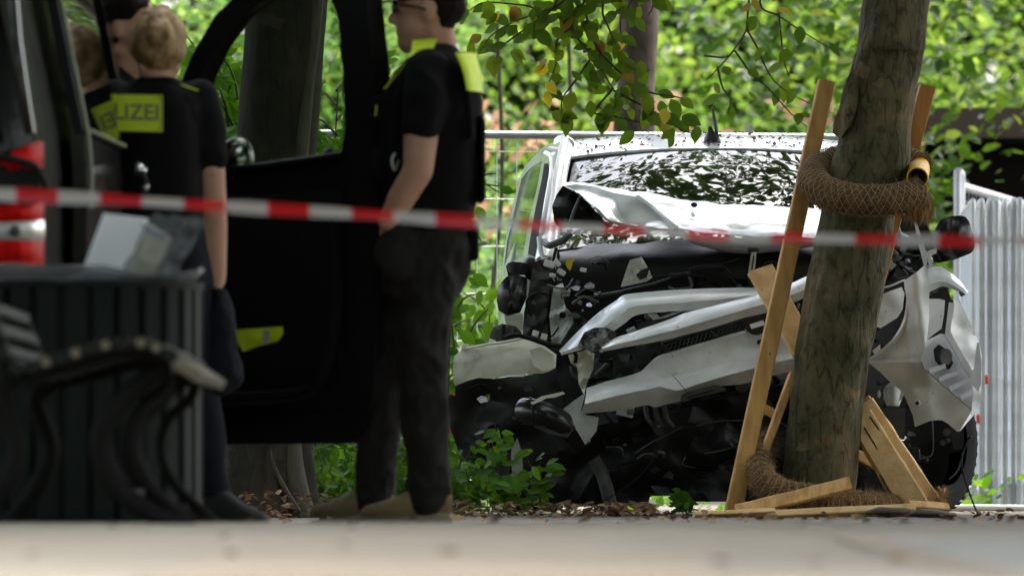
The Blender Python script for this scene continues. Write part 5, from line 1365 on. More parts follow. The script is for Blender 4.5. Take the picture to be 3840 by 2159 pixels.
MB().tube(smooth_path([P(3262, 1352, 37.55), P(3310, 1318, 37.52), P(3366, 1262, 37.49), P(3400, 1195, 37.47), P(3408, 1120, 37.46), P(3400, 1050, 37.47)], 4), 0.012, 8).build('corner_lip', 'white_paint', cornr)
MB().panel([(3271, 1315), (3300, 1290), (3303, 1310), (3280, 1328)], pl(37.50, 3280), 0.01).build('tab', 'white_plastic', cornr)
# pieces around it
MB().panel([(3290, 1118), (3303, 1105), (3345, 1088), (3381, 1076), (3392, 1100), (3385, 1160), (3366, 1190), (3303, 1230), (3270, 1218), (3260, 1160)], crump(pl(37.66, 3330), 0.03, 0.015, 3), 0.006, step=16).build('wing_piece', 'white_paint', wreck)
MB().tube(smooth_path([P(3270, 1085, 37.7), P(3330, 1075, 37.66), P(3392, 1050, 37.6)], 3), 0.005, 6).build('cable', 'raw_plastic', wreck)
MB().panel([(3484, 1120), (3520, 1120), (3544, 1126), (3540, 1180), (3531, 1232), (3500, 1254), (3476, 1275), (3480, 1190)], pl(37.60, 3510), 0.006, step=16).build('wing_piece', 'white_plastic', wreck)
MB().panel([(3476, 1275), (3528, 1250), (3526, 1262), (3480, 1290), (3466, 1310)], pl(37.54, 3510), 0.012, step=16).build('wing_bracket', 'white_plastic', wreck)
arch_u = [(3460, 1030), (3478, 1012), (3516, 1003), (3540, 1014), (3562, 1028), (3583, 1044), (3608, 1070), (3629, 1100)]
arch_l = [(3470, 1105), (3486, 1091), (3508, 1079), (3531, 1070), (3550, 1071), (3568, 1076), (3600, 1090), (3622, 1104)]
strip(arch_u, arch_l, lambda x, t: 37.85 - 0.10 * math.sin(t * 2.2), n=5, seed=5, crumple=0.004, fr=12).build('wing', 'white_paint', wreck, sharp=45)
for x, y in ((3505, 1086), (3610, 1098)):
    MB().box(P(x, y, 37.78), (0.03, 0.02, 0.026), Matrix.Rotation(-0.5, 3, 'Y'), 0.004).build('wing_clip', 'engine_grey', wreck)
MB().panel([(3488, 1092), (3531, 1072), (3555, 1080), (3568, 1130), (3570, 1200), (3545, 1260), (3520, 1270), (3540, 1180), (3545, 1126), (3490, 1118)], pl(37.95, 3530), 0.01, step=20).build('wing_cavity', 'black_plastic', wreck)
MB().panel([(3350, 880), (3470, 900), (3500, 990), (3460, 1000), (3400, 1030), (3330, 1060), (3290, 1080), (3310, 980)], crump(pl(38.1, 3400), 0.06, 0.03, 2), 0.02, step=20).build('engine_cavity', 'black_plastic', wreck)
for k in range(12):
    mb = MB()
    x, y = ge.uniform(3330, 3460), ge.uniform(900, 1020)
    mb.tube(smooth_path([P(x, y, 37.9), P(x + ge.uniform(-30, 30), y + ge.uniform(-20, 20), 37.85), P(x + ge.uniform(-40, 40), y + ge.uniform(-25, 25), 37.9)], 3), ge.choice([.003, .006]), 6)
    mb.build('wiring', 'engine_grey', wreck)
# outer wing side, going back along the wreck
sd_ = [(3575, 1120), (3590, 1124), (3601, 1135), (3625, 1180), (3646, 1229), (3662, 1262), (3672, 1284), (3682, 1333), (3683, 1400), (3681, 1441), (3677, 1516), (3655, 1552), (3630, 1580), (3600, 1616), (3597, 1610), (3644, 1539), (3650, 1470), (3639, 1400), (3600, 1320), (3564, 1240), (3570, 1190), (3575, 1146)]
MB().panel(sd_, crump(pl(37.62, 3600, 0.0012), 0.03, 0.02, 5), 0.006, step=16).build('wing_side', 'white_plastic', wreck)
MB().panel([(3440, 1100), (3600, 1130), (3640, 1300), (3650, 1500), (3560, 1600), (3440, 1560)], pl(38.12, 3560), 0.02, step=40).build('corner_cavity', 'black_plastic', wreck)
# inside of the corner: ribbed grey carrier with the horn
MB().panel([(3440, 1330), (3462, 1290), (3500, 1270), (3530, 1250), (3546, 1255), (3564, 1245), (3600, 1320), (3639, 1402), (3655, 1470), (3644, 1535), (3589, 1488), (3539, 1447), (3497, 1407), (3466, 1382), (3454, 1352)], pl(37.72, 3560), 0.006, step=22).build('corner_carrier', 'raw_plastic', wreck)
cc = [o for o in bpy.data.objects if o.name.startswith('corner_carrier')][-1]
MB().beam(P(3552, 1250, 37.60), P(3646, 1410, 37.60), 0.030, 0.05, ch=0.003).build('rib', 'raw_plastic', cc)
MB().beam(P(3570, 1135, 37.6), P(3555, 1255, 37.6), 0.026, 0.04, ch=0.003).build('rib', 'raw_plastic', cc)
for (x0, y0, x1, y1) in ((3484, 1392, 3545, 1372), (3520, 1424, 3590, 1396), (3560, 1458, 3632, 1424), (3600, 1490, 3648, 1468)):
    MB().beam(P(x0, y0, 37.66), P(x1, y1, 37.66), 0.022, 0.06, ch=0.002).build('rib', 'raw_plastic', cc)
MB().panel([(3640, 1400), (3652, 1380), (3664, 1284), (3672, 1282), (3680, 1360), (3680, 1440), (3668, 1468), (3640, 1440)], pl(37.55, 3650), 0.02, step=18).build('fin', 'raw_plastic', cc)
MB().panel([(3500, 1310), (3520, 1290), (3550, 1310), (3575, 1360), (3560, 1385), (3530, 1380), (3505, 1350)], pl(37.69, 3540), 0.008, step=18).build('horn_recess', 'black_plastic', cc)
MB().lathe([(0, -.016), (.012, -.016), (.014, -.010), (.030, -.008), (.034, .0), (.036, .012)], P(3541, 1337, 37.66), Matrix.Rotation(0.7, 3, 'Z') @ Matrix.Rotation(1.57, 3, 'X'), 20).build('horn', 'dark_metal', cc)
# right mirror and its foot
rmo = [(3497, 900), (3505, 862), (3526, 825), (3545, 815), (3571, 810), (3605, 808), (3622, 814), (3634, 830), (3643, 858), (3651, 890), (3655, 925), (3650, 940), (3638, 951), (3600, 966), (3579, 974), (3519, 986), (3500, 975)]
MB().panel(rmo, lambda x, y: 37.98 - 0.07 * math.sin(max(0, min(1, (x - 3490) / 170)) * 3.1) ** .7 - 0.05 * math.sin(max(0, min(1, (y - 800) / 190)) * 3.1) ** .7, 0.13, step=13).build('mirror', 'black_gloss', wreck, sharp=60)
MB().panel([(3366, 815), (3400, 805), (3455, 812), (3480, 850), (3515, 925), (3514, 948), (3495, 955), (3480, 935), (3450, 905), (3380, 870)], crump(pl(38.02, 3440), 0.03, 0.02, 1), 0.012, step=18).build('mirror_foot', 'black_plastic', wreck)
MB().panel([(3428, 830), (3438, 835), (3462, 910), (3478, 980), (3470, 1020), (3455, 960), (3440, 900)], pl(37.9, 3440), 0.01, step=18).build('pillar_trim', 'raw_plastic', wreck)
MB().panel([(3480, 940), (3512, 930), (3512, 950), (3490, 958), (3500, 1005), (3488, 1010), (3476, 965)], pl(37.9, 3490), 0.01, step=18).build('pillar_trim', 'raw_plastic', wreck)

# bits of leaf and seed on the roof and screen
g7 = np.random.default_rng(3)
pts = []
for k in range(360):
    u = g7.uniform(-1, 0.95); b = 0.86 + abs(g7.normal()) * 0.35
    pts.append(L(0.70 * u, b, zroof(b) - 0.046 * abs(u) ** 2.6 + 0.006))
for k in range(14):
    i, j = rng.randrange(3, 8), rng.randrange(1, 20); pts.append(WS[i][j] + Vector((0, -0.01, 0.012)))
V, F = leafcloud(np.array([tuple(p) for p in pts]), 0.022 * (0.4 + g7.random(len(pts))), 0.5)
tag(fast_mesh('roof_debris', V, F, 'leaf_dry'), 'brown leaf bits scattered over the wrecked van roof', 'leaf debris', kind='stuff')

# ------------------------------------------------------------------ stakes, boards and coir around the struck tree
def wood(name, label, p0, p1, wd, th, mat, up=(0.15, -1, 0.1), seg=1, group=None, jag=0.0, warp=0.0):
    mb = MB().beam(p0, p1, wd, th, up, 0.004, seg, warp)
    if jag:
        p0, p1 = Vector(p0), Vector(p1); d = (p1 - p0).normalized()
        for v in mb.v:
            t = (v - p0).dot(d) / (p1 - p0).length
            if t > 0.98 or t < 0.02: v += d * jag * noise.noise(v * 40)
    o = mb.build(name, mat); tag(o, label, 'plank' if 'board' in name or 'plank' in name else 'stake', group)
    return o
wood('tree_stake', 'tall square wooden stake leaning left of the struck tree', P(2748, 1925, 36.76), P(3099, 308, 37.14), 0.072, 0.055, 'stake_wood', group='tree support stakes')
wood('tree_stake', 'wooden stake standing up behind the tree, right of the trunk', P(3060, 1925, 37.16), P(3478, 325, 37.30), 0.070, 0.055, 'stake_wood_old', group='tree support stakes')
sk = MB().panel([(2845, 1290), (2865, 1295), (2860, 1340), (2850, 1420), (2842, 1400)], cst(36.668), 0.002, step=20)
mb_ = MB()
o = wood('broken_board', 'pale board jammed diagonally between stake and trunk', P(2850, 1010, 37.30), P(3020, 1320, 37.12), 0.118, 0.030, 'pale_wood', up=(0.3, -1, 0.25), group='broken boards around the struck tree')
wood('thin_board', 'thin pale board standing on edge against the trunk foot', P(2975, 1400, 36.98), P(2868, 1690, 36.88), 0.034, 0.06, 'split_wood', group='broken boards around the struck tree')
wood('cross_board', 'short crosspiece board behind the leaning stake', P(2860, 1528, 37.0), P(2925, 1566, 37.0), 0.038, 0.03, 'pale_wood', group='broken boards around the struck tree')
wood('cross_board', 'short crosspiece board low behind the split plank', P(3205, 1700, 37.14), P(3320, 1760, 37.2), 0.045, 0.03, 'split_wood', group='broken boards around the struck tree')
# the long split plank: made of three splinters side by side
spl = thing('split_plank', 'long splintered plank leaning against the right of the trunk', 'plank', P(3450, 1910, 36.95), 'broken boards around the struck tree')
for k, (x0, y0, x1, y1, wd, th, Y0, Y1) in enumerate(((3224, 1560, 3440, 1905, 0.112, 0.045, 36.90, 36.86), (3222, 1610, 3385, 1895, 0.060, 0.04, 36.92, 36.89), (3238, 1512, 3488, 1885, 0.092, 0.045, 36.93, 36.90), (3246, 1492, 3530, 1905, 0.040, 0.05, 36.97, 36.96))):
    mb = MB().beam(P(x0, y0, Y0), P(x1, y1, Y1), wd, th, (-0.2, -1, 0.1), 0.004, 10)
    mb.shake(0.006, 14, k)
    mb.build('splinter', 'split_wood' if k % 2 else 'pale_wood', spl)
mb = MB()
for k in range(26):
    x, y = rng.uniform(3465, 3545), rng.uniform(1820, 1900)
    mb.tube([P(x, y, 36.9), P(x + rng.uniform(-6, 26), y + rng.uniform(10, 34), 36.88)], [0.006, 0.001], 4)
mb.build('splinter', 'split_wood', spl)
for pts in ([(3240, 1600), (3300, 1700), (3350, 1790), (3400, 1890)], [(3262, 1560), (3330, 1660), (3400, 1770), (3450, 1860)], [(3300, 1780), (3330, 1830), (3350, 1870)]):
    MB().tube(smooth_path([P(x, y, 36.868) for x, y in pts], 4), 0.0035, 5).build('crack', 'char', spl)
FV, FF = [], []
for k in range(1500):
    x = gd.choice([gd.uniform(3180, 3330), gd.uniform(3480, 3560)]); q = P(x, gd.uniform(1840, 1925), gd.uniform(36.7, 36.95)); q.z = max(q.z, 0.004)
    e1 = Vector((gd.uniform(-1, 1), gd.uniform(-1, 1), gd.uniform(-.4, .9))).normalized() * gd.uniform(.02, .06); sd2 = Vector((0.0012, 0, 0.0006)); o_ = len(FV)
    FV += [q - sd2, q + sd2, q + e1]; FF += [(o_, o_ + 1, o_ + 2)]
tag(fast_mesh('coir_fluff', np.array([tuple(p) for p in FV]), np.array(FF), 'coir_fibre'), 'loose coir fluff at the foot of the split plank', 'coir', kind='stuff')
for (pts, Y) in (([(2842, 1330), (2846, 1400), (2838, 1450)], 36.632), ([(2893, 1290), (2890, 1350), (2896, 1372)], 36.632)):
    pass
o = MB().beam(P(2760, 1919, 36.40), P(3190, 1812, 36.47), 0.058, 0.030, (0, -1, 0.4), 0.004, 8); o.shake(0.004, 12, 4)
tag(o.build('fallen_board', 'split_wood'), 'broken board propped in front of the trunk foot', 'plank', 'broken boards around the struck tree')
o = MB().beam(P(2700, 1941, 36.2), P(3430, 1908, 36.35), 0.032, 0.05, (0, -1, 0.6), 0.004, 10); o.shake(0.004, 8, 5)
tag(o.build('fallen_board', 'pale_wood'), 'long thin board lying flat on the ground before the tree', 'plank', 'broken boards around the struck tree')
o = MB().beam(P(3400, 1900, 36.4), P(3545, 1912, 36.5), 0.035, 0.06, (0, -1, 0.6), 0.004, 4); o.shake(0.004, 8, 6)
tag(o.build('fallen_board', 'split_wood'), 'short dark board end lying by the wreck wheel', 'plank', 'broken boards around the struck tree')
o = MB().beam(P(2600, 1938, 36.0), P(2900, 1926, 36.1), 0.020, 0.07, (0, -1, 0.6), 0.003, 6); o.shake(0.004, 8, 7)
tag(o.build('fallen_board', 'pale_wood'), 'pale splinter board lying left of the stake foot', 'plank', 'broken boards around the struck tree')
for v, lab in (((3330, 1945, 35.0), 'dark stone on the ground before the wheel'), ((3500, 1943, 34.5), 'flat dark stone right of the boards'), ((2310, 1905, 36.3), 'brown clod under the middle of the wreck'), ((2420, 1900, 36.4), 'rusty brown clod under the wreck')):
    mb = MB().ell(P(*v), (0.10 if v[0] > 3000 else 0.05, 0.06, 0.018 if v[0] > 3000 else 0.03), nu=14, nv=8); mb.shake(0.012, 14, v[0]); o = mb.build('stone', 'soil' if v[0] > 3000 else 'coir'); tag(o, lab, 'stone', 'stones on the ground'); o.location.z = -0.004

def coir_tube(name, label, pts, r, closed=False, fib=2600, seed=0, netting=True, hoops=False, cat='coir roll', rag=0.04):
    g = random.Random(seed)
    path = smooth_path(pts, 8); m = len(path)
    t0 = thing(name, label, cat, (path[0].x, path[0].y, min(p.z for p in path)))
    mb = MB().tube(path, r, 22); mb.shake(0.012, 18, seed); mb.shake(0.005, 55, seed + 1)
    core = mb.build('coir_body', 'coir', t0)
    # loose fibres
    mb = MB(); V, F = [], []
    for k in range(fib):
        i = g.randrange(m - 1); c = path[i].lerp(path[i + 1], g.random()); d = (path[min(i + 1, m - 1)] - path[max(i - 1, 0)]).normalized()
        u, v = frame(d); a = g.uniform(0, 6.283); n = u * math.cos(a) + v * math.sin(a); tn = d.cross(n)
        end = (i < 3 or i > m - 5) and not closed
        q = c + n * r * 0.97
        e1 = (d * g.uniform(-1, 1) + tn * g.uniform(-1, 1) + n * g.uniform(0.0, 0.5)).normalized()
        ln = g.uniform(0.015, 0.045) * (1.5 if end else 1)
        w_ = 0.0011
        q1 = q + e1 * ln * .5 + n * 0.004; q2 = q + e1 * ln + n * g.uniform(-.004, .012) + Vector((0, 0, -0.006))
        sd2 = e1.cross(n).normalized() * w_
        o_ = len(V)
        V += [q - sd2, q + sd2, q1 + sd2, q1 - sd2, q2]; F += [(o_, o_ + 1, o_ + 2, o_ + 3), (o_ + 3, o_ + 2, o_ + 4, o_ + 4)]
    F3 = []
    for f in F:
        F3.append((f[0], f[1], f[2])); 
        if f[3] != f[2]: F3.append((f[0], f[2], f[3]))
    fast_mesh('coir_fibres', np.array([tuple(p) for p in V]), np.array(F3), 'coir_fibre', t0, kind='stuff')
    if hoops:
        mb = MB()
        for i in range(4, m - 6, 1):
            if i % 2: continue
            d = (path[min(i + 1, m - 1)] - path[max(i - 1, 0)]).normalized(); u, v = frame(d)
            mb.tube([path[i] + (u * math.cos(6.283 * q / 20) + v * math.sin(6.283 * q / 20)) * (r + 0.008) + d * 0.01 * math.sin(q) for q in range(21)], 0.0011, 4, cap=False)
        mb.build('netting', 'net', t0)
    elif netting:
        mb = MB()
        for s in (-1, 1):
            for ph in range(7):
                line = []
                for i in range(m):
                    d = (path[min(i + 1, m - 1)] - path[max(i - 1, 0)]).normalized(); u, v = frame(d)
                    a = ph * 2 * math.pi / 7 + s * i * 0.30
                    line.append(path[i] + (u * math.cos(a) + v * math.sin(a)) * (r + 0.006))
                mb.tube(line, 0.0009, 4, cap=False)
        mb.build('netting', 'net', t0)
    return t0, path, core
# ring: a tilted loop round the trunk, open on the right
rc = P(3268, 672, 36.92); rr_ = 0.250; tilt = R(24)
def ringp(a, k=1.0):
    x, y = rr_ * math.cos(a) * k, rr_ * math.sin(a) * k       # y>0 away from the viewer
    return rc + Vector((x, y * math.cos(tilt), y * math.sin(tilt)))
angs = [R(-38) - R(292) * k / 17 for k in range(18)]
pts = [ringp(a) for a in angs]
ring, rpath, rcore = coir_tube('coir_ring', 'thick brown coir ring with netting tied round the trunk', pts, 0.064, fib=3800, seed=3)
# yellow pipe inside, its open end showing
ye = rpath[-1]
pp = smooth_path([rpath[-10], rpath[-6], rpath[-2], P(3440, 668, 36.72)], 6)
mb = MB().tube(pp, 0.047, 20, cap=False)
mb.tube(pp, 0.042, 20, cap=False)
e = pp[-1]; d_ = (pp[-1] - pp[-2]).normalized(); u_, v_ = frame(d_)
mb.rings([[e + (u_ * math.cos(2 * math.pi * j / 20) + v_ * math.sin(2 * math.pi * j / 20)) * q for j in range(20)] for q in (0.047, 0.042)], cap=False)
mb.build('yellow_pipe', 'yellow_pipe', ring)
# frayed beard hanging from the loose end
mb_v, mb_f = [], []
gf = random.Random(6)
for k in range(700):
    q = rpath[0].lerp(rpath[2], gf.random()) + Vector((gf.uniform(-.05, .05), gf.uniform(-.04, .02), gf.uniform(-.05, .01)))
    ln = gf.uniform(0.03, 0.11); e1 = Vector((gf.uniform(-.35, .45), gf.uniform(-.3, .3), -1)).normalized() * ln
    s_ = Vector((0.0013, 0, 0)); o_ = len(mb_v)
    mb_v += [q - s_, q + s_, q + e1 * .6 + s_ + Vector((gf.uniform(-.012, .012), 0, 0)), q + e1]; mb_f += [(o_, o_ + 1, o_ + 2), (o_, o_ + 2, o_ + 3)]
fast_mesh('coir_beard', np.array([tuple(p) for p in mb_v]), np.array(mb_f), 'coir_fibre', ring, kind='stuff')
# second coir roll slumped round the trunk foot
pts = [P(2868, 1672, 37.0), P(2845, 1730, 36.85), P(2862, 1800, 36.68), P(2935, 1850, 36.60), P(3040, 1868, 36.58), P(3160, 1884, 36.64), P(3270, 1898, 36.74), P(3370, 1906, 36.90), P(3440, 1912, 37.05)]
coir_tube('coir_roll', 'slumped coir roll lying round the foot of the struck tree', pts, 0.056, fib=5200, seed=8, hoops=True)

# ------------------------------------------------------------------ people
def loft(mb, rings, n=28, p=2.5):
    """rings: (centre, half x, half y) superellipses"""
    rs = []
    for c, rx, ry in rings:
        r = []
        for j in range(n):
            a = 2 * math.pi * j / n; ca, sa = math.cos(a), math.sin(a)
            r.append(Vector(c) + Vector((rx * math.copysign(abs(ca) ** (2 / p), ca), ry * math.copysign(abs(sa) ** (2 / p), sa), 0)))
        rs.append(r)
    return mb.rings(rs)
def chain(mb, pts, rads):
    for i in range(len(pts) - 1): mb.capsule(pts[i], pts[i + 1], rads[i], rads[i + 1])
    return mb
def hand(mb, wrist, d, palm_n, size=1.0, curl=0.6):
    """palm, four fingers and a thumb from the wrist along d"""
    d = d.normalized(); n = (palm_n - d * palm_n.dot(d)).normalized(); s = d.cross(n)
    k = size
    for q in (-0.026, -0.009, 0.009, 0.026):
        mb.capsule(wrist + s * q * .7 * k, wrist + d * 0.085 * k + s * q * k, 0.014 * k, 0.013 * k, 10)
    for i, (q, ln) in enumerate(((-0.030, 0.060), (-0.010, 0.074), (0.011, 0.080), (0.031, 0.070))):
        a = wrist + d * 0.085 * k + s * q * k; b = a + (d * math.cos(curl * .6) + n * math.sin(curl * .6)) * ln * .5 * k
        c = b + (d * math.cos(curl * 1.7) + n * math.sin(curl * 1.7)) * ln * .5 * k
        mb.capsule(a, b, 0.0095 * k, 0.0088 * k, 10); mb.capsule(b, c, 0.0088 * k, 0.0075 * k, 10)
    a = wrist + d * 0.025 * k + s * 0.030 * k; b = a + (d * .7 + s * .6 + n * .3).normalized() * 0.042 * k; c = b + (d * .9 + s * .1 + n * .4).normalized() * 0.032 * k
    mb.capsule(a, b, 0.012 * k, 0.010 * k, 10); mb.capsule(b, c, 0.010 * k, 0.008 * k, 10)
def head_shape(mb, c, f, tilt=0.0, k=1.0):
    """skull, jaw, nose, brow, lips and ears; f is the way the face looks (unit, level)"""
    f = f.normalized(); u = Vector((0, 0, 1)); s = u.cross(f)
    M = Matrix((f, s, u)).transposed()
    q = lambda a, b, z: c + f * a * k + s * b * k + u * z * k
    mb.ell(q(-0.012, 0, 0.028), (0.098 * k, 0.076 * k, 0.096 * k), M, 20, 14)
    mb.ell(q(0.030, 0, -0.045), (0.062 * k, 0.058 * k, 0.075 * k), M, 16, 12)
    mb.capsule(q(0.062, 0, -0.104), q(0.070, 0, -0.098), 0.024 * k, 0.020 * k)
    mb.capsule(q(-0.02, 0.05, -0.07), q(0.05, 0.02, -0.105), 0.020 * k, 0.020 * k); mb.capsule(q(-0.02, -0.05, -0.07), q(0.05, -0.02, -0.105), 0.020 * k, 0.020 * k)
    mb.capsule(q(0.086, 0, 0.012), q(0.108, 0, -0.028), 0.008 * k, 0.014 * k); mb.capsule(q(0.098, 0.010, -0.032), q(0.098, -0.010, -0.032), 0.010 * k, 0.010 * k)
    mb.capsule(q(0.080, 0.03, 0.026), q(0.084, -0.03, 0.026), 0.012 * k, 0.012 * k)
    mb.capsule(q(0.086, 0.016, -0.062), q(0.086, -0.016, -0.062), 0.0085 * k, 0.0085 * k); mb.capsule(q(0.083, 0.014, -0.074), q(0.083, -0.014, -0.074), 0.009 * k, 0.009 * k)
    for e in (-1, 1):
        mb.ell(q(-0.012, e * 0.078, -0.006), (0.020 * k, 0.010 * k, 0.034 * k), M, 12, 8)
        mb.ell(q(0.074, e * 0.032, 0.006), (0.012 * k, 0.014 * k, 0.009 * k), M, 10, 8)
def text_mesh(txt, size):
    cu = bpy.data.curves.new('t', 'FONT'); cu.body = txt; cu.size = size; cu.align_x = 'CENTER'; cu.align_y = 'CENTER'; cu.extrude = 0.0012; cu.offset = 0.0012
    o = bpy.data.objects.new('t', cu); C.objects.link(o)
    dg = bpy.context.evaluated_depsgraph_get(); me = o.evaluated_get(dg).to_mesh()
    V = [Vector(v.co) for v in me.vertices]; F = [tuple(p.vertices) for p in me.polygons]
    o.evaluated_get(dg).to_mesh_clear(); bpy.data.objects.remove(o)
    return V, F
def drape(parent, name, mat, uv_to_p, nu, nv, th=0.004):
    rows = [[uv_to_p(i / (nu - 1), j / (nv - 1)) for i in range(nu)] for j in range(nv)]
    return MB().slab(rows, th).build(name, mat, parent)

def shoe(mb, heel, toe, hgt, wd):
    d = (toe - heel); L_ = d.length; d.normalize(); s = Vector((0, 0, 1)).cross(d)
    rs = []
    for t, hh, ww in ((0.0, .75, .62), (.04, 1.0, .78), (.25, 1.05, .84), (.42, .86, .86), (.6, .62, .98), (.8, .46, .98), (.94, .36, .72), (1.0, .22, .35)):
        c = heel + d * L_ * t
        r = []
        for j in range(16):
            a = 2 * math.pi * j / 16; ca, sa = math.cos(a), math.sin(a)
            z = hgt * hh * (0.5 + 0.5 * sa) if sa > -0.6 else 0.0
            r.append(c + s * wd / 2 * ww * math.copysign(abs(ca) ** .7, ca) + Vector((0, 0, max(0.004, z))))
        rs.append(r)
    return mb.rings(rs)

# ---- officer on the right, side view, facing left
YO = 28.0
Q = lambda x, y, dy=0.0: P(x, y, YO + dy)
man = thing('person', 'officer in black tee shirt and yellow shouldered vest standing in profile, hand in pocket', 'person', Vector((Q(1520, 1967).x, YO, 0)))
fw = Vector((-1, 0.05, -0.0))
mb = MB(); hc = Q(1596, 42)
head_shape(mb, hc, fw, k=1.06)
chain(mb, [Q(1625, 90), Q(1640, 180)], [0.062, 0.066])
chain(mb, [Q(1598, 330, -.19), Q(1580, 480, -.215), Q(1568, 640, -.225), Q(1500, 752, -.21), Q(1452, 832, -.185)], [0.062, 0.060, 0.050, 0.046, 0.030])
chain(mb, [Q(1598, 330, .19), Q(1580, 480, .215), Q(1568, 640, .225), Q(1500, 752, .21), Q(1452, 832, .185)], [0.062, 0.060, 0.050, 0.046, 0.030])
hand(mb, Q(1456, 830, -.17), Vector((0.15, 0.35, -1)), Vector((0, 1, 0)), 1.0, 0.5)
hand(mb, Q(1450, 838, .18), Vector((-0.05, -0.25, -1)), Vector((0, -1, 0)), 1.0, 0.5)
loft(mb, [(Q(1610, 1000), 0.12, 0.15), (Q(1615, 600), 0.12, 0.16), (Q(1620, 320), 0.08, 0.12), (Q(1630, 220), 0.05, 0.06)])
chain(mb, [Q(1600, 1000, -.09), Q(1590, 1430, -.1), Q(1610, 1880, -.1)], [0.08, 0.055, 0.045]); chain(mb, [Q(1560, 1000, .09), Q(1450, 1420, .1), Q(1395, 1880, .1)], [0.08, 0.055, 0.045])
mb.remesh(0.009, 3).build('body', 'skin', man)
# hair
mb = MB()
mb.ell(Q(1640, 0), (0.092, 0.084, 0.092)); mb.ell(Q(1610, -50), (0.105, 0.080, 0.070)); mb.ell(Q(1658, 60), (0.052, 0.066, 0.060)); mb.ell(Q(1686, 20), (0.055, 0.066, 0.066))
mb.ell(Q(1655, 105), (0.034, 0.058, 0.035))
mb.ell(Q(1530, -52), (0.055, 0.068, 0.045))
mb.remesh(0.009, 2).shake(0.006, 35, 1).build('hair', 'hair_dark', man)
gsl = MB().tube(smooth_path([Q(1600, 40, -.088), Q(1560, 26, -.088), Q(1500, 20, -.078)], 3), 0.0045, 6).build('sunglasses', 'glasses', man)
MB().ell(Q(1480, 30, -.045), (0.012, 0.032, 0.022)).ell(Q(1480, 30, .045), (0.012, 0.032, 0.022)).build('lens', 'glasses', gsl)
mb = MB().ell(Q(1612, -34), (0.118, 0.092, 0.075)); mb.ell(Q(1640, -12), (0.100, 0.090, 0.052))
cap = mb.remesh(0.009, 2).build('cap', 'vest_black', man)
MB().slab([[Q(1520 - 85 * math.sin(j / 4 * 1.57) , -6 + 6 * abs(i - 3) / 3 + 9 * j / 4, -.085 + .17 * i / 6 * 1.0 if j < 3 else -.06 + .12 * i / 6) for i in range(7)] for j in range(5)], 0.006).build('peak', 'vest_black', cap)
# tee shirt
mb = MB()
def ringm(y, xl, xr, hy): return (Q((xl + xr) / 2, y), (xr - xl) / 2 / FPX * YO, hy)
loft(mb, [ringm(840, 1455, 1765, .165), ringm(650, 1440, 1790, .175), ringm(450, 1435, 1800, .19), ringm(330, 1455, 1785, .205), ringm(255, 1500, 1760, .205), ringm(205, 1555, 1735, .14), ringm(168, 1590, 1706, .082)])
for s in (-1, 1): chain(mb, [Q(1604, 268, s * .17), Q(1592, 380, s * .205), Q(1582, 470, s * .215)], [0.075, 0.076, 0.068])
mb.remesh(0.009, 4).shake(0.006, 12, 2).crease(0.008, 9, 3, (0.2, -1, 0)).build('tee_shirt', 'shirt_black', man)
# vest
mb = MB()
loft(mb, [ringm(825, 1436, 1778, .185), ringm(700, 1424, 1800, .192), ringm(480, 1412, 1815, .195), ringm(380, 1424, 1812, .18), ringm(330, 1440, 1800, .165), ringm(270, 1475, 1775, .15), ringm(225, 1520, 1742, .135), ringm(200, 1560, 1700, .11)])
vest = mb.remesh(0.012, 3).shake(0.004, 12, 5).build('vest', 'vest_black', man)
mb = MB().tube(smooth_path([Q(1480, 560, -.17), Q(1500, 330, -.185), Q(1560, 215, -.16), Q(1650, 205, -.15), Q(1740, 300, -.185), Q(1765, 520, -.175)], 5), 0.014, 8); mb.build('strap', 'vest_black', vest)
for y in (420, 620):
    MB().box(Q(1420, y, -.03), (0.05, 0.16, 0.10), None, 0.012).build('pouch', 'vest_black', vest)
MB().tube(smooth_path([Q(1482, 575, -.195), Q(1470, 600, -.20), Q(1480, 640, -.20), Q(1496, 600, -.195)], 4), 0.005, 6).build('clip', 'steel', vest)
MB().box(Q(1800, 600), (0.035, 0.24, 0.28), None, 0.012).build('back_plate', 'vest_black', vest)
# yellow shoulder pieces
drape(vest, 'shoulder_patch', 'hivis', lambda u, v: Q(1545 + 96 * u - 22 * v * u - 4 * v, 148 + 56 * v + 8 * (1 - u), -.185 + 0.09 * (1 - v) + .02 * u), 6, 6)
drape(vest, 'shoulder_patch', 'hivis', lambda u, v: Q(1566 - 128 * v + 10 * u, 182 + 150 * v - 12 * u * (1 - v) , -.155 + 0.06 * u), 4, 8)
drape(vest, 'back_patch', 'hivis', lambda u, v: Q(1706 + 70 * u + 42 * v - 12 * u * v + 8 * math.sin(v * 3), 200 + 140 * v + 8 * u * v, -.225 + 0.16 * u * u + 0.02 * (1 - v)), 8, 8)
drape(vest, 'back_patch', 'hivis_darker', lambda u, v: Q(1764 + 44 * v + 9 * math.sin(v * 3), 203 + 136 * v, 0.005 + 0.13 * u), 5, 8)
drape(vest, 'chest_patch', 'hivis', lambda u, v: Q(1410 - 4 * v, 395 + 40 * v, -.15 + 0.05 * u), 3, 3)
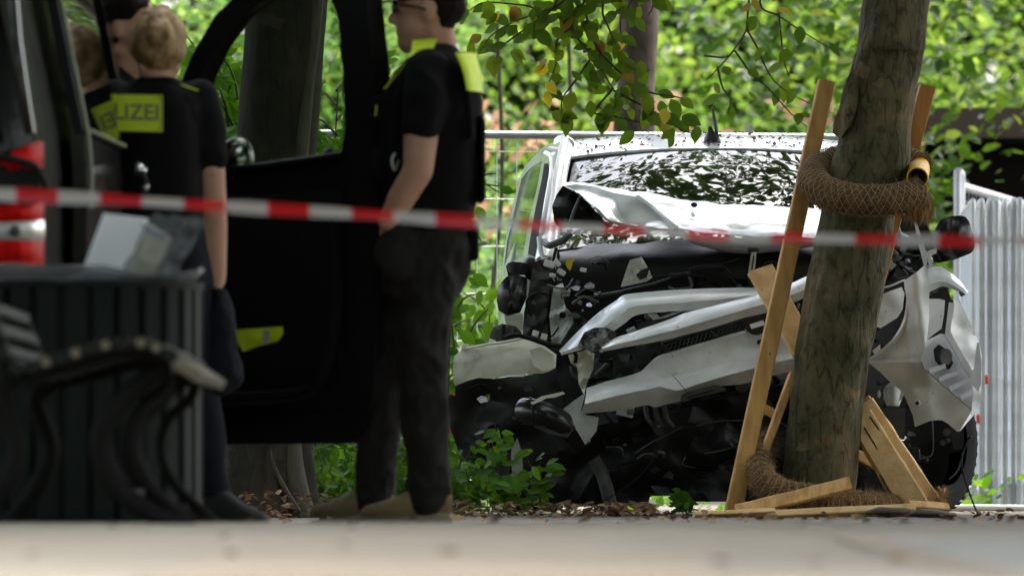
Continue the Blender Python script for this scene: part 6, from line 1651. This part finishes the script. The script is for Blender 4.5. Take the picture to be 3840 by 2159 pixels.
# trousers
mb = MB()
loft(mb, [ringm(815, 1446, 1768, .168), ringm(930, 1432, 1768, .178), ringm(1040, 1420, 1752, .18), ringm(1110, 1430, 1720, .17)])
chain(mb, [Q(1610, 1030, -.085), Q(1578, 1230, -.10), Q(1584, 1430, -.10), Q(1600, 1650, -.10), Q(1606, 1868, -.10)], [0.108, 0.092, 0.080, 0.074, 0.068])
chain(mb, [Q(1540, 1030, .085), Q(1480, 1240, .10), Q(1440, 1430, .10), Q(1412, 1650, .10), Q(1396, 1868, .10)], [0.108, 0.092, 0.078, 0.070, 0.066])
mb.ell(Q(1560, 1230, -.17), (0.05, 0.03, 0.10)); mb.ell(Q(1490, 945, -.155), (0.075, 0.055, 0.10)); mb.ell(Q(1500, 880, -.15), (0.06, 0.04, 0.05))
tr = mb.remesh(0.009, 3); tr.shake(0.012, 9, 7); tr.crease(0.012, 8, 4, (0.3, -1, 0)); tr.crease(0.006, 18, 5, (0.3, -1, 0)); tr = tr.build('trousers', 'trousers_black', man)
MB().tube([Q(1440, 842, -.15), Q(1600, 846, -.19), Q(1765, 842, -.13)], 0.018, 8).build('belt', 'vest_black', tr)
MB().box(Q(1768, 905, -.05), (0.05, 0.09, 0.13), None, 0.012).build('holster', 'vest_black', tr)
for (x0, x1, dy, nm) in ((1695, 1352, -.1, 0), (1478, 1160, .1, 1)):
    h_, t_ = Q(x0, 1967, dy), Q(x1, 1967, dy); h_.z = t_.z = 0.022
    sh = shoe(MB(), h_, t_, 0.115, 0.10).build('shoe', 'shoe_tan', man)
    h_.z = t_.z = 0.0
    shoe(MB(), h_ + Vector((.004, 0, 0)), t_ - Vector((.004, 0, 0)), 0.045, 0.108).build('sole', 'shoe_sole', sh)

# ---- officer at the van's side, back view
YW = 27.15
Q = lambda x, y, dy=0.0: P(x, y, YW + dy)
wom = thing('person', 'blond officer seen from behind at the dark van, yellow lettered patch on black vest', 'person', Vector((Q(640, 1970).x, YW, 0)))
mb = MB(); fdir = Vector((-0.25, 1, 0))
head_shape(mb, Q(592, 172), fdir, k=1.02)
chain(mb, [Q(590, 240), Q(588, 330)], [0.056, 0.062])
chain(mb, [Q(768, 440), Q(782, 560), Q(792, 660), Q(806, 860), Q(816, 1050)], [0.055, 0.053, 0.046, 0.041, 0.028])
chain(mb, [Q(415, 440), Q(408, 560, -.02), Q(425, 660, -.02), Q(450, 760, .04), Q(520, 800, .18)], [0.055, 0.053, 0.046, 0.042, 0.030])
hand(mb, Q(816, 1055), Vector((0, 0, -1)), Vector((-1, 0, 0)), 0.95, 1.4)
hand(mb, Q(522, 800, .19), Vector((.4, 1, 0)), Vector((0, 0, -1)), 0.9, 0.7)
loft(mb, [(Q(600, 1000), .15, .11), (Q(595, 600), .12, .08), (Q(590, 400), .11, .07), (Q(588, 320), .05, .05)])
mb.remesh(0.009, 3).build('body', 'skin', wom)
mb = MB()
mb.ell(Q(596, 152, -.012), (0.090, 0.112, 0.110)); mb.ell(Q(594, 215, -.045), (0.060, 0.050, 0.040)); mb.ell(Q(602, 128, -.105), (0.044, 0.040, 0.040)); mb.ell(Q(600, 95, .01), (0.07, 0.08, 0.05))
hr = mb.remesh(0.009, 2); hr.shake(0.010, 20, 1); hr.shake(0.005, 60, 2); hr.build('hair', 'hair_blond', wom)
def ringw(y, xl, xr, hy): return (Q((xl + xr) / 2, y), (xr - xl) / 2 / FPX * YW, hy)
mb = MB()
loft(mb, [ringw(850, 455, 765, .12), ringw(650, 448, 758, .125), ringw(450, 425, 768, .125), ringw(370, 405, 775, .11), ringw(330, 450, 735, .09), ringw(292, 520, 655, .07)])
chain(mb, [Q(745, 378), Q(775, 500), Q(784, 595)], [0.068, 0.066, 0.060]); chain(mb, [Q(428, 378), Q(410, 500, -.01), Q(410, 595, -.02)], [0.068, 0.066, 0.060])
mb.remesh(0.009, 4).shake(0.005, 12, 3).crease(0.007, 9, 6, (0.2, -1, 0)).build('tee_shirt', 'shirt_black', wom)
mb = MB()
loft(mb, [ringw(870, 450, 770, .150), ringw(700, 444, 766, .155), ringw(480, 435, 760, .155), ringw(400, 440, 750, .14), ringw(350, 455, 735, .115), ringw(318, 500, 690, .095)])
vest = mb.remesh(0.012, 3).build('vest', 'vest_black', wom)
# back patch with its lettering
pc = lambda u, v: Q(306 + 304 * u, 352 + 5 * u + 138 * v, -0.168 + 0.30 * max(0, .5 - u) ** 2)
pt = drape(vest, 'back_patch', 'hivis', pc, 8, 4)
TV, TF = text_mesh('POLIZEI', 0.074)
w0 = max(v.x for v in TV) - min(v.x for v in TV)
mb = MB()
vs = []
for v in TV:
    u = 0.5 + v.x / w0 * 0.90; vv = 0.5 - v.y / (0.122)
    q = pc(u, vv); vs.append(q + Vector((0, -0.0065 + v.z * -1.0, 0)))
mb.add(vs, TF); mb.build('lettering', 'print_grey', pt, smooth=False)
mb = MB()
for (a, b_) in (((.02, .06), (.98, .06)), ((.02, .94), (.98, .94)), ((.98, .06), (.98, .94)), ((.02, .06), (.02, .94))):
    mb.tube([pc(*a) + Vector((0, -.006, 0)), pc(*b_) + Vector((0, -.006, 0))], 0.0018, 4)
mb.build('patch_border', 'print_grey', pt)
drape(vest, 'shoulder_patch', 'hivis', lambda u, v: Q(675 + 70 * u, 316 + 22 * u - 8 * v, -.07 + .12 * v), 4, 4)
mb = MB()
loft(mb, [ringw(850, 455, 770, .125), ringw(960, 448, 785, .14), ringw(1060, 452, 790, .14), ringw(1120, 470, 770, .13)])
chain(mb, [Q(690, 1060), Q(720, 1350), Q(745, 1500), Q(778, 1700), Q(800, 1830)], [0.10, 0.082, 0.070, 0.062, 0.052])
chain(mb, [Q(540, 1060), Q(530, 1350), Q(525, 1500), Q(520, 1700), Q(520, 1830)], [0.10, 0.082, 0.070, 0.062, 0.052])
tr = mb.remesh(0.011, 3); tr.shake(0.008, 11, 9); tr.build('trousers', 'trousers_navy', wom)
for (x0, y0, x1, dy1) in ((770, 0, 1005, -.06), (520, 0, 540, .24)):
    h_, t_ = Q(x0, 1967), Q(x1, 1967, dy1); h_.z = t_.z = 0.0
    shoe(MB(), h_, t_, 0.12, 0.095).build('shoe', 'shoe_dark', wom)
# jacket hanging from her hand
mb = MB()
rs = []
for (y, xl, xr, hy) in ((1085, 792, 846, .035), (1140, 780, 868, .05), (1230, 770, 886, .06), (1340, 762, 905, .065), (1410, 764, 908, .065), (1450, 772, 890, .055), (1475, 800, 856, .03)):
    rs.append((Q((xl + xr) / 2, y), (xr - xl) / 2 / FPX * YW, hy))
loft(mb, rs, p=2.2); mb.remesh(0.010, 2); mb.shake(0.012, 12, 4); mb.shake(0.006, 30, 5)
tag(mb.build('jacket', 'trousers_navy'), 'dark bundled jacket hanging from the blond officer hand', 'jacket')

# ---- third officer, seated in the van doorway; only head and shoulder show
YT = 28.0
Q = lambda x, y, dy=0.0: P(x, y, YT + dy)
third = thing('person', 'dark haired officer half hidden behind the blond officer, sitting in the van', 'person', Vector((-1.42, YT, 0.62)))
hd3 = Q(482, 105); mb = MB(); head_shape(mb, hd3, Vector((1, -0.35, 0)), k=1.05)
hip = Vector((-1.50, YT + .05, 1.02)); neck = Q(470, 260)
chain(mb, [Q(478, 190), neck], [0.058, 0.06]); chain(mb, [hip, Vector((-1.38, YT, 1.28))], [0.12, 0.12])
mb.remesh(0.010, 3).build('body', 'skin', third)
mb = MB(); mb.ell(Q(462, 35), (0.098, 0.092, 0.082)); mb.ell(Q(418, 105), (0.055, 0.078, 0.085)); mb.remesh(0.010, 2).shake(0.006, 30, 4).build('hair', 'hair_dark', third)
mb = MB(); chain(mb, [hip, Vector((-1.40, YT, 1.25)), Vector((-1.34, YT, 1.40))], [0.15, 0.16, 0.13]); chain(mb, [Vector((-1.36, YT - .17, 1.42)), Vector((-1.36, YT - .2, 1.15))], [0.07, 0.06]); chain(mb, [Vector((-1.36, YT + .17, 1.42)), Vector((-1.36, YT + .2, 1.15))], [0.07, 0.06])
mb.remesh(0.012, 3).build('tee_shirt', 'shirt_black', third)
mb = MB(); chain(mb, [hip, hip + Vector((0.02, 0.36, -0.02)), hip + Vector((0.02, 0.42, -0.40))], [0.12, 0.08, 0.06]); mb.remesh(0.012, 3).build('trousers', 'trousers_black', third)

# ------------------------------------------------------------------ the dark police van
SL = 0.045
def VX(Y): return -1.263 + SL * (Y - 26.7)
van = thing('dark_van', 'black van parked at the left with side and front doors open', 'van', (VX(27) - 0.95, 27.0, 0))
def vside(Y, z, out=0.0):
    tumb = 0.0 if z < 1.12 else (z - 1.12) * 0.20 + max(0, z - 1.75) * 0.6
    low = 0.03 * max(0, 0.5 - z)
    return Vector((VX(Y) - tumb - low + out, Y, z))
ZS = (0.26, 0.5, 0.8, 1.05, 1.18, 1.4, 1.6, 1.75, 1.86, 1.93)
def side_strip(y0, y1, zs, name, mat='van_paint', n=8, out=0.0, th=0.03, parent=van):
    rows = [[vside(y0 + (y1 - y0) * k / n, z, out) for k in range(n + 1)] for z in zs]
    return MB().slab(rows, th).build(name, mat, parent, sharp=50)
# rear quarter, sill and roof rail of the near side; doorway left open between
side_strip(24.5, 26.75, ZS, 'rear_quarter')
side_strip(26.75, 28.85, (0.26, 0.45), 'sill')
side_strip(26.75, 28.85, (1.80, 1.86, 1.93), 'roof_rail')
side_strip(27.72, 27.90, ZS, 'door_pillar')
side_strip(28.80, 30.1, (0.26, 0.5, 0.8, 1.0, 1.08), 'front_wing')
# far side, rear face, roof, floor, front
W = 1.88
rows = [[vside(24.5 + 5.6 * k / 10, z) * 1.0 for k in range(11)] for z in ZS]
rows = [[Vector((2 * (VX(p.y) - W / 2) - p.x, p.y, p.z)) for p in r] for r in rows]
MB().slab(rows, -0.03).build('far_side', 'van_paint', van)
def rear_row(z):
    a = vside(24.5, z); b = Vector((2 * (VX(24.5) - W / 2) - a.x, 24.5, z))
    r = []
    for k in range(21):
        t = k / 20; x = a.x + (b.x - a.x) * t; bul = 0.10 * (1 - (2 * t - 1) ** 8)
        lean = -(0.0 if z < 1.1 else (z - 1.1) * -0.10)
        r.append(Vector((x, 24.5 - bul + lean, z)))
    return r
MB().slab([rear_row(z) for z in ZS], -0.03).build('tailgate', 'van_paint', van, sharp=50)
rr2 = []
for k in range(9):
    Y = 24.58 + 4.6 * k / 8; a = vside(Y, 1.93); b = Vector((2 * (VX(Y) - W / 2) - a.x, Y, 1.93))
    rr2.append([a.lerp(b, t / 8) + Vector((0, 0, 0.05 * (1 - (t / 4 - 1) ** 4))) for t in range(9)])
MB().slab(rr2, 0.03).build('roof', 'van_paint', van)
MB().box((VX(27.2) - 0.95, 27.2, 0.56), (1.75, 5.0, 0.08), None, 0.01).build('floor', 'van_inner', van)
MB().box((VX(25.9) - 0.95, 26.6, 1.2), (1.70, 0.06, 1.3), None, 0.01).build('partition', 'van_inner', van)
MB().box((VX(28.6) - 0.95, 29.3, 0.9), (1.70, 0.5, 0.55), None, 0.05).build('dashboard', 'van_inner', van)
for dx, yy in ((-0.35, 28.05), (-1.05, 28.05), (-0.45, 28.75 + .1), (-1.4, 28.85)):
    st_ = MB().box((VX(28) + dx - .1, yy, 0.80), (0.48, 0.48, 0.22), None, 0.04); st_.box((VX(28) + dx - .1, yy - .24, 1.16), (0.46, 0.12, 0.62), None, 0.04)
    st_.build('seat', 'van_inner', van)
# bonnet and screen beyond
bon = []
for k in range(6):
    Y = 29.3 + 0.85 * k / 5; a = Vector((VX(Y) - 0.06, Y, 1.12 - 0.05 * k)); b = Vector((VX(Y) - W + .06, Y, 1.12 - 0.05 * k)); bon.append([a.lerp(b, t / 6) for t in range(7)])
MB().slab(bon, 0.02).build('bonnet', 'van_paint', van)
MB().slab([[Vector((VX(30.15) - t * W / 6, 30.15, z)) for t in range(7)] for z in (0.3, 0.7, 0.88)], 0.02).build('nose', 'van_paint', van)
MB().slab([[Vector((VX(28.9) - .22 - t * (W - .44) / 6, 28.72, 1.88)) for t in range(7)], [Vector((VX(29.3) - .06 - t * (W - .12) / 6, 29.38, 1.12)) for t in range(7)]], 0.006).build('windscreen', 'van_glass', van)
for cy in (25.25, 29.35):
    for s in (0, 1):
        wheel(Vector((VX(cy) - 0.13 - s * (W - .26), cy, 0.335)), 0.335, 0.23, -SL, van)
# tail lamp wrapping the corner
tl = thing_tl = None
def lampface(x0, x1, y0, y1, mat, name, parent, bul=0.03, ytop=None):
    rows = []
    for j in range(7):
        v = j / 6; row = []
        for i in range(9):
            u = i / 8
            x = x0 + (x1 - x0) * u; y = (y0 if ytop is None else ytop(u)) * (1 - v) + y1 * v
            row.append(P(x, y, 24.36 + 0.14 * max(0, (u - .6) / .4) ** 2 - bul * math.sin(v * 3.14) * .5))
        rows.append(row)
    return MB().slab(rows, 0.02).build(name, mat, parent)
t1 = lampface(-60, 138, 540, 625, 'lamp_red', 'tail_lamp', van, ytop=lambda u: 640 - 105 * max(0, min(1, (u - .35) / .55)))
lampface(-60, 140, 765, 828, 'lamp_red', 'red_lens', t1, ytop=lambda u: 800 - 35 * u)
lampface(-60, 142, 832, 897, 'lamp_white', 'white_lens', t1)
lampface(-60, 140, 902, 990, 'lamp_red', 'red_lens', t1)
MB().tube(smooth_path([P(-40, 585, 24.30), P(60, 600, 24.28), P(130, 625, 24.3), P(165, 680, 24.34), P(170, 705, 24.36)], 4), 0.011, 8).build('lamp_trim', 'van_trim', van)
MB().ell(P(55, 865, 24.30), (0.016, 0.01, 0.016)).build('lamp_bulb', 'dark_metal', t1)
MB().panel([(-80, 630), (60, 615), (135, 640), (150, 700), (140, 765), (-60, 800)], pl(24.34, 50), 0.02, step=40).build('lamp_panel', 'van_trim', van)
MB().tube([P(44, -40, 24.36), P(60, 150, 24.34), P(88, 350, 24.33), P(112, 500, 24.36)], 0.016, 10).build('corner_bead', 'van_paint', van)

# sliding door, pushed back outside the body
SDX = 0.065
sdoor = side_strip(25.30, 26.48, (0.28, 0.5, 0.8, 1.05, 1.17), 'sliding_door', 'van_paint', 8, SDX, 0.04)
for y0, y1, z0, z1, nm in ((25.30, 25.36, 1.17, 1.84, 'frame'), (26.42, 26.48, 1.17, 1.84, 'frame'), (25.30, 26.48, 1.80, 1.88, 'frame'), (25.86, 25.90, 1.17, 1.80, 'frame')):
    rows = [[vside(y0 + (y1 - y0) * k / 3, z0 + (z1 - z0) * j / 4, SDX + .002) for k in range(4)] for j in range(5)]
    MB().slab(rows, 0.03).build(nm, 'van_trim', sdoor)
MB().slab([[vside(25.34 + 1.10 * k / 6, 1.17 + 0.64 * j / 4, SDX + 0.012) for k in range(7)] for j in range(5)], 0.005).build('window', 'van_glass', sdoor)
MB().tube([vside(25.31, 1.18, SDX + .02), vside(26.47, 1.18, SDX + .02)], 0.007, 6).build('belt_trim', 'trim_light', sdoor)
MB().tube([vside(25.30, z, SDX + .014) for z in (0.95, 1.05, 1.17, 1.3, 1.5, 1.7, 1.85)], 0.006, 6).build('edge_seal', 'trim_light', sdoor)
hdl = MB().tube(smooth_path([P(518, 622, 26.45), P(530, 640, 26.40), P(545, 690, 26.40), P(549, 705, 26.43)], 4), 0.012, 8).build('door_handle', 'van_trim', sdoor)
MB().ell(P(528, 640, 26.40), (.018, .012, .018)).ell(P(546, 698, 26.40), (.010, .010, .016)).build('handle_cap', 'chrome', hdl)

# open front door: inner face to the viewer
H0 = Vector((VX(28.85) + 0.02, 28.85, 0)); H1 = Vector((P(1442, 1000, 28.0).x, 28.0, 0))
du = (H1 - H0); DL = du.length; du.normalize(); dn = Vector((du.y, -du.x, 0)) * 1.0     # dn: towards the viewer side
if dn.y > 0: dn = -dn
def D(u, z, o=0.0):
    lean = max(0, z - 1.15) * 0.16
    return H0 + du * u + dn * (o + lean * 0.5) + Vector((0, 0, z))
outer = [(-.01, .33), (.03, .267), (.98, .267), (1.06, .31), (1.10, .45), (1.115, .80), (1.125, 1.17), (1.13, 1.50), (1.115, 1.72), (1.07, 1.80), (.90, 1.825), (.62, 1.81), (.46, 1.775), (.32, 1.70), (.18, 1.57), (.05, 1.40), (-.02, 1.24), (-.03, .9)]
inner = [(.10, 1.165), (.80, 1.20), (.94, 1.22), (.965, 1.30), (.972, 1.50), (.965, 1.66), (.93, 1.735), (.86, 1.762), (.66, 1.755), (.54, 1.735), (.43, 1.69), (.30, 1.59), (.18, 1.45), (.11, 1.34)]
def door_panel(outl, holes, o0, o1, name, mat, parent, sharp=50):
    def fill(o, flip):
        vs = [Vector((p[0], p[1])) for p in outl]; ed = [(i, (i + 1) % len(outl)) for i in range(len(outl))]
        for h in holes:
            b0 = len(vs); vs += [Vector(p) for p in h]; ed += [(b0 + i, b0 + (i + 1) % len(h)) for i in range(len(h))]
        r = geometry.delaunay_2d_cdt(vs, ed, [], 1 if not holes else 0, 1e-6)
        def ins(p, lp):
            c = False; j = len(lp) - 1
            for i in range(len(lp)):
                if (lp[i][1] > p.y) != (lp[j][1] > p.y) and p.x < (lp[j][0] - lp[i][0]) * (p.y - lp[i][1]) / (lp[j][1] - lp[i][1]) + lp[i][0]: c = not c
                j = i
            return c
        fs = [f for f in r[2] if ins(sum((r[0][i] for i in f), Vector((0, 0))) / len(f), outl) and not any(ins(sum((r[0][i] for i in f), Vector((0, 0))) / len(f), h) for h in holes)]
        return [D(p.x, p.y, o) for p in r[0]], fs
    mb = MB()
    v, f = fill(o0, False); mb.add(v, f)
    v, f = fill(o1, True); mb.add(v, [tuple(reversed(q)) for q in f])
    for lp in [outl] + list(holes):
        n = len(lp)
        mb.add([D(*p, o0) for p in lp] + [D(*p, o1) for p in lp], [(i, (i + 1) % n, n + (i + 1) % n, n + i) for i in range(n)])
    return mb.build(name, mat, parent, sharp)
fdoor = door_panel(outer, [inner], 0.03, -0.04, 'front_door', 'van_inner', van)
dp = [(.06, .36), (.90, .36), (.97, .44), (1.0, .7), (1.0, 1.08), (.95, 1.13), (.10, 1.10), (.05, .9)]
MB().slab([[D(u, z, 0.045 + 0.03 * math.sin((z - .4) * 4)) for u in [0.06 + .09 * k for k in range(11)]] for z in [0.38 + .09 * j for j in range(9)]], 0.02).build('door_card', 'van_inner', fdoor)
MB().tube(smooth_path([D(.08, .42, .08), D(.5, .42, .10), D(.85, .44, .10), D(.93, .55, .08), D(.95, .75, .06), D(.93, 1.0, .06)], 4), 0.022, 8).build('door_pocket', 'van_trim', fdoor)
MB().tube([D(.10, 1.175, .035), D(.55, 1.19, .04), D(.95, 1.215, .035)], 0.014, 8).build('belt_seal', 'van_trim', fdoor)
MB().box(D(.30, .98, .07), (0.02, 0.02, 0.02)).build('switch', 'van_trim', fdoor)
door_panel(inner, [], -0.004, -0.010, 'window', 'clear_glass', fdoor)
MB().tube([D(.10, 1.17, -.01), D(.12, 1.40, -.01)], 0.014, 8).build('quarter_post', 'van_trim', fdoor)
# wing mirror on the far side of the door, seen through the glass
mm = MB().ell(P(885, 605, 28.62), (0.062, 0.06, 0.082), Matrix.Rotation(0.15, 3, 'Y'), 18, 12); mm = mm.build('mirror', 'van_paint', fdoor)
MB().ell(P(890, 607, 28.555), (0.046, 0.012, 0.066), Matrix.Rotation(0.15, 3, 'Y'), 18, 10).build('mirror_glass', 'mirror_face', mm)
MB().tube([P(885, 640, 28.62), D(.2, 1.16, -.02)], 0.02, 8).build('mirror_arm', 'van_trim', mm)
MB().tube(smooth_path([P(1225, 560, 28.2), P(1250, 590, 28.2), P(1280, 640, 28.15)], 3), 0.016, 8).build('grab_handle', 'van_trim', fdoor)
# yellow folder in the door pocket
vf = MB().panel([(880, 1236), (1060, 1224), (1062, 1252), (1040, 1280), (960, 1300), (912, 1318), (895, 1290)], crump(pl(28.22, 960, -0.0010), 0.02, 0.02, 2), 0.02, step=20)
vf = vf.build('safety_vest', 'hivis'); tag(vf, 'folded yellow safety vest tucked into the open door pocket', 'safety vest')
MB().panel([(986, 1238), (1012, 1236), (1008, 1284), (985, 1292)], pl(28.16, 1000, -0.0010), 0.006, step=30).build('reflective_band', 'grey_tape', vf)

# ------------------------------------------------------------------ litter bin with slats
BY, BX, BR = 23.35, -1.215, 0.355
bin_ = thing('litter_bin', 'round dark green slatted litter bin overflowing with waste', 'bin', (BX, BY, gz(BY)))
BT = 0.675
nsl = 30
for k in range(nsl):
    a = 2 * math.pi * k / nsl
    n_ = Vector((math.cos(a), math.sin(a), 0)); t_ = Vector((-math.sin(a), math.cos(a), 0))
    prof = [(-.030, -.012), (.030, -.012), (.030, .004), (.022, .012), (-.022, .012), (-.030, .004)]
    mb = MB().rings([[Vector((BX, BY, z)) + n_ * (BR + b) + t_ * a_ for a_, b in prof] for z in (0.03, BT)])
    mb.build('slat', 'bin_green', bin_)
MB().lathe([(BR - .03, .02), (BR - .015, .02), (BR - .015, BT - .01), (BR - .03, BT - .01)], (BX, BY, 0), None, 40, cap=False).build('liner_drum', 'van_trim', bin_)
MB().lathe([(0.0, .025), (BR - .02, .025), (BR - .02, .03), (0.0, .03)], (BX, BY, 0), None, 40, cap=False).build('bottom', 'van_trim', bin_)
MB().lathe([(BR - .035, BT - .012), (BR + .016, BT - .012), (BR + .018, BT + .006), (BR - .035, BT + .008)], (BX, BY, 0), None, 48).build('top_ring', 'bin_green', bin_)
bin_z = BT
# torn bag rim
gbag = random.Random(4)
rows = []
for j in range(5):
    row = []
    for k in range(41):
        a = 2 * math.pi * k / 40
        rr0 = BR - 0.01 + 0.03 * math.sin(j * 1.2) + 0.02 * noise.noise(Vector((math.cos(a) * 3, math.sin(a) * 3, j * .7)))
        z = BT + 0.01 + 0.035 * math.sin(j * .9) + 0.03 * noise.noise(Vector((math.cos(a) * 2, math.sin(a) * 2, 5 + j * .4))) - (0.03 if j == 4 else 0)
        row.append(Vector((BX + rr0 * math.cos(a), BY + rr0 * math.sin(a), z)))
    rows.append(row)
tag(MB().slab(rows, 0.001).build('bin_bag', 'clear_film'), 'clear grey bag rim turned over the litter bin edge', 'bin bag')
ca_ = MB(); YC = 23.25
ca_.slab([[P(388 + 160 * i / 4 - 110 * j / 5, 800 + 18 * i / 4 + 300 * j / 5, YC + 0.02 * i) for i in range(5)] for j in range(6)], 0.012)
cbx = thing('card_box', 'open white cardboard box with printed flap sticking out of the litter bin', 'cardboard box', P(330, 1090, YC))
ca_.build('side', 'card_white', cbx)
MB().slab([[P(548 + 85 * i / 4 - 110 * j / 5 , 830 + 55 * i / 4 + (255 - 30 * i / 4) * j / 5, YC + 0.10 + 0.03 * i) for i in range(5)] for j in range(6)], 0.012).build('side', 'card_print', cbx)
MB().slab([[P(508 + 115 * i / 3, 815 + 62 * i / 3 + 32 * j / 2, YC + 0.06 + 0.01 * j) for i in range(4)] for j in range(3)], 0.006).build('flap', 'paper_white', cbx)
rows = []
for j in range(9):
    rows.append([P(570 + 205 * i / 10 - 150 * j / 8 + 18 * noise.noise(Vector((i * .5, j * .6, 1))), 800 + 20 * i / 10 + 285 * j / 8 + 16 * noise.noise(Vector((i * .6, j * .5, 9))), 23.15 + 0.06 * noise.noise(Vector((i * .7, j * .7, 4)))) for i in range(11)])
tag(MB().slab(rows, 0.001).build('plastic_bag', 'clear_film'), 'crumpled clear plastic bag beside the cardboard box in the bin', 'plastic bag')
rows = []
for j in range(6):
    rows.append([P(30 + 230 * i / 10, 1070 - 60 * math.sin(i / 10 * 1.6) * (1 - j / 5) + 6 * j, 23.05 + 0.05 * noise.noise(Vector((i * .7, j * .7, 8)))) for i in range(11)])
tag(MB().slab(rows, 0.001).build('plastic_bag', 'clear_film'), 'thin clear bag edge on the left rim of the litter bin', 'plastic bag')

# ------------------------------------------------------------------ bench, seen from its end
bench = thing('park_bench', 'old curved park bench with iron legs seen end on before the bin', 'bench', (-0.95, 21.4, gz(21)))
BE = 20.6
slx = [(-60, 1150, 1.2), (-25, 1235, 1.2), (10, 1320, 1.1), (60, 1378, .55), (118, 1372, .0), (172, 1356, -.2), (228, 1338, -.25), (283, 1322, -.25), (340, 1305, -.25), (395, 1292, -.2), (460, 1284, -.05), (528, 1284, .1), (585, 1300, .35), (640, 1330, .5), (700, 1384, .6)]
for i, (x, y, a) in enumerate(slx):
    wdt = 0.036 if i < len(slx) - 1 else 0.075
    p0 = P(x, y, BE); p1 = p0 + Vector((0, 1.75, 0))
    up_v = Vector((math.sin(a), 0, math.cos(a)))
    mb = MB().beam(p0, p1, wdt, 0.028, up_v, 0.005, 2)
    o = mb.build('slat', 'bench_green' if i < len(slx) - 1 else 'bench_worn', bench)
    if i in (5, 7, 9, 11, 12):
        MB().beam(p0 - Vector((0, .004, 0)), p0 + Vector((0, 0.012, 0)), wdt * .6, 0.022, up_v, 0.004).build('worn_end', 'bench_worn', o)
for dy in (0.10, 1.62):
    Yb_ = BE + dy
    sc_ = BE / Yb_
    def B(x, y): 
        p = P(x, y, BE); return Vector((p.x, Yb_, p.z))
    lg = MB()
    lg.tube(smooth_path([B(620, 1370), B(540, 1425), B(450, 1500), B(385, 1600), B(375, 1690), B(410, 1790), B(490, 1880), B(600, 1945), B(720, 1985)], 5), [0.022 + 0.008 * math.sin(k / 40 * 3.1) for k in range(41)], 10)
    lg.tube(smooth_path([B(640, 1400), B(620, 1470), B(540, 1540), B(505, 1630), B(510, 1720), B(560, 1820), B(640, 1900), B(720, 1970)], 5), 0.014, 10)
    lg.build('leg', 'bench_iron', bench)
    lg = MB().tube(smooth_path([B(-60, 1160), B(10, 1340), B(60, 1400), B(230, 1365), B(400, 1318), B(520, 1308), B(600, 1330), B(650, 1370)], 5), 0.022, 10)
    lg.build('seat_support', 'bench_iron', bench)
    lg = MB().tube(smooth_path([B(60, 1400), B(-10, 1470), B(20, 1560), B(52, 1660), B(35, 1760), B(-20, 1860), B(-120, 1985)], 5), 0.026, 10)
    lg.build('leg', 'bench_iron', bench)
MB().tube([P(430, 1850, BE + .1), P(430, 1850, BE + .1) + Vector((0, 1.52, 0))], 0.012, 8).build('stretcher', 'bench_iron', bench)

# ------------------------------------------------------------------ barrier tape across the picture
TYY = 20.0
ctl = [(-900, 705), (-300, 716), (0, 729), (450, 750), (895, 778), (1330, 802), (1760, 829), (2207, 854), (2774, 882), (3200, 896), (3580, 903), (3840, 905), (4300, 902), (4900, 890)]
path = smooth_path([P(x, y, TYY) for x, y in ctl], 16)
Vt, Ft, along = [], [], []
s_ = 0.0
for i, p in enumerate(path):
    if i: s_ += (p - path[i - 1]).length
    h = 0.0140 + 0.0025 * math.sin(i * 0.21); tw = 0.5 * math.sin(i * 0.06 + 1)
    for k in range(4):
        t = -1 + 2 * k / 3
        Vt.append(p + Vector((0, h * t * math.sin(tw) + 0.006 * math.cos(t * 4), h * t * math.cos(tw)))); along.append(s_ / 0.197 - 0.045)
n = 4
for i in range(len(path) - 1):
    for k in range(3): Ft.append((i * n + k, (i + 1) * n + k, (i + 1) * n + k + 1, i * n + k + 1))
mb = MB(); mb.add(Vt, Ft)
tape = mb.build('barrier_tape', 'barrier_film'); tag(tape, 'red and white barrier tape stretched across the whole scene', 'tape')
at = tape.data.attributes.new('along', 'FLOAT', 'POINT'); at.data.foreach_set('value', along)
for x, lab in ((-900, 'thin steel post holding the barrier tape, left of the picture'), (4900, 'thin steel post holding the barrier tape, right of the picture')):
    q = P(x, 705 if x < 0 else 890, TYY); o = MB().tube([Vector((q.x, TYY, gz(TYY))), Vector((q.x, TYY, q.z + 0.1))], 0.02, 10); tag(o.build('tape_post', 'galvanised'), lab, 'post', 'posts holding the tape')
